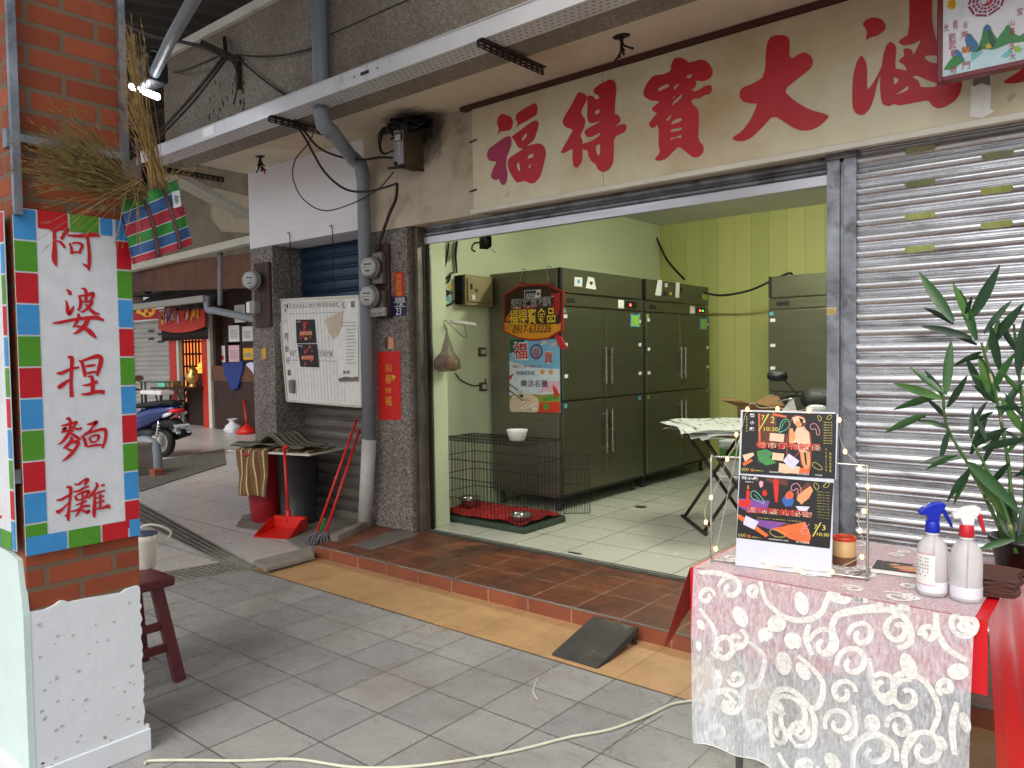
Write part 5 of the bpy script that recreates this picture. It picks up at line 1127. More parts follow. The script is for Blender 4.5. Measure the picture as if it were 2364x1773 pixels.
def art1(po):
    g = MB('p_brown'); c = CB
    g.px(BO, [[(500, 178), (640, 185), (640, 330), (720, 340), (720, 420), (500, 420)]], c, .0020)
    g.mat('p_orange').px(BO, [[(500, 180), (512, 180), (520, 420), (504, 420)]], c, .0022).px(BO, [[(610, 178), (720, 200), (715, 215), (612, 196)]], c, .0022)
    g.mat('p_cream').px(BO, [[(590, 330), (700, 340), (695, 400), (585, 390)]], c, .0023).px(BO, [[(610, 480), (700, 490), (690, 545), (605, 535)]], c, .0023).px(BO, [[(660, 560), (820, 590), (810, 645), (655, 630)]], c, .0023).px(BO, [[(380, 500), (460, 480), (470, 500), (400, 550)]], c, .0023)
    g.mat('p_green').px(BO, [[(490, 470), (560, 455), (610, 480), (590, 520), (640, 560), (560, 580), (500, 540)]], c, .0024)
    g.mat('p_orange').px(BO, [[(380, 560), (450, 530), (460, 545), (390, 585)]], c, .0024).px(BO, [[(700, 590), (900, 600), (890, 640), (690, 640)]], c, .0022)
    # the figure in the poster picture: hat, dress, legs
    g.mat('p_cream').px(BO, [[(760, 215), (800, 200), (850, 215), (862, 250), (820, 262), (775, 260)]], c, .0026)
    g.mat('p_skin').px(BO, [[(785, 240), (830, 240), (835, 275), (805, 290), (785, 270)]], c, .0028)
    g.mat('poster_black').px(BO, [[(810, 215), (845, 225), (842, 262), (825, 250)]], c, .0029)
    g.mat('p_cream').px(BO, [[(795, 290), (850, 280), (890, 330), (900, 420), (870, 480), (810, 470), (800, 400), (745, 420), (735, 390), (775, 340)]], c, .0027)
    g.mat('p_skin').px(BO, [[(820, 470), (850, 478), (860, 560), (880, 600), (860, 610), (835, 560)]], c, .0027).px(BO, [[(865, 475), (895, 470), (900, 560), (890, 600), (876, 596)]], c, .0027).px(BO, [[(740, 295), (765, 295), (790, 370), (750, 420), (735, 400)]], c, .0028)
    g.mat('p_lilac').px(BO, [[(690, 545), (735, 488), (815, 545), (765, 612)]], c, .0031)
    g.obj('picture', po)
    o_ = MB('p_glow'); outline(o_, [(760, 215), (800, 200), (850, 215), (862, 260), (840, 290), (895, 330), (905, 430), (900, 560), (895, 610), (865, 615), (830, 560), (815, 480), (735, 560), (720, 420), (740, 300)], .0014, .0032)
    o_.mat('p_mint'); outline(o_, [(660, 320), (680, 245), (720, 225), (740, 260), (720, 300), (680, 320)], .0016, .0032); outline(o_, [(675, 300), (700, 250), (720, 240)], .0012, .0033, False)
    o_.mat('p_pink'); outline(o_, [(900, 290), (905, 265), (940, 262), (965, 300), (970, 340), (950, 345), (940, 300), (915, 305)], .0016, .0032)
    o_.mat('p_violet'); outline(o_, [(505, 525), (520, 495), (560, 485), (580, 510), (550, 540), (520, 560), (500, 545)], .0014, .0034); outline(o_, [(525, 500), (560, 490), (580, 470)], .0012, .0034, False)
    o_.mat('p_yellow'); outline(o_, [(915, 570), (930, 555), (975, 580), (990, 610), (960, 610), (925, 590)], .0013, .0034); outline(o_, [(955, 205), (970, 200), (985, 225), (970, 240)], .0011, .0033); outline(o_, [(1025, 215), (1050, 195), (1065, 205), (1040, 230)], .0011, .0033)
    o_.px(BO, [[(575, 185), (585, 187), (508, 318), (503, 312)]], c, .0036)
    for x in (375, 393, 411): outline(o_, [(x, 605), (x+9, 600), (x+16, 612), (x+8, 620)], .0011, .0034)
    o_.mat('p_orange'); outline(o_, [(445, 612), (455, 605), (464, 615), (455, 624)], .003, .0034)
    o_.obj('neon_outline', po)
    for s_, a, b_, m_, bo in (('巷市仔有妖怪', (484, 393), (987, 472), 'p_red', .05), ('巷市仔有妖怪', (490, 398), (980, 466), 'p_cream', 0), ('7', (525, 195), (548, 235), 'p_yellow', 0), ('2', (597, 205), (625, 255), 'p_yellow', 0), ('10:30', (545, 285), (655, 318), 'p_yellow', 0), ('藝', (438, 182), (472, 212), 'white', .02), ('小', (438, 236), (472, 265), 'white', .02), ('戲', (434, 285), (470, 315), 'white', .02),
                              ('南投縣政府文化局', (585, 622), (720, 642), 'white', 0), ('春之文化基金會', (806, 635), (890, 655), 'white', 0), ('文化部', (935, 645), (990, 662), 'white', 0), ('財團法人', (470, 612), (548, 626), 'p_yellow', 0)): ptxt(po, s_, a, b_, m_, bold=bo)
    for k in range(9): ptxt(po, '演員 林小明', (1000, 245+k*20), (1066, 256+k*20), 'p_yellow')
    for k, s_ in enumerate('南投公有市場'): ptxt(po, s_, (1045, 480+k*26), (1060, 500+k*26), 'p_yellow')
    for k, s_ in enumerate('草屯鎮三三街號'): ptxt(po, s_, (1015, 450+k*26), (1025, 466+k*26), 'p_yellow')
    for k, s_ in enumerate('家鄉守護奇幻'): ptxt(po, s_, (408, 200+k*22), (418, 214+k*22), 'p_yellow')
def art2(po):
    g = MB('p_brown'); c = CB
    g.px(BO, [[(550, 670), (720, 680), (730, 740), (560, 700)]], c, .0019)
    g.mat('p_violet').px(BO, [[(350, 830), (590, 850), (560, 930), (430, 940), (345, 890)]], c, .0021).px(BO, [[(480, 990), (720, 1020), (600, 1070), (500, 1040)]], c, .0021)
    g.mat('p_red').px(BO, [[(350, 840), (450, 850), (430, 900), (348, 890)]], c, .0022).px(BO, [[(410, 770), (436, 770), (434, 850), (408, 850)]], c, .0023).px(BO, [[(612, 690), (640, 680), (660, 700), (648, 860), (630, 860)]], c, .0024).px(BO, [[(536, 770), (560, 765), (570, 800), (548, 818), (530, 800)]], c, .0024)
    g.mat('p_orange').px(BO, [[(416, 735), (426, 725), (432, 760), (414, 762)]], c, .0023).px(BO, [[(610, 1060), (860, 1010), (905, 1120), (890, 1180), (740, 1140)]], c, .0022).px(BO, [[(345, 950), (370, 960), (580, 1110), (560, 1130), (345, 985)]], c, .0022)
    g.mat('p_brown').px(BO, [[(780, 790), (880, 705), (905, 720), (800, 812)]], c, .0023)
    g.mat('p_skin').px(BO, [[(800, 810), (850, 770), (900, 735), (920, 770), (890, 830), (850, 860), (830, 880), (815, 860), (795, 845)]], c, .0026)
    g.mat('p_blue').px(BO, [[(680, 845), (700, 815), (760, 815), (775, 850), (760, 890), (710, 895)]], c, .0025); g.mat('p_glow').px(BO, [[(705, 815), (715, 790), (745, 770), (772, 795), (765, 830), (720, 838)]], c, .0026)
    g.mat('p_pink').px(BO, [[(505, 710), (520, 695), (540, 705), (535, 740), (515, 750)]], c, .0025)
    g.mat('p_lilac').px(BO, [[(785, 890), (895, 895), (870, 930), (810, 925)]], c, .0027).px(BO, [[(385, 1030), (405, 962), (505, 1010), (470, 1070)]], c, .0031)
    g.obj('picture', po)
    o_ = MB('p_mint'); outline(o_, [(445, 790), (475, 775), (530, 830), (545, 870), (500, 850), (455, 830)], .0016, .0032); outline(o_, [(470, 800), (510, 840)], .0012, .0033, False)
    o_.mat('p_pink'); outline(o_, [(755, 765), (760, 730), (800, 718), (828, 760), (825, 810), (808, 800), (800, 755), (775, 770)], .0018, .0033); outline(o_, [(830, 1075), (850, 1060), (885, 1070), (880, 1100), (845, 1105)], .0014, .0033); outline(o_, [(845, 1060), (850, 1020), (865, 1050), (895, 1025)], .0013, .0033, False)
    o_.mat('p_yellow'); outline(o_, [(590, 1080), (620, 1070), (700, 1100), (700, 1125), (640, 1125), (600, 1105)], .0014, .0033); outline(o_, [(925, 725), (945, 715), (965, 745), (945, 765)], .0012, .0033); outline(o_, [(1000, 740), (1025, 712), (1046, 715), (1030, 745)], .0012, .0033)
    o_.px(BO, [[(975, 1015), (984, 1018), (922, 1125), (915, 1120)]], c, .0036)
    for x in (350, 370, 390): outline(o_, [(x, 1108), (x+9, 1103), (x+16, 1115), (x+8, 1124)], .0011, .0034)
    o_.mat('p_orange'); outline(o_, [(420, 1120), (430, 1112), (440, 1122), (430, 1132)], .003, .0034)
    o_.obj('neon_outline', po)
    for s_, a, b_, m_, bo in (('虎姑婆的秘密', (410, 888), (918, 985), 'p_red', .05), ('虎姑婆的秘密', (414, 894), (914, 980), 'p_cream', 0), ('7', (930, 1030), (952, 1068), 'p_yellow', 0), ('3', (990, 1035), (1015, 1075), 'p_yellow', 0), ('10:30', (950, 1092), (1042, 1125), 'p_yellow', 0), ('藝小戲', (374, 662), (500, 694), 'white', .02), ('客廳時光', (400, 698), (466, 712), 'white', 0), ('沉浸戲劇 1 錯落環境 1 互動體驗', (490, 975), (830, 1012), 'p_yellow', 0), ('南投第二市場 110 號藝文中心', (560, 1010), (800, 1040), 'p_orange', 0),
                              ('南投縣政府文化局', (580, 1135), (730, 1162), 'white', 0), ('春之文化基金會', (790, 1155), (890, 1180), 'white', 0), ('財團法人', (450, 1122), (526, 1138), 'p_yellow', 0)): ptxt(po, s_, a, b_, m_, bold=bo)
    for k in range(10): ptxt(po, '演員 林小明', (950, 778+k*22), (1044, 790+k*22), 'p_yellow')
poster('', [(382, 165), (1098, 185), (1088, 682), (362, 640)], art1)
poster('', [(358, 652), (1076, 712), (1048, 1216), (335, 1132)], art2)
MB('p_lilac').px(BO, [[(1100, 186), (1112, 188), (1095, 690), (1089, 684)]], CB, .001).obj('edge_tape', ss)
# fairy lights wound around the stand
fl_ = thing('fairy_lights', 'string of warm fairy lights wound around the poster stand', 'string lights', BLp)
E_('bulb_glow', (1.0, .55, .16, 1), 9)
mt, N = newmat('bulb_shell'); N.b.inputs['Base Color'].default_value = (1, .85, .6, 1); N.b.inputs['Emission Color'].default_value = (1, .48, .10, 1); N.b.inputs['Emission Strength'].default_value = 3.2
bulbs = [(320, 340, -.02), (255, 530, -.012), (130, 825, -.012), (90, 1015, -.012), (165, 1220, -.014), (420, 150, .006), (650, 148, .006), (890, 160, .006), (1120, 230, -.0), (1155, 470, -.03), (1275, 598, -.01), (1335, 740, -.01), (1305, 930, -.01), (1275, 1080, -.01), (1285, 1285, -.03), (1068, 1392, .008), (800, 1365, .012), (580, 1345, .012), (440, 1290, -.012)]
bp = [BO.pt(*BO.hit(x, y, CB), o_) for x, y, o_ in bulbs]
for p in bp: p.z = max(p.z, TZ+.014)
wv = []
rg = random.Random(6)
for i, p in enumerate(bp):
    wv.append(p+V((0, 0, .004)))
    if i < len(bp)-1: q = p.lerp(bp[i+1], .5); wv.append(q+bu*rg.uniform(-.014, .014)+V((0, 0, rg.uniform(-.01, .008)))+BO.n*(-.01))
flat('wire_copper', 210, 196, 170, .4, .3)
MB('wire_copper').tube(smooth(wv, 5), .0011, 5).obj('wire', fl_)
for p in bp:
    b_ = MB('bulb_shell').ball(p, .0065, 8, (1, 1, 1.35)).obj('bulb', fl_); MB('bulb_glow').ball(p+V((0, 0, -.0)), .0062, 6, (.7, .7, .6)).obj('filament', b_)
M('bamboo', srgb(196, 160, 108), .5, var=.15, scale=5, stretch=(4, 4, .6)); flat('bamboo_dark', 110, 72, 46, .6)
cpq = V((3.545, -1.49, TZ+.007)); cup = thing('bamboo_cup', 'bamboo cup with a glossy red rim standing behind the poster board', 'cup', cpq)
MB('bamboo').lathe([(.034, 0), (.036, .03), (.036, .085), (.033, .085), (.031, .01), (.001, .008)], cpq, 28, cap=False).obj('cup_wall', cup)
MB('pepper').lathe([(.0365, .083), (.039, .088), (.037, .095), (.031, .094), (.030, .084)], cpq, 28, cap=False).obj('red_rim', cup)
MB('bamboo_dark').lathe([(.0366, 0), (.0372, .004), (.0372, .028), (.0366, .03)], cpq, 28, cap=False).obj('dark_base', cup)
# brochures
q0, q1, q2 = V((3.640, -1.542, TZ+.008)), V((3.634, -1.415, TZ+.008)), V((3.80, -1.525, TZ+.008))
bd = (q2-q0).normalized(); be = (q1-q0); be = (be-bd*be.dot(bd)).normalized()
bs = thing('brochures', 'small stack of brochures with a picture of hands on the lace', 'brochures', q0)
Bm = Matrix((bd, be, bd.cross(be))).transposed().to_4x4(); Bm.translation = q0
MB('paper_white', Bm).box(0, .17, 0, .125, 0, .011).obj('page_stack', bs)
cvp = Plane(q0+V((0, 0, .0115)), bd, be); c_ = MB('p_dark'); c_.rect(cvp, .002, .168, .002, .123, 0)
c_.mat('p_skin').shape(cvp, [[(.05, .05), (.09, .085), (.12, .09), (.15, .08), (.168, .085), (.168, .04), (.13, .035), (.10, .03), (.075, .045)]], .0004).shape(cvp, [[(.04, .075), (.06, .07), (.085, .09), (.06, .1)]], .0006)
c_.mat('p_orange').shape(cvp, [[(.07, .02), (.16, .015), (.165, .03), (.09, .035)]], .0005); c_.mat('p_lilac').shape(cvp, [[(.11, .1), (.15, .095), (.15, .112), (.115, .115)]], .0005); c_.obj('cover_picture', bs)
# spray bottles
mt, N = newmat('cloudy_plastic'); N.b.inputs['Base Color'].default_value = srgb(246, 246, 246); N.b.inputs['Roughness'].default_value = .3; N.b.inputs['Transmission Weight'].default_value = .6; N.b.inputs['IOR'].default_value = 1.2; N.b.inputs['Subsurface Weight'].default_value = .0
flat('trigger_blue', 20, 40, 170, .35); flat('trigger_red', 190, 30, 44, .35); flat('trigger_white', 226, 226, 224, .35); flat('liquid', 224, 224, 232, .3)
def spray(c, lab, top, collar, trig, label, ang):
    o = thing('spray_bottle', lab, 'spray bottle', c, 'spray bottles on the stall table')
    Mx = Matrix.Translation(c) @ Matrix.Rotation(ang, 4, 'Z')
    MB('cloudy_plastic', Mx).lathe([(.001, .003), (.036, .0), (.040, .005), (.041, .06), (.041, .125), (.038, .145), (.028, .163), (.0165, .172), (.0155, .18)], n=32).obj('bottle_body', o)
    MB('liquid', Mx).lathe([(.0412, .012), (.0415, .014), (.0415, .042), (.0412, .044)], n=32, cap=False).obj('liquid_line', o)
    MB('trigger_white', Mx).lathe([(.0165, .176), (.018, .177), (.018, .184), (.016, .186)], n=24).obj('neck_ring', o)
    cc = MB(collar, Mx); cc.lathe([(.0195, .184), (.020, .186), (.0185, .215), (.016, .218)], n=24); cc.obj('collar', o)
    pl = Plane(Mx @ V((0, -.011, 0)), Mx.to_3x3() @ V((1, 0, 0)), Mx.to_3x3() @ V((0, 0, 1)))
    h = MB(top, Mx)
    prof = [(-.040, .246), (-.036, .234), (-.018, .236), (-.012, .216), (.016, .216), (.018, .235), (.030, .25), (.034, .268), (.020, .274), (-.006, .270), (-.026, .258)]
    vs_ = [(x, y, z) for y in (-.012, .012) for x, z in prof]; n_ = len(prof)
    h.add(vs_, [tuple(range(n_)), tuple(range(2*n_-1, n_-1, -1))]+[(k, k+n_, (k+1) % n_+n_, (k+1) % n_) for k in range(n_)], False)
    ho = h.obj('spray_head', o, .004)
    t = MB(trig, Mx); tp_ = [(.022, .25), (.034, .252), (.046, .225), (.055, .20), (.050, .198), (.036, .222)]
    if trig != top: tp_ = [(-.022+.05, .25), (.038, .25), (.042, .225), (.048, .20), (.041, .198), (.032, .222)]
    vs_ = [(x, y, z) for y in (-.007, .007) for x, z in tp_]; n_ = len(tp_)
    t.add(vs_, [tuple(range(n_)), tuple(range(2*n_-1, n_-1, -1))]+[(k, k+n_, (k+1) % n_+n_, (k+1) % n_) for k in range(n_)], False); t.obj('trigger', o, .002)
    MB('dark_grey', Mx).tube([(.0, 0, .02), (.004, 0, .18)], .002, 5).obj('dip_tube', o)
    if label:
        l_ = MB('white', Mx); A0, A1 = R(168), R(262); k_ = 10
        l_.add([(.0418*math.cos(A0+(A1-A0)*i/k_), .0418*math.sin(A0+(A1-A0)*i/k_), z) for z in (.035, .125) for i in range(k_+1)], [(i, i+1, k_+2+i, k_+1+i) for i in range(k_)], True)
        l_.mat('trigger_red')
        for z in (.034, .124): l_.add([(.042*math.cos(A0+(A1-A0)*i/k_), .042*math.sin(A0+(A1-A0)*i/k_), z+d) for d in (0, .0016) for i in range(k_+1)], [(i, i+1, k_+2+i, k_+1+i) for i in range(k_)], True)
        l_.mat('plastic_grey'); rg = random.Random(5)
        for r_1 in range(6):
            for i in range(2, 8):
                if rg.random() < .8: a = A0+(A1-A0)*i/k_; a2 = a+.1; z = .06+r_1*.01; l_.add([(.0422*math.cos(a), .0422*math.sin(a), z), (.0422*math.cos(a2), .0422*math.sin(a2), z), (.0422*math.cos(a2), .0422*math.sin(a2), z+.004), (.0422*math.cos(a), .0422*math.sin(a), z+.004)], [(0, 1, 2, 3)])
        l_.obj('label', o)
spray(V((3.842, -1.668, TZ+.007)), 'cloudy spray bottle with a blue trigger and a white label', 'trigger_blue', 'trigger_blue', 'trigger_blue', True, R(28))
spray(V((3.93, -1.672, TZ+.007)), 'cloudy spray bottle with white head, red collar and red trigger', 'trigger_white', 'trigger_red', 'trigger_red', False, R(25))
M('brown_cloth', srgb(84, 50, 42), .8, var=.15, scale=8, bump=.002, bscale=80)
bc = thing('brown_cloth', 'folded dark brown cloth lying behind the white spray bottle', 'cloth', (3.98, -1.5, TZ))
b_ = MB('brown_cloth')
for k, (dx_, dy_, w_, d_) in enumerate(((0, 0, .13, .20), (-.004, .01, .12, .19), (.006, .015, .11, .17))):
    z0_ = TZ+.009+k*.014
    def fn(u, v, z0_=z0_, dx_=dx_, dy_=dy_, w_=w_, d_=d_):
        a = math.pi*2*u; sx = max(-1, min(1, 1.35*math.cos(a))); sz = math.sin(a)
        return (3.978+dx_+w_/2*sx+.006*math.sin(v*7), -1.60+dy_+d_*v+.01*math.cos(a*2), z0_+.007+.0065*sz+.005*math.sin(v*5+k)*max(0, sz)+.006*math.sin(u*6)*v)
    b_.grid(fn, 24, 8)
    b_.add([fn(i/24, 0) for i in range(24)], [tuple(range(24))]); b_.add([fn(i/24, 1) for i in range(24)], [tuple(range(23, -1, -1))])
b_.obj('folded_layers', bc)
# potted plant
M('leaf_green', srgb(40, 80, 32), .42, var=.4, scale=9, spec=.5, dirt=[(srgb(96, 110, 50), 22, .62, .8), (srgb(120, 92, 52), 16, .70, .76)]); M('leaf_dark', srgb(28, 58, 32), .42, var=.4, scale=9, spec=.5, dirt=(srgb(62, 90, 44), 20, .6, .8)); M('leaf_light', srgb(70, 110, 46), .45, var=.25, scale=9); M('stem_green', srgb(62, 94, 40), .5, var=.2, scale=20, dirt=(srgb(196, 184, 140), 12, .6, .7)); flat('pot_black', 30, 26, 30, .35)
pp = V((4.03, -1.26, TZ+.007))
pt_ = thing('potted_plant', 'leafy dracaena plant in a black pot at the right table end', 'plant', pp)
MB('pot_black').lathe([(.075, 0), (.095, .10), (.102, .10), (.102, .115), (.092, .115), (.088, .09), (.001, .088)], pp, 30).obj('pot', pt_)
MB('brown').lathe([(.089, .092), (.001, .098)], pp, 20, cap=False).obj('soil', pt_)
def at(x, y, dy=0): return fY(x, y, -1.30+dy)
lv = {'leaf_green': MB('leaf_green'), 'leaf_dark': MB('leaf_dark'), 'leaf_light': MB('leaf_light')}
rg = random.Random(12)
def blade(base, tip, w_, m_='leaf_green', sag=.03):
    base, tip = V(base), V(tip); d = tip-base; L = d.length; view = (CP-base).normalized()
    sd_ = d.cross(view).normalized(); sd_ = (sd_+V((rg.uniform(-.5, .5), rg.uniform(-.5, .5), rg.uniform(-.3, .3)))).normalized(); nn = sd_.cross(d.normalized())
    if nn.z < 0: nn = -nn
    k_ = 9; vs_ = []
    for i in range(k_+1):
        t = i/k_; ww = w_*(math.sin(math.pi*min(1, t*.92+.06))**.8)*(1-.25*t); c_ = base.lerp(tip, t)+V((0, 0, sag*L*4*t*(1-t)))
        vs_ += [c_-sd_*ww/2+nn*ww*.16, c_, c_+sd_*ww/2+nn*ww*.16]
    lv[m_].add(vs_, [f for i in range(k_) for f in ((3*i, 3*i+1, 3*i+4, 3*i+3), (3*i+1, 3*i+2, 3*i+5, 3*i+4))], True)
stems = [[(2178, 1190, .03), (2150, 1120, 0), (2095, 1010, -.02), (2045, 920, -.03), (2038, 850, -.04)], [(2190, 1190, .0), (2185, 1080, .0), (2175, 980, .02), (2150, 850, .02), (2120, 740, .0)], [(2205, 1190, .05), (2215, 1050, .06), (2212, 900, .05), (2200, 800, .05), (2190, 700, .05)], [(2195, 1195, -.05), (2170, 1100, -.06), (2125, 1000, -.06), (2100, 960, -.06)]]
stm = MB('stem_green')
for s_ in stems:
    P = smooth([at(x, y, d) for x, y, d in s_], 5); stm.tube(P, [(.0065-.003*i/len(P))*(1.22 if i % 3 == 0 else 1) for i in range(len(P))], 8)
stm.obj('stem', pt_)
Lf = [(2060, 695, 1985, 588, 's', .0), (2090, 690, 2058, 610, 'l', 0), (2095, 690, 2160, 572, 'd', 0), (2085, 680, 2100, 640, 'd', 0), (2060, 700, 1995, 665, 'd', .05), (2110, 735, 2072, 625, 'g', 0), (2125, 720, 2185, 650, 'd', 0), (2140, 745, 2212, 655, 'd', .03), (2110, 745, 2040, 715, 'd', .06), (2100, 730, 1990, 705, 'd', .05),
      (2038, 850, 1965, 792, 'g', -.03), (2042, 852, 2055, 735, 'g', -.03), (2035, 860, 1930, 828, 'l', -.03), (2030, 855, 1930, 885, 'g', -.02), (2040, 860, 1998, 800, 'd', 0), (2046, 880, 2090, 810, 'd', -.04), (2045, 905, 2000, 860, 'd', -.02), (2050, 925, 1980, 908, 's', 0), (2000, 895, 1910, 935, 'g', -.03), (2000, 900, 1958, 905, 'd', 0), (2050, 930, 2030, 1000, 'd', -.05),
      (2075, 990, 1990, 1000, 'd', -.04), (2070, 985, 2000, 1015, 'g', -.04), (2090, 1020, 2045, 1085, 'd', -.05), (2095, 1010, 2060, 1090, 'g', -.05), (2090, 1000, 2205, 1110, 'g', -.08), (2100, 1000, 2180, 1130, 'l', -.06), (2130, 860, 2085, 770, 'd', .02), (2140, 850, 2195, 760, 'g', .02), (2150, 870, 2100, 830, 'd', .0), (2160, 900, 2212, 820, 'd', .02), (2150, 880, 2212, 880, 'd', -.02), (2145, 890, 2090, 930, 'g', -.03), (2140, 830, 2095, 810, 'l', -.02), (2165, 930, 2120, 1010, 'd', -.04), (2175, 980, 2212, 940, 'g', 0), (2180, 1000, 2130, 1060, 'd', -.04), (2200, 810, 2212, 690, 'd', .04), (2195, 760, 2150, 690, 'd', .04), (2195, 780, 2240, 700, 'g', .04), (2205, 850, 2160, 800, 'l', .04), (2210, 900, 2170, 850, 'd', .04), (2210, 960, 2170, 930, 'd', .05), (2215, 1000, 2250, 940, 'g', .05), (2185, 1140, 2165, 1065, 'd', -.02), (2180, 1160, 2150, 1090, 'g', -.03), (2190, 1165, 2110, 1190, 'g', -.08), (2200, 1160, 2212, 1090, 'd', 0), (2190, 1170, 2240, 1150, 'd', -.04), (2200, 1130, 2160, 1080, 'g', .02), (2160, 800, 2140, 700, 'd', .03), (2120, 760, 2060, 790, 'd', 0), (2130, 760, 2160, 690, 'l', 0)]
for k in range(16):
    s_ = rg.choice(stems[1:]); P = rg.choice(s_[1:]); a_ = rg.uniform(-2.6, -.3) if rg.random() < .75 else rg.uniform(0, 6.3); L = rg.uniform(60, 115)
    Lf.append((P[0]+rg.uniform(-6, 10), P[1]+rg.uniform(-60, 40), P[0]+math.cos(a_)*L, P[1]+math.sin(a_)*L-10, rg.choice('ddgdl'), P[2]+rg.uniform(-.06, .08)))
for bx, by, tx_, ty_, m_, d_ in Lf:
    L = math.hypot(tx_-bx, ty_-by); blade(at(bx, by, d_), at(tx_, ty_, d_+rg.uniform(-.06, .04)), max(.016, min(.048, L*.00030)), {'g': 'leaf_green', 'd': 'leaf_dark', 'l': 'leaf_light', 's': 'leaf_green'}[m_], rg.uniform(-.02, .06))
for k, m_ in lv.items(): m_.obj('foliage', pt_)
# rubber ramp, floor cable and litter
M('rubber', srgb(58, 56, 52), .85, var=.25, scale=7, bump=.003, bscale=90, dirt=[(srgb(120, 108, 90), 5, .6, .8), (srgb(150, 146, 138), 30, .72, .8)])
rp_ = thing('rubber_ramp', 'worn black rubber ramp leaning against the tiled step', 'ramp', (2.26, -1.05, 0))
x0_, x1_ = 2.125, 2.39
prof = [(-1.245, 0), (-1.25, .008), (-1.235, .016), (-.905, .088), (-.88, .092), (-.866, .088), (-.866, .06), (-.90, .05), (-1.14, .0)]
n_ = len(prof); mb = MB('rubber'); mb.add([(x, y, z) for x in (x0_, x1_) for y, z in prof], [tuple(range(n_)), tuple(range(2*n_-1, n_-1, -1))]+[(k, k+n_, (k+1) % n_+n_, (k+1) % n_) for k in range(n_)]); mb.obj('ramp_wedge', rp_, .012)
rr_ = MB('rubber')
for x in (x0_+.02, (x0_+x1_)/2, x1_-.03): rr_.box(x, x+.02, -.89, -.87, .0, .06)
rr_.obj('ramp_foot', rp_)
flat('cable_cream', 206, 206, 184, .5)
cb_ = [(1530, 1510), (1455, 1520), (1400, 1545), (1320, 1575), (1230, 1592), (1120, 1620), (1010, 1640), (880, 1656), (760, 1657), (640, 1640), (520, 1643), (420, 1642), (330, 1643), (312, 1650)]
cable('floor_cable', [fZ(x, y, .007) for x, y in cb_], .0058, 'cable_cream', 'long cream flat power cable snaking across the grey tiles')
for pts, lab in (([(1163, 1463), (1155, 1480), (1152, 1495), (1160, 1510)], 'short curl of white string lying on the grey tiles'), ([(1430, 1545), (1370, 1580), (1325, 1605), (1318, 1625)], 'thin grey thread lying on the tiles near the lace')):
    cable('string_scrap', [fZ(x, y, .004) for x, y in pts], .002, 'white' if 'white' in lab else 'plastic_grey', lab, None, 'string', 5)
st_ = MB('bamboo'); rg = random.Random(31)
for k in range(60):
    x, y = rg.gauss(950, 45), rg.gauss(1355, 8); p = fZ(x, y, .005); a = rg.uniform(0, 6.3); L = rg.uniform(.01, .05); st_.tube([p, p+V((math.cos(a)*L, math.sin(a)*L, rg.uniform(0, .004)))], .0009, 4)
for k in range(60):
    x, y = rg.uniform(320, 1500), rg.uniform(1300, 1640); p = fZ(x, y, .004); a = rg.uniform(0, 6.3); L = rg.uniform(.006, .03); st_.tube([p, p+V((math.cos(a)*L, math.sin(a)*L, 0))], .0008, 4)
o = st_.obj('straw_litter'); o['kind'] = 'stuff'; o['label'] = 'scattered straw bits and crumbs on the floor tiles'; o['category'] = 'litter'
# ================================================================ brick pillar with the banner, close at the left
T('brick', srgb(160, 82, 52), srgb(136, 66, 42), srgb(118, 98, 80), .22, .0725, .009, (.05, .03, 0), wall=True, offset=.5, rough=.7, bump=.006, dirt=[(srgb(206, 150, 120), 5, .66, .9), (srgb(96, 52, 38), 4, .6, .85)], spec=.3)
M('white_render', srgb(226, 230, 234), .75, var=.03, scale=3, bump=.006, bscale=14, dirt=[(srgb(206, 200, 194), 3, .62, .9)])
M('pale_render', srgb(206, 226, 222), .75, var=.04, scale=3, bump=.004, bscale=20, dirt=[(srgb(170, 190, 184), 2, .6, .9)])
PXF = 1.45
pil = thing('brick_pillar', 'square brick pillar with white plastered base at the left', 'pillar', (1.27, -3.08, 0))
py0, py1 = -3.262, -2.888
MB('brick').box(PXF-.36, PXF, py0, py1, 0, 3.9).obj('brickwork', pil, .004)
# plaster base with a broken upper edge
XP = PX(PXF+.012); rg = random.Random(9)
top = [(py0-.016, .628), (py0+.05, .622), (py0+.07, .626), (py0+.085, .632), (py0+.10, .640), (py0+.115, .636), (py0+.125, .628), (py0+.18, .626), (py0+.25, .620), (py0+.30, .616), (py0+.32, .626), (py0+.36, .628), (py1-.008, .622)]
edge = [(py1-.004+rg.uniform(-.007, .003), z/60) for z in range(36, 5, -1)]
p_ = MB('white_render'); p_.shape(XP, [[(py0-.0155, 0), (py1+.01, 0), (py1+.01, .10)]+edge[::-1]+top[::-1]], 0, .018)
pl2 = Plane((0, py0-.016, 0), (1, 0, 0), (0, 0, 1))
MB('pale_render').shape(pl2, [[(PXF-.37, 0), (PXF+.0135, 0), (PXF+.0135, .62), (PXF-.02, .80), (PXF-.1, .815), (PXF-.37, .83)]], 0, .02).obj('plaster_face', pil)
flat('chisel', 186, 186, 188, .8)
pt_m = p_.mat('chisel')
for k in range(46):
    a, b_ = rg.uniform(py0+.02, py1-.03), rg.uniform(.06, .58); r_0 = rg.uniform(.003, .007); pt_m.shape(XP, [[(a+r_0*1.5*math.cos(t+.6)*(1 if math.cos(t) > 0 else .5), b_+r_0*.6*math.sin(t)+r_0*.6*math.cos(t)) for t in [i*math.pi/4 for i in range(8)]]], .0006)
p_.obj('plaster_face', pil)
MB('white_render').bevbox(PXF-.38, PXF+.018, py0-.020, py1+.014, 0, .085, .004).obj('plinth', pil)
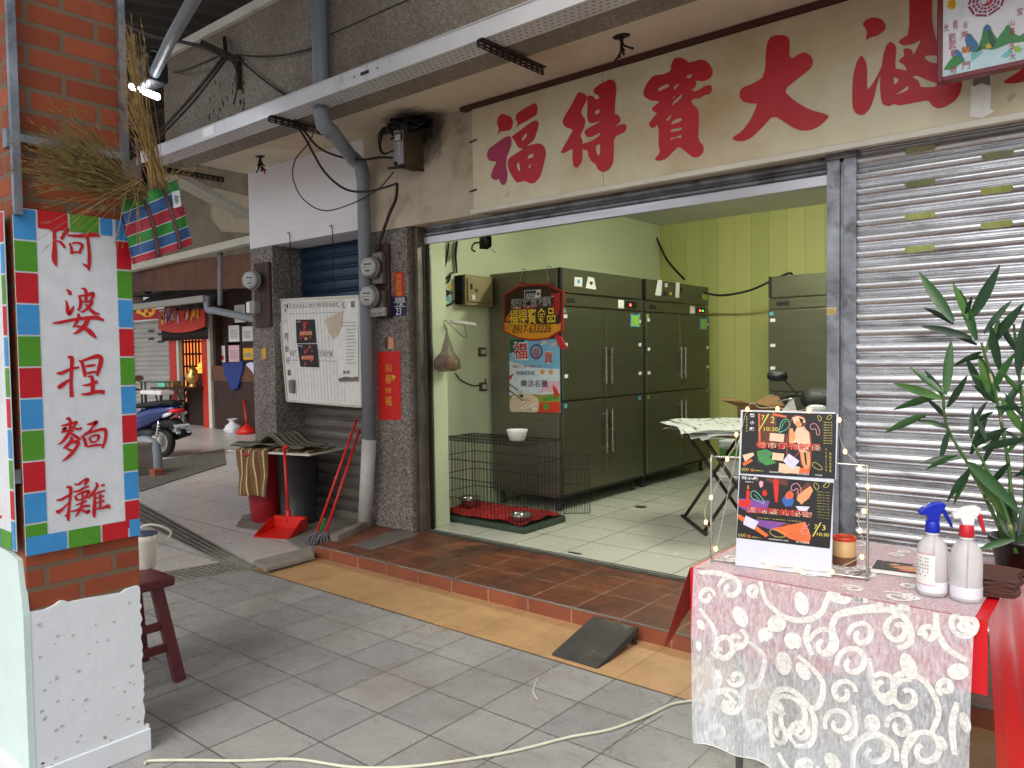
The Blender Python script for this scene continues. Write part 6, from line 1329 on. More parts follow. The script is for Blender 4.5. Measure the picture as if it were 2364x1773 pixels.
# galvanised frame fixed to the pillar, carrying the banners
fr_ = thing('banner_rack', 'galvanised square tube frame standing against the brick pillar', 'rack', (PXF+.03, -3.08, .8))
g = MB('galvanised_plain'); yA, yB = py0+.012, py1-.0
fx_ = PXF+.02
g.box(fx_-.012, fx_+.012, yA-.012, yA+.012, 1.94, 3.9); g.box(fx_-.012, fx_+.012, yB-.026, yB-.002, 1.94, 3.9); g.box(fx_-.008, fx_+.010, yA+.012, yB-.026, 2.178, 2.202)
g.box(fx_-.05, fx_-.012, yA-.02, yA-.012, 2.16, 2.22); g.obj('tube_frame', fr_)
for nm_ in (0,):
    MB('galvanised_plain').box(fx_-.06, fx_-.012, py0-.022, py0-.004, 1.06, 1.105).obj('clamp', fr_)
# banner on the wide face
BX = PXF+.012; BPn = PX(BX); C0 = IDC
bn_ = thing('banner', 'tall white banner with red brush characters and a coloured tile border', 'banner', (BX, -3.08, .85), 'noodle stall banners')
flat('vinyl_white', 214, 218, 222, .45); flat('b_red', 190, 24, 36, .45); flat('b_green', 78, 146, 36, .45); flat('b_blue', 60, 144, 206, .45)
zb_, zt_ = .815, 1.965
ya, yb_3 = py0+.0, py1-.0
MB('vinyl_white').rect(BPn, ya, yb_3, zb_, zt_, 0, .004).obj('sheet', bn_)
tl_ = MB('b_red'); cyc = ['b_blue', 'b_green', 'b_red']; bwid = .066; g_ = .006
n = 11; H_ = (zt_-zb_-.0)/n
for i in range(n):
    z0_ = zt_-(i+1)*H_; 
    tl_.mat(['b_blue', 'b_green', 'b_red', 'b_blue', 'b_green', 'b_red', 'b_blue', 'b_green', 'b_red', 'b_blue', 'b_green'][i]).rect(BPn, ya, ya+bwid, z0_+g_/2, z0_+H_-g_/2, .0015)
    tl_.mat(['b_blue', 'b_red', 'b_green', 'b_blue', 'b_red', 'b_green', 'b_blue', 'b_red', 'b_green', 'b_blue', 'b_red'][i]).rect(BPn, yb_3-bwid*.78, yb_3, z0_+g_/2+.03, z0_+H_-g_/2+.03 if i else z0_+H_, .0015)
xs_ = [ya+bwid+g_, ya+bwid+.105, ya+bwid+.205, yb_3-bwid*.78-g_]
for k, m_ in enumerate(('b_red', 'b_green', 'b_blue')): tl_.mat(m_).rect(BPn, xs_[k], xs_[k+1]-g_, zt_-.060, zt_, .0015)
xs_ = [ya, ya+.125, ya+.235, ya+.330, yb_3]
for k, m_ in enumerate(('b_blue', 'b_green', 'b_red', 'b_blue')): tl_.mat(m_).rect(BPn, xs_[k]+(g_ if k else 0), xs_[k+1], zb_, zb_+.062, .0022)
tl_.obj('tile_border', bn_)
K1, K2, K3 = crop(80, 500, 5.53), crop(80, 790, 5.53), crop(80, 1000, 5.53)
def brush(strokes, c, name='brush_character', pl=BPn, par=bn_, xf=None):
    mb = MB('b_red')
    for k, s_ in enumerate(strokes):
        P, W_ = [], []
        for x, y, w_ in s_:
            a = pl.hit(x, y, c); P.append(V((a[0], a[1], w_)))
        P = smooth(P, 5)
        pts = [pl.pt(p.x, p.y, .0022+.0001*k) if xf is None else xf(p.x, p.y, .0022+.0001*k) for p in P]
        mb.ribbon(pts, [max(.001, p.z*.000305) for p in P], pl.n)
    return mb.obj(name, par)
CH = [
 (K1, [[(180, 140, 18), (245, 180, 34), (340, 150, 44), (410, 165, 54), (385, 210, 40), (335, 290, 36)], [(248, 185, 34), (252, 380, 44), (250, 540, 58), (275, 635, 14)], [(275, 310, 12), (330, 330, 30), (385, 400, 30)], [(415, 240, 18), (560, 248, 38), (740, 232, 50), (830, 248, 24)], [(440, 340, 22), (465, 400, 32), (470, 480, 34)], [(470, 345, 20), (540, 335, 24), (605, 365, 34), (570, 450, 28)], [(470, 460, 20), (530, 455, 22), (590, 465, 24)], [(670, 260, 38), (690, 420, 36), (695, 560, 42), (685, 690, 26)], [(690, 640, 40), (655, 630, 34), (605, 598, 8)]]),
 (K1, [[(400, 930, 12), (440, 960, 38), (450, 1000, 40)], [(395, 1070, 16), (412, 1130, 32), (420, 1210, 46), (440, 1250, 28), (475, 1190, 36), (500, 1135, 8)], [(590, 918, 14), (640, 930, 34), (655, 1000, 38), (650, 1080, 34)], [(560, 1005, 22), (585, 1080, 36), (575, 1160, 34), (545, 1200, 20)], [(570, 1010, 20), (660, 1005, 30), (730, 985, 48), (745, 1010, 36), (715, 1070, 26)], [(585, 1090, 16), (660, 1085, 26), (730, 1085, 34), (690, 1150, 36), (620, 1210, 24), (570, 1218, 6)], [(640, 1110, 14), (700, 1180, 36), (760, 1230, 40), (830, 1245, 12)], [(225, 1362, 16), (330, 1350, 34), (480, 1318, 34), (620, 1300, 36), (780, 1290, 48), (880, 1325, 26)], [(545, 1240, 22), (560, 1280, 40), (525, 1360, 32), (485, 1415, 18)], [(520, 1400, 20), (610, 1415, 34), (690, 1460, 54), (740, 1510, 48), (785, 1550, 14)], [(650, 1275, 30), (670, 1320, 50), (620, 1410, 48), (550, 1470, 36), (485, 1498, 8)]]),
 (K2, [[(415, 195, 20), (470, 200, 44), (470, 330, 40), (462, 480, 36), (465, 620, 40), (470, 700, 44)], [(275, 392, 16), (340, 395, 38), (450, 345, 32), (565, 320, 24)], [(490, 450, 12), (410, 500, 32), (330, 560, 52), (292, 588, 26)], [(560, 232, 16), (600, 260, 36), (625, 350, 40), (640, 440, 34)], [(600, 240, 24), (700, 205, 36), (800, 180, 54), (845, 210, 50), (825, 320, 50), (790, 430, 26)], [(640, 310, 14), (700, 300, 32), (775, 290, 22)], [(650, 400, 20), (720, 385, 28), (790, 380, 24)], [(670, 438, 12), (725, 445, 36), (738, 540, 46), (735, 640, 48)], [(605, 552, 12), (700, 540, 34), (800, 500, 40)], [(585, 665, 12), (680, 660, 36), (800, 630, 40), (890, 640, 52)]]),
 (K2, [[(395, 985, 16), (430, 970, 30), (450, 1010, 36), (450, 1090, 32), (430, 1180, 30)], [(335, 1065, 14), (420, 1050, 30), (545, 1015, 34)], [(350, 1120, 30), (400, 1090, 30), (335, 1155, 10)], [(540, 1020, 30), (500, 1070, 24), (470, 1110, 14)], [(480, 1085, 16), (540, 1110, 26), (600, 1095, 26)], [(330, 1150, 20), (420, 1130, 26), (500, 1130, 24)], [(445, 1140, 34), (400, 1210, 40), (340, 1280, 26), (285, 1305, 8)], [(440, 1150, 20), (500, 1190, 34), (580, 1245, 34)], [(455, 1205, 22), (470, 1250, 40), (410, 1320, 40), (360, 1358, 16)], [(440, 1290, 18), (520, 1270, 40), (555, 1290, 36), (500, 1380, 38), (430, 1460, 40), (345, 1522, 8)], [(400, 1350, 16), (440, 1375, 28), (480, 1380, 20)], [(660, 1050, 14), (730, 1040, 38), (790, 1015, 38), (740, 1080, 28), (690, 1140, 28), (620, 1180, 24)], [(590, 1190, 22), (630, 1240, 38), (655, 1335, 34)], [(620, 1190, 22), (740, 1140, 28), (880, 1110, 40), (905, 1160, 38), (890, 1270, 34), (860, 1355, 22)], [(665, 1335, 22), (760, 1315, 28), (860, 1310, 24)], [(680, 1220, 18), (705, 1240, 26), (715, 1285, 24)], [(700, 1215, 18), (760, 1190, 24), (815, 1195, 32), (795, 1260, 26)], [(715, 1280, 18), (790, 1265, 24)]]),
 (K3, [[(400, 690, 20), (455, 700, 38), (450, 820, 32), (435, 960, 30), (425, 1060, 38), (430, 1120, 20)], [(380, 1045, 14), (420, 1060, 34)], [(272, 855, 14), (340, 845, 30), (420, 800, 30), (475, 770, 18)], [(435, 880, 14), (370, 950, 26), (300, 1005, 44), (275, 980, 12)], [(505, 640, 14), (545, 655, 24), (640, 590, 26), (670, 600, 46), (630, 660, 26)], [(545, 660, 18), (600, 640, 16)], [(485, 748, 14), (560, 735, 28), (640, 690, 28), (690, 680, 22)], [(510, 795, 22), (530, 840, 32), (540, 860, 20)], [(530, 790, 20), (620, 750, 28), (690, 745, 36), (640, 820, 24)], [(545, 860, 16), (640, 825, 26), (680, 820, 18)], [(515, 920, 14), (600, 890, 26), (660, 860, 22)], [(605, 760, 24), (605, 880, 26), (570, 990, 30), (515, 1065, 16)], [(445, 1000, 12), (540, 980, 28), (620, 935, 30), (705, 925, 26)], [(580, 950, 18), (630, 1000, 30), (690, 995, 34), (660, 1030, 14)], [(770, 630, 16), (795, 670, 34), (740, 760, 34), (680, 830, 24)], [(760, 760, 24), (760, 880, 36), (755, 1000, 44), (755, 1075, 24)], [(840, 668, 24), (890, 660, 28)], [(775, 770, 18), (830, 750, 26), (895, 730, 22)], [(830, 770, 26), (835, 860, 30), (830, 960, 30)], [(775, 830, 16), (880, 800, 24)], [(775, 895, 16), (885, 860, 26)], [(775, 965, 20), (860, 955, 26), (930, 930, 46), (950, 960, 20)]])]
for c, st_ in CH: brush(st_, c)
# the second banner on the narrow face: same lettering on the side turned away
bn2 = thing('banner', 'narrow side banner of the pillar turned to the left, partly seen', 'banner', (PXF-.18, py0-.012, .85), 'noodle stall banners')
pl3 = Plane((PXF, py0-.026, 0), (1, 0, 0), (0, 0, 1))
MB('vinyl_white').rect(pl3, -.375, .004, .835, 1.95, 0, .004).obj('sheet', bn2)
tl_ = MB('b_red')
for i in range(n):
    z0_ = 1.95-(i+1)*.1013; tl_.mat(cyc[(i+2) % 3]).rect(pl3, -.028, .004, z0_+.003, z0_+.098, .0015); tl_.mat(cyc[i % 3]).rect(pl3, -.375, -.345, z0_+.003, z0_+.098, .0015)
for k in range(3): tl_.mat(cyc[(k+2) % 3]).rect(pl3, -.34+.104*k, -.24+.104*k, .835, .895, .0015); tl_.mat(cyc[k % 3]).rect(pl3, -.34+.104*k, -.24+.104*k, 1.90, 1.95, .0015)
tl_.obj('tile_border', bn2)
for c, st_ in CH:
    brush(st_, c, 'brush_character', BPn, bn2, lambda a, b_, o_: pl3.pt(-.33+(a-(ya+bwid))*1.05, b_, o_))
# woven bag hung at the corner
M('bag_green', srgb(44, 130, 52), .5, var=.12, scale=40); M('bag_blue', srgb(50, 88, 140), .5, var=.12, scale=40); M('bag_red', srgb(168, 44, 60), .5, var=.12, scale=40); flat('bag_strap', 92, 66, 64, .6)
bg_ = thing('woven_bag', 'striped green, blue and red woven shopping bag hung on the pillar', 'bag', (PXF+.05, -2.82, 1.8))
BG = PX(PXF+.075)
cTL, cTR, cBR, cBL = (BG.hit(*p) for p in ((257, 440), (381, 388), (416, 528), (288, 571)))
def bil2(u, v): return V((*cTL, 0)).lerp(V((*cTR, 0)), u).lerp(V((*cBL, 0)).lerp(V((*cBR, 0)), u), v)
bounds = [(0, .16, 'bag_green'), (.17, .35, 'bag_blue'), (.36, .54, 'bag_red'), (.55, .71, 'bag_green'), (.72, .88, 'bag_blue'), (.89, 1.0, 'bag_red')]
bb = MB('bag_green')
def bsurf(u, v, front=True):
    q = bil2(u, v); bulge = .035*math.sin(math.pi*u)**.6*min(1, v*2.5+.25)*(1-.3*v)+.006*math.sin(u*14+v*5)
    return BG.pt(q.x, q.y, bulge if front else -bulge*.8)
zs = []
for a, b_, m_ in bounds: zs += [(a, b_, m_)]+([(b_, b_+.01, 'vinyl_white')] if b_ < 1 else [])
for a, b_, m_ in zs:
    bb.mat(m_); 
    for fr in (True, False): bb.grid(lambda u, v: bsurf(u, a+(b_-a)*v, fr), 16, 3 if b_-a > .05 else 1)
bb.obj('bag_body', bg_)
for u in (.36, .72):
    q = bil2(u, 0); p1_ = bsurf(u, 1.0)+V((.004, 0, 0)); P = [bsurf(u, t)+V((.004, 0, 0)) for t in (1, .8, .6, .4, .2, 0)]
    tpv = BG.pt(*BG.hit(*((288, 300) if u < .5 else (318, 320))), .02); P += [P[-1].lerp(tpv, .4)+V((.01, 0, 0)), tpv]
    s = MB('bag_strap'); s.tube(smooth(P, 4), .0065, 6); s.obj('strap', bg_)
MB('vinyl_white').shape(BG, [[BG.hit(*p) for p in ((360, 418), (377, 414), (381, 448), (365, 453))]], .037).obj('tag', bg_)
text('lettering', '茶', BG, pbox(BG, (364, 424), (376, 444)), 'leaf_green', bg_, .039)
# dried grass: two bundles stuck into the bag
M('straw', srgb(146, 116, 68), .8, var=.3, scale=30); M('straw_dark', srgb(126, 108, 62), .8, var=.3, scale=30)
def bundle(name, lab, root_px, tips, k, mat, seed, off, feather):
    rg = random.Random(seed); o = thing(name, lab, 'dried grass', BG.pt(*BG.hit(*root_px), .0), 'dried grass bundles'); mb = MB(mat)
    for i in range(k):
        rx, ry = root_px[0]+rg.uniform(-22, 22), root_px[1]+rg.uniform(-10, 16); tx_, ty_ = tips(rg); a = BG.pt(*BG.hit(rx, ry), off+rg.uniform(-.02, .02)); b_ = BG.pt(*BG.hit(tx_, ty_), off+rg.uniform(-.03, .06))
        md = a.lerp(b_, .55)+V((rg.uniform(-.01, .01), 0, rg.uniform(-.005, .03))); P = smooth([a, md, b_], 5); mb.tube(P, [.0013*(1-.6*j/len(P)) for j in range(len(P))], 4, cap=False)
        for j in range(feather):
            t = rg.uniform(.45, 1.0); c_ = P[int(t*(len(P)-1))]; d_ = (b_-a).normalized(); s_ = V((rg.uniform(-.3, .3), rg.uniform(-1, 1), rg.uniform(-1, 1)))*.016
            e_ = c_+d_*rg.uniform(.008, .03)+s_*rg.uniform(.2, 1); mb.ribbon([c_, c_.lerp(e_, .5)+V((0, 0, .002)), e_], [.0012, .0022, .0006], (1, 0, 0))
    mb.obj('stalks', o); return o
bundle('dried_grass', 'feathery dried grass bundle lying sideways across the banner top', (285, 420), lambda r: (lambda t: (r.gauss(110, 45)-0, r.gauss(345+0*t, 42)))(0), 230, 'straw_dark', 1, .05, 9)
bundle('dried_grass', 'tall straw coloured grass bundle standing upright in the bag', (330, 400), lambda r: (r.gauss(258, 13), r.uniform(40, 270)), 75, 'straw', 2, .05, 8)
bundle('dried_grass', 'few loose straws drooping in front of the banner', (270, 400), lambda r: (r.uniform(60, 300), r.uniform(420, 560)), 16, 'straw', 3, .06, 3)
bundle('dried_grass', 'short straws bending out over the right side of the bag', (350, 395), lambda r: (r.uniform(345, 430), r.uniform(320, 395)), 9, 'straw', 4, .04, 2)
# red bench with a cup standing behind the pillar
M('bench_red', srgb(96, 34, 40), .45, var=.2, scale=5, stretch=(1, 4, 4), dirt=(srgb(60, 20, 26), 6, .6, .85))
bq = fZ(386, 1465, 0); tq = fZ(345, 1236, .47)
bench = thing('wooden_bench', 'dark red wooden bench with splayed legs peeking from behind the pillar', 'bench', (bq.x-.05, -2.75, 0))
xr = fZ(340, 1240, .47).x
yR = fZ(362, 1240, .47).y
MB('bench_red').bevbox(.62, .92, yR-.62, yR, .43, .475, .008).obj('seat', bench)
yT = yR-.06
lg_ = MB('bench_red')
legs = []
for sx in (0, 1):
    for sy in (0, 1):
        x_t = .66+.22*sx; x_b = x_t+(.07 if sx else -.07)
        y_t = (yR-.07) if sy else (yR-.55); y_b = (bq.y-.01 if sy else yR-.62)
        MB('bench_red').beam((x_t, y_t, .435), (x_b, y_b, 0), .05, .038, (1, 0, 0)).obj('leg', bench, .004)
for z, t in ((.26, .4), (.16, .63)):
    MB('bench_red').beam((.88+.07*t, yR-.55-.07*t, z), (.88+.07*t, (yR-.07)*(1-t)+bq.y*t, z), .022, .036).obj('stretcher', bench, .003)
cp_ = fZ(316, 1226, .475); cp_ = V((min(cp_.x, .88), cp_.y, .476))
mug = thing('white_jug', 'white enamel jug with dark lid and large handle on the bench', 'jug', cp_)
flat('enamel', 214, 210, 198, .35); flat('lid_blue', 70, 76, 104, .4)
MB('enamel').lathe([(.042, 0), (.046, .01), (.052, .13), (.054, .16), (.05, .16), (.044, .015), (.001, .01)], cp_, 28, cap=False).obj('body', mug)
MB('lid_blue').lathe([(.055, .158), (.056, .166), (.03, .172), (.001, .173)], cp_, 28, cap=False).obj('lid', mug)
h_ = smooth([cp_+V((-.03, -.03, .165)), cp_+V((0, .0, .20)), cp_+V((.03, .05, .195)), cp_+V((.045, .10, .16)), cp_+V((.03, .095, .125)), cp_+V((.02, .055, .10))], 5)
MB('enamel').tube(h_, .006, 8).obj('handle', mug)
# lamp arm in the upper left
ld = thing('hanging_lamp', 'white glowing tube lamp under a dark housing on a slanting grey pole', 'lamp', fY(315, 185, -1.6))
yl = -1.6
MB('pvc_grey').tube([fY(330, 165, yl), fY(372, 80, yl-.25), fY(452, -60, yl-.6)], .035, 14).obj('pole', ld)
flat('lamp_black', 24, 24, 28, .5)
s = MB('lamp_black'); a = fY(326, 168, yl); s.bevbox(a.x-.12, a.x+.10, yl-.08, yl+.08, a.z-.05, a.z+.10, .02); s.tube([a+V((-.08, 0, .1)), a+V((-.05, 0, .15)), a+V((.04, 0, .14)), a+V((.08, 0, .05))], .03, 8); s.obj('housing', ld)
E_('lamp_white', (.86, .9, 1, 1), 16)
a, b_ = fY(284, 187, yl), fY(340, 209, yl); MB('lamp_white').cyl(a, b_, .022, 14).obj('tube', ld)
# ================================================================ bins, mats and tools beside the shop
M('bin_red', srgb(140, 18, 28), .4, var=.15, scale=6); M('bin_black', srgb(38, 38, 38), .5, var=.2, scale=6, dirt=(srgb(90, 86, 80), 7, .66, .9)); M('tool_red', srgb(206, 34, 24), .4, var=.08, scale=6)
rb_ = V((-1.77, -.30, 0)); kb_ = V((-1.47, -.17, 0))
b1 = thing('trash_bin', 'round dark red bin under the mat covered board', 'bin', rb_, 'bins under the board')
MB('bin_red').lathe([(.001, .012), (.125, .0), (.13, .01), (.16, .28), (.21, .60), (.222, .61), (.222, .63), (.2, .63), (.15, .28), (.12, .03), (.001, .025)], rb_, 36, cap=False).obj('bin_wall', b1)
b2 = thing('trash_bin', 'round black bin under the mat covered board, behind the dustpan handle', 'bin', kb_, 'bins under the board')
MB('bin_black').lathe([(.001, .012), (.155, .0), (.165, .012), (.165, .03), (.15, .035), (.165, .3), (.185, .60), (.195, .61), (.195, .63), (.18, .63), (.15, .3), (.13, .05), (.001, .045)], kb_, 36, cap=False).obj('bin_wall', b2)
bdm = Matrix.Translation((-1.60, -.22, .632)) @ Matrix.Rotation(R(14), 4, 'Z')
bd_ = thing('cover_board', 'white board laid over the two bins under the mats', 'board', (-1.6, -.22, .632))
MB('cream_paint', bdm).bevbox(-.43, .50, -.24, .22, 0, .018, .006).obj('board', bd_)
def stripes(name, c1, c2, c3, w_, sc_):
    mt, N = newmat(name); sp = N.n('ShaderNodeSeparateXYZ'); uv = N.n('ShaderNodeUVMap'); N.l(uv.outputs[0], sp.inputs[0])
    m_ = N.n('ShaderNodeMath', operation='MULTIPLY'); m_.inputs[1].default_value = w_; N.l(sp.outputs[0], m_.inputs[0]); f_ = N.n('ShaderNodeMath', operation='FRACT'); N.l(m_.outputs[0], f_.inputs[0])
    c = N.ramp(f_.outputs[0], [(0, c1), (.40, c1), (.44, c2), (.54, c2), (.58, c3), (1, c3)])
    c = N.mix(.5, c, N.ramp(N.noise(sc_), [(.35, (.4, .4, .4, 1)), (.65, W1)]), 'MULTIPLY'); N.l(c, N.b.inputs['Base Color']); N.b.inputs['Roughness'].default_value = .95; N.bump(N.noise(sc_), .006)
stripes('mat_brown', srgb(132, 98, 62), srgb(222, 200, 150), srgb(112, 80, 52), 4, 70); stripes('mat_grey', srgb(96, 96, 88), srgb(206, 190, 140), srgb(74, 76, 72), 5, 70)
def mat_sheet(name, lab, fn, nu, nv, m_, cat='mat'):
    o = thing(name, lab, cat, fn(.5, .5), 'knitted mats on the board'); mb = MB(m_); mb.grid(fn, nu, nv); e = mb.obj('mat_sheet', o)
    uvl = e.data.uv_layers.new(name='UVMap'); k = 0
    for p in e.data.polygons:
        for li in p.loop_indices:
            vi = e.data.loops[li].vertex_index; uvl.data[li].uv = ((vi % (nu+1))/nu, (vi//(nu+1))/nv)
    sm_ = e.modifiers.new('thickness', 'SOLIDIFY'); sm_.thickness = .010; return o
def brown(u, v):   # lies on the board, then hangs over the front edge
    L = .62*v; a = -.40+.34*u
    if L < .22: p = bdm @ V((a+.10, .0-L, .032+.006*math.sin(u*9)))
    else:
        t = L-.22; p = bdm @ V((a+.10+.03*t+.01*math.sin(v*20)*.3, -.25-.02*math.sin(u*8+v*6)-.03*t, .030-t))
    return p
mat_sheet('knitted_mat', 'brown knitted mat with cream stripes hanging over the red bin', brown, 24, 24, 'mat_brown')
def brown2(u, v): return bdm @ V((.06+.42*u, -.20+.34*v, .030+.012*math.sin(u*7)+.008*math.sin(v*9)))
mat_sheet('knitted_mat', 'second brown mat lying flat at the right end of the board', brown2, 16, 10, 'mat_brown')
def grey(u, v):
    x = -.40+.80*u; hump = .10*math.exp(-((u-.56)/.14)**2)
    return bdm @ V((x, -.235+.36*v, .052+hump+.01*math.sin(v*7)+.02*(1-u)*math.sin(v*3)))
mat_sheet('knitted_mat', 'grey striped mat lying humped on top of the covered board', lambda u, v: grey(v, u), 14, 30, 'mat_grey')
# dustpan
dpan = thing('dustpan', 'red long handled dustpan standing in front of the bins', 'dustpan', (-.92, -.80, 0))
c0, c1, c2, c3 = fZ(553, 1183, .01), fZ(637, 1158, .01), fZ(620, 1128, .01), fZ(557, 1160, .01)
ctr = (c0+c1+c2+c3)/4; fwd = ((c0+c3)/2-(c1+c2)/2).normalized(); sd_ = V((-fwd.y, fwd.x, 0))
Dm = Matrix((fwd, sd_, V((0, 0, 1)))).transposed().to_4x4(); Dm.translation = (c1+c2)/2; Dm.translation.z = 0
d = MB('tool_red', Dm); Lp, Wp = .29, .15
d.add([(0, -Wp, .02), (Lp, -Wp*1.1, .004), (Lp, Wp*1.1, .004), (0, Wp, .02), (0, -Wp, .11), (0, Wp, .11), (.08, -Wp, .11), (.08, Wp, .11)],
      [(0, 1, 2, 3), (3, 5, 4, 0), (0, 4, 6, 1), (3, 2, 7, 5)])
d.box(-.02, .02, -Wp, Wp, .02, .12)
pan = d.obj('pan', dpan); sm_ = pan.modifiers.new('thickness', 'SOLIDIFY'); sm_.thickness = .006
hp0 = Dm @ V((0, -.02, .11)); hp1 = fY(614, 965, hp0.y+.02)
hd = MB('tool_red'); hd.tube([hp0, hp0.lerp(hp1, .5), hp1], .013, 10); hd.tube([hp1+V((-.0, 0, .005)), hp1+V((.06, -.01, .0))], .016, 10); hd.tube([hp0-V((0, 0, .04)), hp0+V((0, 0, .06))], .022, 10); hd.obj('handle', dpan)
# two mops leaning on the downpipe
flat('mop_grey', 104, 98, 100, .95); flat('clip_green', 60, 150, 80, .5)
def mop(lab, base, top, head, clip):
    o = thing('mop', lab, 'mop', base, 'mops leaning on the downpipe'); MB('tool_red').tube([base+V((0, 0, .05)), top], .011, 10).obj('handle', o)
    d_ = (top-base).normalized()
    if clip: MB('clip_green').beam(base+d_*.09, base+d_*.20, .03, .024).obj('clamp', o)
    m_ = MB('mop_grey'); rg = random.Random(head)
    for k in range(34):
        a = rg.uniform(0, 6.3); r_ = rg.uniform(.03, .10); m_.tube(smooth([base+d_*.10, base+V((math.cos(a)*r_*.5, math.sin(a)*r_*.5, .06)), base+V((math.cos(a)*r_, math.sin(a)*r_, .008))], 4), .006, 5)
    m_.obj('mop_head', o)
mop('red mop with green clamp leaning left of its twin', V((-.66, -.58, .01)), fY(771, 905, -.16), 1, True)
mop('red mop leaning on the downpipe, right of the green clamped one', V((-.60, -.54, .01)), fY(777, 928, -.12), 2, False)
# stone slabs at the end of the step
M('slab_stone', srgb(134, 126, 118), .7, var=.2, scale=5, bump=.002, dirt=(srgb(84, 78, 74), 4, .55, .8))
sl = thing('stone_slab', 'loose grey stone slab tilted between the grating and the tiled step', 'slab', (-.35, -1.0, .03))
SLP = Plane((0, 0, .05), (1, 0, 0), (0, 1, 0)); MB('slab_stone').shape(SLP, [[(-.225, -1.30), (-.235, -.90), (-.47, -.76), (-.45, -1.255)]], 0, .03).obj('slab', sl, .004)
MB('concrete').shape(Plane((0, 0, .019), (1, 0, 0), (0, 1, 0)), [[(-.25, -1.26), (-.26, -.92), (-.44, -.80), (-.42, -1.22)]], 0, .02).obj('mortar_bed', sl)
# gratings
M('grate_steel', srgb(136, 132, 124), .55, .2, .2, 8); M('drain_void', srgb(40, 38, 36), .9)
def grating(label, quad, nlong, ncross, z=.012, wd=.006):
    q = [V((p[0], p[1], 0)) for p in quad]; o = thing('drain_grating', label, 'grating', sum(q, V())/4, 'floor drain gratings')
    MB('drain_void').add([p+V((0, 0, .0005)) for p in q], [(0, 1, 2, 3)]).obj('pit', o)
    g = MB('grate_steel'); up = V((0, 0, 1))
    for i in range(nlong+1):
        t = i/nlong; a, b_ = q[0].lerp(q[3], t), q[1].lerp(q[2], t); g.beam(a+up*z/2, b_+up*z/2, wd*(1.6 if i in (0, nlong) else 1), z)
    for i in range(ncross+1):
        t = i/ncross; a, b_ = q[0].lerp(q[1], t), q[3].lerp(q[2], t); g.beam(a+up*(z/2-.001), b_+up*(z/2-.001), wd*.7, z*.9)
    g.obj('bars', o); return o
A0, A1 = fZ(545, 1222, 0), fZ(467, 1208, 0)
L0_, L1_ = fZ(300, 1086, 0), fZ(300, 1128, 0)
A0, A1 = V((-.46, -1.24, 0)), V((-.68, -1.335, 0))
grating('long fine steel grating running back along the alley floor', [(A1.x, A1.y), (L1_.x, L1_.y), (L0_.x, L0_.y), (A0.x, A0.y)], 4, 90, .010, .005)
grating('wide mesh steel grating crossing in front of the red bench', [(-.42, -1.29), (-.72, -1.34), (-1.12, -2.9), (-.78, -2.6)] if False else [(-.425, -1.285), (-.63, -2.0), (-.90, -2.0), (-.72, -1.30)], 5, 16, .012, .006)
s0, s1, s2 = fZ(486, 1003, 0), fZ(300, 1062, 0), fZ(300, 985, 0)
grating('large grey grating under the blue scooter', [(s0.x, s0.y), (s1.x, s1.y), (s1.x-1.9, s1.y+.2), (s0.x-1.6, s0.y+.9)], 26, 40, .014, .016)
# concrete block with bent pipe
cbk = thing('concrete_post', 'broken concrete stub with a bent grey pipe beside the scooter', 'concrete stub', fZ(325, 1022, 0))
q = fZ(318, 1028, 0); MB('concrete').bevbox(q.x-.35, q.x+.0, q.y-.22, q.y+.10, 0, .42, .03).obj('stub', cbk)
MB('pvc_grey').tube(smooth([q+V((-.30, .02, .40)), q+V((-.18, .08, .42)), q+V((-.06, .12, .37)), q+V((-.03, .14, .22)), q+V((-.03, .14, 0))], 5), .07, 14).obj('pipe', cbk)
MB('brick').bevbox(q.x+.05, q.x+.2, q.y+.0, q.y+.12, 0, .09, .005).obj('brick_piece', cbk)
# ================================================================ scooters
M('paint_blue', srgb(18, 40, 98), .22, .2, .1, 3, coat=.6); M('paint_black', srgb(20, 22, 24), .25, .1, .1, 3, coat=.6); M('rubber_black', srgb(20, 20, 21), .8); flat('seat_black', 26, 26, 28, .6); E_('lens_red', (.55, .02, .02, 1), .15); flat('lens_clear', 206, 210, 214, .15); flat('chrome', 200, 200, 204, .15, .95)
mt, N = newmat('mirror_glass'); N.b.inputs['Base Color'].default_value = (.75, .8, .78, 1); N.b.inputs['Metallic'].default_value = 1; N.b.inputs['Roughness'].default_value = .06
def loft(mb, secs, n_=16, p=2.6):
    vs_ = []
    for x, zc, w_, h_ in secs:
        for k in range(n_):
            t = 2*math.pi*k/n_; c_, s_ = math.cos(t), math.sin(t)
            vs_.append((x, w_*abs(c_)**(2/p)*(1 if c_ > 0 else -1), zc+h_*abs(s_)**(2/p)*(1 if s_ > 0 else -1)))
    L = len(secs); fs = [(i*n_+k, i*n_+(k+1) % n_, (i+1)*n_+(k+1) % n_, (i+1)*n_+k) for i in range(L-1) for k in range(n_)]
    fs += [tuple(range(n_-1, -1, -1)), tuple(range((L-1)*n_, L*n_))]; return mb.add(vs_, fs, True)
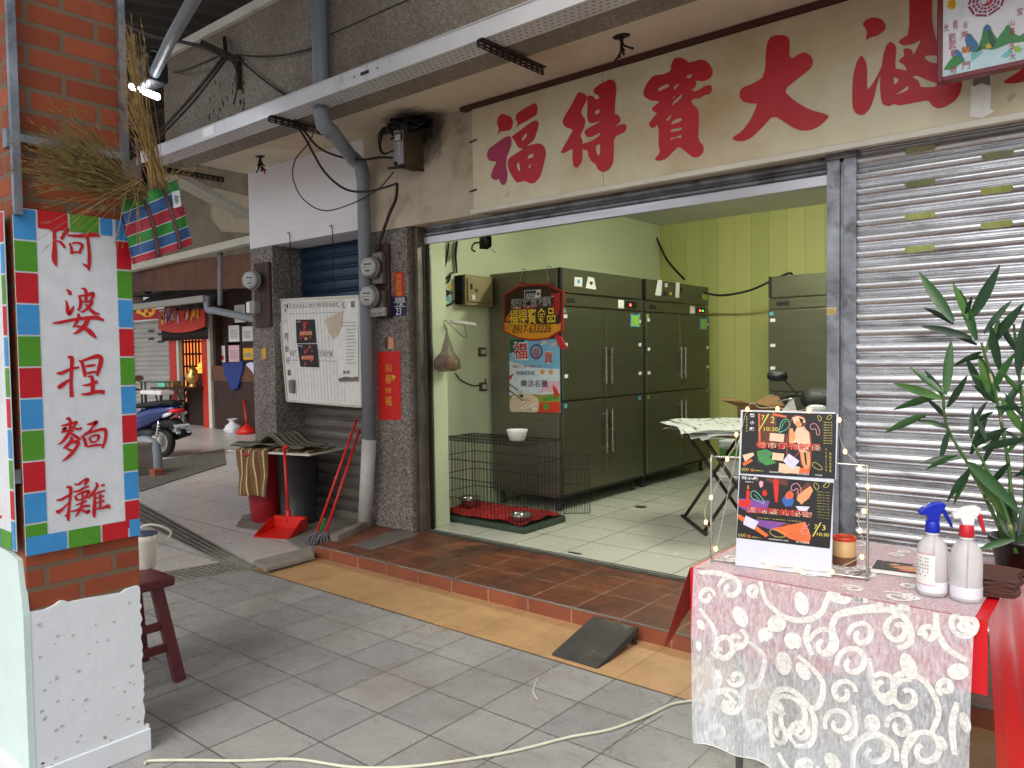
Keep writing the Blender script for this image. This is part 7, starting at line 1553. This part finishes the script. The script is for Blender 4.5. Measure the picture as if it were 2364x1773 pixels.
def scooter(label, Mx, paint, plate):
    o = thing('parked_scooter', label, 'scooter', Mx @ V((0, 0, 0)))
    def part(name, mb, par=None, **k): return mb.obj(name, par or o, **k)
    for x, nm in ((0, 'rear_wheel'), (1.27, 'front_wheel')):
        w_ = MB('chrome', Mx); Wm = Mx @ Matrix.Translation((x, 0, .23)) @ Matrix.Rotation(R(90), 4, 'X')
        r_ = MB('plastic_grey', Wm); r_.lathe([(.02, -.05), (.05, -.05), (.06, -.02), (.13, -.02), (.15, -.045), (.155, -.045), (.155, .045), (.15, .045), (.13, .02), (.06, .02), (.05, .05), (.02, .05)], n=24); wo = part(nm, r_)
        MB('rubber_black', Wm).lathe([(.155, -.05), (.19, -.058), (.222, -.04), (.23, 0), (.222, .04), (.19, .058), (.155, .05)], n=30, cap=False).obj('tyre', wo)
    body = MB(paint, Mx); loft(body, [(-.36, .74, .05, .03), (-.30, .72, .10, .06), (-.12, .68, .15, .10), (.12, .62, .18, .14), (.36, .56, .17, .16), (.52, .48, .15, .14), (.56, .42, .12, .08)]); part('tail_body', body)
    fl = MB('seat_black', Mx); fl.bevbox(.48, .95, -.16, .16, .24, .31, .03); loft(fl, [(.1, .33, .13, .10), (.3, .33, .15, .10), (.55, .30, .15, .08)]); part('floorboard', fl)
    sh_ = MB(paint, Mx); loft(sh_, [(.90, .40, .16, .10), (.98, .60, .20, .20), (1.04, .76, .19, .18), (1.02, .90, .12, .06)]); loft(sh_, [(.98, .40, .10, .12), (1.18, .50, .09, .10), (1.36, .47, .07, .06), (1.5, .40, .05, .03)]); part('front_shield', sh_)
    st_ = MB('seat_black', Mx); loft(st_, [(-.34, .80, .08, .025), (-.2, .82, .13, .045), (.05, .80, .15, .05), (.25, .78, .16, .05), (.48, .76, .13, .04), (.54, .74, .08, .02)]); part('seat', st_)
    gr = MB('seat_black', Mx); gr.tube(smooth([(-.1, .15, .82), (-.35, .13, .84), (-.40, 0, .85), (-.35, -.13, .84), (-.1, -.15, .82)], 5), .012, 8); part('grab_rail', gr)
    fd = MB('rubber_black', Mx); loft(fd, [(-.46, .36, .06, .03), (-.40, .46, .09, .05), (-.28, .52, .11, .08), (-.05, .50, .11, .06), (.12, .46, .10, .05)]); part('rear_fender', fd)
    tl = MB('lens_red', Mx); loft(tl, [(-.395, .70, .03, .02), (-.37, .705, .10, .035), (-.30, .70, .125, .04)]); part('tail_light', tl)
    for sg in (-1, 1):
        t_ = MB('lens_clear', Mx); loft(t_, [(-.36, .68, .02, .02), (-.28, .66, .03, .03), (-.2, .64, .02, .03)], 10)
        for k in range(len(t_.v)): t_.v[k] = t_.v[k]+(Mx.to_3x3() @ V((0, sg*.135, -.01)))
        part('turn_signal', t_)
        sk = MB('chrome', Mx); sk.tube([(.02, sg*.12, .25), (-.08, sg*.13, .55)], .012, 8); hx = [(.0-.10*t/40+.026*math.cos(t*.9), sg*.125+.026*math.sin(t*.9), .29+.24*t/40) for t in range(41)]; sk.tube(hx, .006, 5); part('shock_absorber', sk)
        mr = MB('seat_black', Mx); mr.tube(smooth([(1.0, sg*.20, 1.03), (.98, sg*.27, 1.10), (1.0, sg*.32, 1.15)], 5), .007, 8); loft(mr, [(.985, 1.17, .0, .0), (.99, 1.17, .085, .045), (1.02, 1.17, .07, .035), (1.03, 1.17, .0, .0)])
        n0 = len(mr.v)-64
        for k in range(n0, len(mr.v)): mr.v[k] = mr.v[k]+(Mx.to_3x3() @ V((0, sg*.36, 0)))
        mo = part('mirror', mr)
        g_ = MB('mirror_glass', Mx); pg = [(.982, sg*.36+.078*math.cos(a), 1.17+.039*math.sin(a)) for a in [k*math.pi/8 for k in range(16)]]; g_.add(pg, [tuple(range(16)) if sg < 0 else tuple(range(15, -1, -1))]); g_.obj('mirror_glass', mo)
    pl_ = Plane(Mx @ V((-.435, 0, .44)), Mx.to_3x3() @ V((0, -1, 0)), Mx.to_3x3() @ V((.35, 0, 1)))
    p_ = MB('vinyl_white'); p_.rect(pl_, -.13, .13, -.07, .07, 0, .006); po = part('number_plate', p_)
    if plate: text('lettering', plate, pl_, (-.12, .12, -.045, .035), 'ink', po, .0015, bold=.02)
    ex = MB('dark_grey', Mx); ex.tube([(.35, -.16, .22), (.1, -.19, .26), (-.05, -.2, .30), (-.32, -.21, .36)], [.03, .055, .065, .05], 14); part('exhaust', ex)
    en = MB('plastic_grey', Mx); en.bevbox(-.08, .42, -.02, .13, .17, .33, .04); part('engine', en)
    hb2 = MB('seat_black', Mx); hb2.tube(smooth([(.93, -.34, .98), (1.0, -.2, 1.02), (1.03, 0, 1.01), (1.0, .2, 1.02), (.93, .34, .98)], 5), .013, 8); loft(hb2, [(.90, 1.0, .07, .03), (.98, 1.02, .16, .06), (1.08, 1.0, .15, .08), (1.16, .95, .08, .05)]); part('handlebar', hb2)
    lv_ = MB('chrome', Mx)
    for sg in (-1, 1): lv_.tube([(1.03, sg*.2, 1.0), (1.02, sg*.34, .975)], .006, 6)
    part('brake_lever', lv_)
    hl = MB('lens_clear', Mx); loft(hl, [(1.10, .93, .10, .05), (1.17, .92, .08, .04), (1.19, .91, .03, .02)]); part('headlight', hl)
    fk = MB('dark_grey', Mx)
    for sg in (-1, 1): fk.tube([(1.05, sg*.08, .75), (1.27, sg*.085, .23)], .022, 10)
    part('front_fork', fk)
    sd2 = MB('dark_grey', Mx); sd2.tube([(.30, .13, .2), (.22, .22, 0)], .012, 8); part('side_stand', sd2)
    return o
sw = fZ(362, 988, 0); ang = math.atan2(-.30, -1)
scooter('blue scooter with plate NMV-5023 parked in the alley behind the pillar', Matrix.Translation((sw.x-.12, sw.y, 0)) @ Matrix.Rotation(R(192), 4, 'Z'), 'paint_blue', 'NMV-5023')
scooter('black scooter parked inside the shop behind the folding table', Matrix.Translation((2.44, 2.86, FL)) @ Matrix.Rotation(R(-90), 4, 'Z'), 'paint_black', None)
tq_ = V((2.16, 1.42, .94)); ts = thing('tissue_pack', 'white tissue peeking out behind the poster board', 'tissue', tq_)
tt = fY(1700, 885, 1.45)
t_ = MB('paper_white'); t_.add([V((tt.x-.05, 1.45, tt.z-.03)), V((tt.x+.07, 1.47, tt.z-.03)), V((tt.x+.02, 1.44, tt.z+.07)), V((tt.x+.0, 1.50, tt.z-.02)), V((tt.x+.045, 1.46, tt.z+.08))], [(0, 1, 4, 2), (0, 2, 3), (1, 3, 4), (2, 4, 3)]); t_.bevbox(tt.x-.06, tt.x+.10, 1.42, 1.52, .862, tt.z-.028, .005); t_.obj('tissue', ts)
# ================================================================ the shops across the alley
YF = 4.3; FPz = PY(YF)
flat('bag_navy', 24, 52, 120, .4)
flat('red_signboard', 176, 26, 26, .5); flat('flame_yellow', 236, 178, 40, .5); flat('shrine_red', 190, 50, 34, .5); M('dark_wood', srgb(52, 28, 22), .6, var=.3, scale=3, stretch=(1, 1, .3)); M('brown_board', srgb(104, 64, 40), .6, var=.3, scale=1.2, dirt=[(srgb(58, 38, 32), .8, .42, .7)]); M('old_plaster', srgb(170, 158, 140), .9, var=.12, scale=.9, bump=.004, dirt=[(srgb(112, 98, 80), .7, .5, .8), (srgb(84, 74, 62), 1.6, .62, .85)]); M('peel_plaster', srgb(214, 202, 176), .9, var=.08, scale=2, dirt=(srgb(150, 136, 116), 2, .55, .75))
M('pale_shutter', srgb(170, 168, 164), .5, .3, .15, 3, stretch=(.4, 3, 3)); E_('shrine_glow', (1.0, .26, .06, 1), 1.1); E_('lotus_lamp', (1.0, .42, .05, 1), .9); flat('brass', 190, 156, 90, .3, .8)
def F(x, y): return FPz.hit(x, y)
def fbox(mb, x0, y0, x1, y1, d0, d1):
    a, b_ = F(x0, y0), F(x1, y1); return mb.box(min(a[0], b_[0]), max(a[0], b_[0]), YF+d0, YF+d1, min(a[1], b_[1]), max(a[1], b_[1]))
row = thing('alley_building', 'old plaster building row across the alley with a shrine room', 'building', (-11, YF, 0))
xa_, xb_ = F(368, 800)[0], F(462, 800)[0]; xl_ = F(292, 800)[0]
w_ = MB('old_plaster'); w_.box(-30, -2.5, YF, YF+.3, 3.1, 11.5); w_.box(-30, xl_-.1, YF, YF+.3, 0, 3.1); w_.obj('wall', row)
MB('peel_plaster').px(FPz, [[(462, 405), (560, 430), (560, 505), (480, 500), (455, 470)]], IDC, .01, .008).obj('peeling_patch', row)
w_ = MB('dark_wood'); w_.box(xb_, -2.5, YF+.16, YF+.26, 0, 3.1); w_.box(xb_-.02, xb_+.1, YF, YF+.3, 0, 3.1); w_.obj('dark_room_wall', row)
w_ = MB('dark_wood'); w_.box(xa_-1.2, xb_, YF+.5, YF+.6, 0, 3.1); w_.box(xb_, xb_+.05, YF+.05, YF+.5, 0, 3.1); w_.box(xl_-.1, -2.5, YF+.0, YF+.7, 3.0, 3.1); w_.obj('shrine_room', row)
sg_ = MB('shrine_glow'); gw = F(452, 700)[0]-F(390, 700)[0]
wx0, wx1 = fY(392, 800, YF+.47).x, fY(440, 800, YF+.47).x; sg_.box(wx0, wx1, YF+.47, YF+.49, .45, 2.15); sgo = sg_.obj('lattice_window', row)
lt = MB('dark_wood')
for k in range(8): x = wx0+(wx1-wx0)*k/7; lt.box(x-.022, x+.022, YF+.44, YF+.466, .45, 2.15)
for k in range(7): z = .45+1.7*k/6; lt.box(wx0, wx1, YF+.445, YF+.462, z-.022, z+.022)
lt.obj('lattice', sgo)
sr = MB('shrine_red')
for x0, x1 in ((370, 384), (440, 452)):
    a = F(x0, 720); b_ = F(x1, 720); sr.box(a[0], b_[0], YF-.06, YF+.04, 0, 2.5)
sr.mat('cream_paint'); a = F(453, 720); sr.box(a[0], a[0]+.12, YF-.07, YF+.04, 0, 2.5); a = F(384, 720); sr.box(a[0], a[0]+.10, YF-.05, YF+.04, 0, 2.5); sr.obj('door_post', row)
slats(MB('pale_shutter'), xl_-.1, xa_-.1, YF+.05, 0, 2.55, .11, .02).obj('roller_shutter', row)
vt = MB('dark_grey')
for x, y in ((325, 715), (345, 722), (325, 732), (345, 738)): fbox(vt, x-6, y-2, x+6, y+2, .015, .02)
vt.obj('shutter_slot', row)
rs2 = thing('red_shop_sign', 'red shop sign with a yellow flame emblem above a pale roller shutter', 'sign', (xl_+.8, YF, 2.6))
a, b_ = F(286, 694), F(386, 664); MB('red_signboard').box(a[0], b_[0], YF-.06, YF-.0, a[1], b_[1]).obj('board', rs2); S7 = PY(YF-.065)
MB('vinyl_white').rect(S7, a[0], b_[0], a[1]-.03, a[1], .0, .05).obj('edge', rs2)
fl2 = MB('flame_yellow'); C2 = crop(300, 500, 4.1475)
fl2.px(S7, [[(60, 860), (80, 830), (95, 850), (160, 845), (235, 860), (248, 880), (235, 930), (200, 955), (150, 962), (100, 935), (62, 925)], ], C2, .001)
fl2.mat('red_signboard')
for cx_, cy_, r_0 in ((120, 895, 18), (190, 890, 22), (165, 930, 16)):
    P = [S7.pt(*S7.hit(cx_+r_0*(1-t/20)*math.cos(t*.55), cy_+r_0*(1-t/20)*math.sin(t*.55), C2), .004) for t in range(17)]; fl2.ribbon(P, .045, S7.n)
fl2.obj('flame_emblem', rs2)
text('lettering', '九', S7, pbox(S7, (275, 880), (350, 950), C2), 'vinyl_white', rs2, .003, bold=.02); text('lettering', '日', S7, pbox(S7, (355, 885), (388, 955), C2), 'vinyl_white', rs2, .003, bold=.02)
# embroidered valance above the shrine door
va = thing('shrine_valance', 'bright red embroidered valance hanging over the shrine doorway', 'valance', (xa_+.9, YF-.2, 2.4))
a, b_ = F(368, 712), F(458, 668); x0_, x1_ = a[0]-.1, b_[0]+.1
vb = MB('shrine_red'); vb.grid(lambda u, v: (x0_+(x1_-x0_)*u, YF-.22-.04*math.sin(u*16)*v, a[1]+(b_[1]-a[1])*v+.12*4*(u-.5)**2*(1-v)*-.0-.10*(1-v)*(1-4*(u-.5)**2)), 40, 6); ap = vb; rg = random.Random(14); VP = PY(YF-.27)
for k in range(34):
    x, y = rg.uniform(x0_+.1, x1_-.1), rg.uniform(a[1]+.18, b_[1]-.05); ap.mat(rg.choice(['flame_yellow', 'vinyl_white', 'p_violet', 'p_pink', 'flame_yellow'])); r_0 = rg.uniform(.03, .08); h_ = rg.uniform(.06, .14)
    ap.shape(VP, [[(x-r_0*.5, y-h_), (x+r_0*.5, y-h_*.8), (x+r_0*.4, y), (x, y+h_), (x-r_0*.5, y)]], 0)
vb.obj('cloth', va)
fg = MB('dark_grey')
for k in range(46): x = x0_+(x1_-x0_)*(k+.5)/46; fg.tube([(x, YF-.16, a[1]-.02), (x+.01, YF-.16, a[1]-.26)], .012, 4)
fg.obj('fringe', va)
# offering table in the shrine doorway
at_ = thing('offering_table', 'small folding table with offerings in the shrine doorway', 'table', (xa_+.7, YF-.25, 0))
zt2 = F(400, 835)[1]; x0_, x1_ = F(372, 835)[0], F(446, 835)[0]
MB('dark_wood').box(x0_, x1_, YF-.5, YF+.1, zt2-.04, zt2).obj('tabletop', at_)
for s_ in (.15, .85):
    x = x0_+(x1_-x0_)*s_
    for sg in (-1, 1): MB('dark_grey').beam((x+.22*sg, YF-.42, 0), (x-.22*sg, YF-.42, zt2-.04), .025, .025).obj('leg', at_)
def small(name, lab, cat, mb, part): o = thing(name, lab, cat, tuple(mb.v[0]), 'offerings on the shrine table'); mb.obj(part, o)
q = F(383, 828); small('offering_packet', 'green and white packet at the left end of the shrine table', 'packet', MB('p_mint').bevbox(q[0]-.1, q[0]+.22, YF-.4, YF-.2, zt2, zt2+.11, .01), 'packet')
q = F(403, 826); small('offering_packet', 'brown carton packet beside the green one on the shrine table', 'packet', MB('carton').bevbox(q[0]-.12, q[0]+.16, YF-.4, YF-.2, zt2, zt2+.14, .01), 'packet')
q = F(436, 820); small('incense_urn', 'brass incense urn at the right end of the shrine table', 'urn', MB('brass').lathe([(.12, 0), (.08, .05), (.07, .08), (.15, .16), (.15, .26), (.09, .32), (.1, .36), (.02, .46)], (q[0], YF-.2, zt2), 18), 'urn_body')
al = thing('altar_cabinet', 'dark altar cabinet inside the shrine room', 'altar', (xb_-.5, YF+.3, 0)); a = fY(416, 800, YF+.25)
MB('dark_wood').box(a[0], xb_-.02, YF+.12, YF+.44, 0, 1.15).obj('cabinet', al)
q = F(436, 795); small('lotus_lamp', 'glowing yellow lotus lamp on the altar cabinet', 'lamp', MB('lotus_lamp').lathe([(.10, 0), (.13, .02), (.06, .04), (.13, .09), (.17, .12), (.08, .14), (.10, .18), (.02, .25)], (fY(436, 795, YF+.25).x, YF+.25, 1.15), 14), 'lotus')
# framed papers in the dark room
C2b = C2; k_ = 0
for (x0, y0), (x1, y1), lab, m_ in (((1000, 850), (1105, 1010), 'framed white certificate, highest on the dark wall of the room', 'paper_white'), ((945, 1045), (1050, 1195), 'framed white certificate right of the yellow tag in the dark room', 'paper_white'), ((1075, 1055), (1180, 1190), 'framed white certificate half hidden by the meter column', 'paper_white'), ((810, 1240), (915, 1395), 'framed white certificate with a red seal, lowest left on dark wall', 'paper_white'), ((945, 1235), (1050, 1390), 'framed pinkish certificate in the lower row on the dark wall', 'poster_pink'), ((1085, 1260), (1185, 1370), 'framed golden picture in the lower row on the dark wall', 'flame_yellow')):
    W9 = PY(YF+.14); a = pbox(W9, (x0, y0), (x1, y1), C2); o = thing('framed_certificate', lab, 'frame', (a[0], YF+.14, a[2]), 'framed papers in the dark room')
    MB('dark_wood').rect(W9, a[0]-.06, a[1]+.06, a[2]-.06, a[3]+.06, 0, .04).obj('frame', o); MB(m_).rect(W9, a[0], a[1], a[2], a[3], .004).obj('paper', o)
    t = MB('plastic_grey')
    for r_1 in range(6): z = a[3]-.10-(a[3]-a[2]-.15)*r_1/6; t.rect(W9, a[0]+.05, a[1]-.05-.04*(r_1 % 2), z-.012, z, .006)
    if 'seal' in lab: t.mat('red_paper').rect(W9, a[1]-.14, a[1]-.05, a[2]+.05, a[2]+.14, .007)
    t.obj('writing', o)
# low things in the dark room
bn3 = thing('dark_cabinet', 'dark wooden sideboard along the wall of the dark room', 'cabinet', (xb_+1.2, YF+.6, 0)); a = F(466, 850)
MB('dark_wood').box(xb_+.15, -2.6, YF-.10, YF+.15, 0, 1.0).obj('cabinet_body', bn3); MB('brown_board').box(xb_+.12, -2.6, YF-.12, YF+.15, 1.001, 1.32).obj('top_shelf', bn3)
q = fY(505, 800, YF+.3)
for px_, lab, m_ in ((502, 'blue plastic bag hanging on the front of the brown sideboard shelf', 'bag_navy'), (547, 'blue and white bundle on the right of the brown sideboard shelf', 'p_lilac')):
    q = fY(px_, 795, YF-.16); o = thing('plastic_bag', lab, 'plastic bag', q); MB(m_).shape(PY(YF-.16), [[(q.x-.40, q.z+.10), (q.x+.38, q.z+.13), (q.x+.36, q.z-.05), (q.x+.14, q.z-.42), (q.x-.06, q.z-.46), (q.x-.30, q.z-.20)] if px_ < 520 else [(q.x-.30, q.z+.08), (q.x-.1, q.z+.12), (q.x+.30, q.z), (q.x+.34, q.z-.22), (q.x+.1, q.z-.25), (q.x-.05, q.z-.08)]], 0, .08).obj('bag', o, .02)
pb_ = fZ(503, 934, 0); o = thing('plastic_bag', 'white translucent plastic bag slumped on the alley floor', 'plastic bag', pb_)
w9 = MB('sheer_white') if False else MB('vinyl_white'); vs_ = []; rg = random.Random(17)
prof = [(.10, .27), (.05, .22), (.06, .19), (.14, .13), (.16, .06), (.12, 0)]
for k, (r_0, z) in enumerate(prof):
    for i in range(14): a = i*2*math.pi/14; jj = 1+.22*math.sin(i*2.1+k*1.3); vs_.append((pb_.x+r_0*jj*math.cos(a), pb_.y+r_0*jj*math.sin(a), z))
w9.add(vs_, [(i*14+k, i*14+(k+1) % 14, (i+1)*14+(k+1) % 14, (i+1)*14+k) for i in range(5) for k in range(14)], True); w9.obj('bag', o)
o = thing('broom', 'red handled broom leaning in the dark room by the column', 'broom', (-9.4, YF+.2, 0)); a = fY(533, 925, YF-.3); b_ = fY(527, 865, YF-.13)
MB('tool_red').tube([a+V((0, 0, .12)), b_], .02, 8).obj('handle', o); MB('tool_red').lathe([(.2, 0), (.18, .08), (.05, .16), (.02, .2)], (a.x, a.y, 0.0), 10).obj('broom_head', o)
# awning, beam and pipes before the row
YA = 3.5; AP = PY(YA)
aw = thing('awning', 'brown boarded awning with a pale gutter across the alley shops', 'awning', (-9, YA, 2.7))
def A_(x, y): return fY(x, y, YA)
a0, a1, a2, a3 = A_(290, 578), A_(545, 545), A_(545, 622), A_(290, 630)
xL, xR = a0.x-.5, -6.2
def zline(p, q, x): t = (x-p.x)/(q.x-p.x); return p.z+(q.z-p.z)*t
b_ = MB('brown_board'); b_.add([(xL, YA, zline(a3, a2, xL)), (xR, YA, zline(a3, a2, xR)), (xR, YA, zline(a0, a1, xR)), (xL, YA, zline(a0, a1, xL)), (xL, YA+.04, zline(a3, a2, xL)), (xR, YA+.04, zline(a3, a2, xR)), (xR, YA+.04, zline(a0, a1, xR)), (xL, YA+.04, zline(a0, a1, xL))], [(0, 1, 2, 3), (7, 6, 5, 4), (0, 4, 5, 1), (3, 2, 6, 7)]); b_.obj('fascia_board', aw)
g0, g1 = A_(290, 582), A_(548, 523); MB('cream_paint').beam((g0.x, YA-.1, g0.z), (g1.x+.3, YA-.1, g1.z+.02), .16, .13).obj('gutter_beam', aw)
r0, r1 = A_(290, 640), A_(438, 636)
co = MB('galvanised_plain'); nn = 40
zr = zline(r0, r1, xL)
co.grid(lambda u, v: (xL+(r1.x-xL)*u, YA+.1+(YF-YA-.15)*v, 2.62+.35*v+.03*math.sin(u*150)), 160, 2); co.obj('corrugated_roof', aw)
MB('plastic_grey').beam((xL, YA-.05, 2.60), (r1.x+.2, YA-.05, 2.62), .12, .12).obj('eaves_gutter', aw)
pp_ = MB('pvc_grey'); pp_.tube(smooth([A_(448, 640), A_(450, 668), A_(470, 672), A_(560, 692)], 5), .07, 10); pp_.obj('drain_pipe', aw)
pp_ = MB('pvc_grey'); pp_.tube([A_(476, 540), A_(476, 660)], .05, 10); pp_.obj('pipe', aw)
gt = thing('green_rail', 'low green rail standing before the pale roller shutter', 'rail', fZ(320, 905, 0)); a = fY(300, 825, YF-.4); b_ = fY(370, 825, YF-.4)
s = MB('tray_green'); s.beam(a, b_, .03, .03)
for t in (.08, .2, .96): p = a.lerp(b_, t); s.beam((p.x, p.y, 0), p, .03, .03)
s.obj('rail_frame', gt)
o = thing('paper_bundle', 'white paper bundle lying behind the scooter seat', 'papers', fY(330, 845, YF-.6)); q = fY(340, 848, YF-.6); s = MB('paper_white'); s.bevbox(q.x-.5, q.x+.45, YF-.75, YF-.45, q.z-.04, q.z+.05, .02); s.mat('dark_grey').box(q.x-.4, q.x-.36, YF-.7, YF-.66, 0, q.z-.04); s.box(q.x+.3, q.x+.34, YF-.7, YF-.66, 0, q.z-.04); s.obj('bundle', o)
# ================================================================ dark roof and steelwork, upper left
M('roof_dark', srgb(54, 50, 48), .8, var=.3, scale=1)
rf = thing('market_roof', 'dark corrugated market roof high over the alley', 'roof', (-8, 2, 6))
r = MB('roof_dark'); r.grid(lambda u, v: (-26+25.5*u, -.6+4.9*v, 5.4+.85*v+.04*math.sin(u*420)), 420, 2); r.obj('corrugated_sheet', rf)
for k in range(5): MB('dark_grey').beam((-22+k*5.2, 1.2, 5.6), (-22+k*5.2, 4.3, 6.15), .08, .14).obj('rafter', rf)
for y, z in ((1.3, 5.66), (2.3, 5.84), (3.4, 6.0)): MB('dark_grey').beam((-26, y, z-.06), (-.6, y, z-.06), .06, .08).obj('purlin', rf)
YP = 3.95
for x, r_0, lab in ((334, .055, 'tall grey steel post carrying the market roof nearest the pillar'), (308, .05, 'second thinner dark steel post carrying the market roof')):
    p = fY(x, 300, YP); o = thing('steel_post', lab, 'post', (p.x, YP, 2.95), 'roof posts'); MB('pvc_grey' if x > 320 else 'dark_grey').cyl((p.x, YP, 2.95), (p.x, YP, 7.5), r_0*1.5, 12).obj('post', o)
gp = thing('green_sheet', 'pale green folded metal sheet fixed between roof posts', 'metal sheet', fY(305, 120, .9)); a, b_ = fY(270, 98, .9), fY(336, 132, .9)
s = MB('green_sheet') if False else None
flat('sheet_green', 120, 140, 120, .5)
c_ = fY(270, 140, .9); d_ = fY(336, 152, .9); s = MB('sheet_green'); s.add([a, fY(336, 108, .9), d_, c_, a+V((0, .5, 0)), fY(336, 108, .9)+V((0, .5, 0)), d_+V((0, .5, 0)), c_+V((0, .5, 0))], [(0, 3, 2, 1), (0, 1, 5, 4), (3, 7, 6, 2), (1, 2, 6, 5)]); s.obj('sheet', gp)
rl = thing('balcony_grille', 'black barred balcony grille on the far plaster wall', 'grille', fY(325, 250, 4.0)); s = MB('lamp_black')
a, b_ = fY(296, 210, 4.0), fY(352, 292, 4.0)
for k in range(9): x = a.x+(b_.x-a.x)*k/8; s.cyl((x, 4.0, b_.z), (x, 4.0, a.z), .025, 6)
for z in (a.z, b_.z, (a.z+b_.z*2)/3): s.cyl((a.x, 4.0, z), (b_.x, 4.0, z), .03, 6)
s.obj('bars', rl)
# unseen roof sheet added over the paved lane to cut the top light
r = MB('roof_dark'); r.grid(lambda u, v: (-3.2+5.2*u, -6.5+5.8*v, 5.0+.35*v+.04*math.sin(u*86)), 110, 2); r.obj('corrugated_sheet', rf)
# angle iron cable bracket on the parapet's end
YB = -.872
ai = thing('angle_bracket', 'rusty angle iron cable bracket bolted near the end of the parapet', 'bracket', fY(480, 115, YB)); s = MB('rust_iron')
s.beam(fY(433, 93, YB-.25), fY(516, 132, YB-.02), .045, .045); s.beam(fY(514, 120, YB-.01), fY(516, 192, YB-.01), .035, .03); s.beam(fY(485, 82, YB-.02), fY(487, 112, YB-.05), .03, .03); s.obj('angle_iron', ai)
def pcab(px, r, lab): return cable('electric_cable', [fY(x, y, d) for x, y, d in px], r, 'rust_iron', lab)
pcab([(272, 55, -.7), (330, 78, -.9), (400, 92, -1.0), (450, 105, -.98), (500, 122, -.9)], .014, 'bundle of dark cables running from roof posts to angle bracket')
pcab([(330, 300, -1.2), (400, 225, -1.1), (450, 165, -1.05), (486, 118, -.95)], .012, 'brown conduit slanting from the angle bracket down to the tray end')
pcab([(338, 303, -1.2), (410, 228, -1.1), (458, 168, -1.05), (492, 122, -.95)], .010, 'second thinner conduit slanting beside the brown one to the tray')
pcab([(340, 152, -.6), (385, 155, -.9), (430, 140, -.95), (480, 118, -.95)], .009, 'black cable sagging from lamp pole to angle bracket')
pcab([(510, 118, -.92), (560, 122, -.9), (620, 118, -.89), (688, 100, -.88)], .007, 'grey cable sagging along the parapet from bracket to downpipe')
pcab([(516, 128, -.90), (560, 165, -.89), (600, 195, -.89), (625, 210, -.90)], .008, 'thin cable dropping from the bracket to the tray edge')
pcab([(500, 130, -.92), (514, 160, -.9), (512, 190, -.9), (505, 225, -.92)], .007, 'loose wire hanging down beside the angle bracket')
s = MB('soot'); rg = random.Random(22); PW = PY(-.861)
for k in range(26):
    x, y = rg.uniform(450, 530), rg.uniform(165, 255); q = PW.hit(x, y); s.shape(PW, [[(q[0]-.008, q[1]+.01), (q[0]+.006, q[1]+.012), (q[0]+.010, q[1]-.02), (q[0]+.002, q[1]-.035)]], .001)
o = s.obj('wall_stains', shop)

for o in list(sc.objects):
    if o.parent is None and o.get('category') and not o.get('kind'): o['kind'] = 'thing'
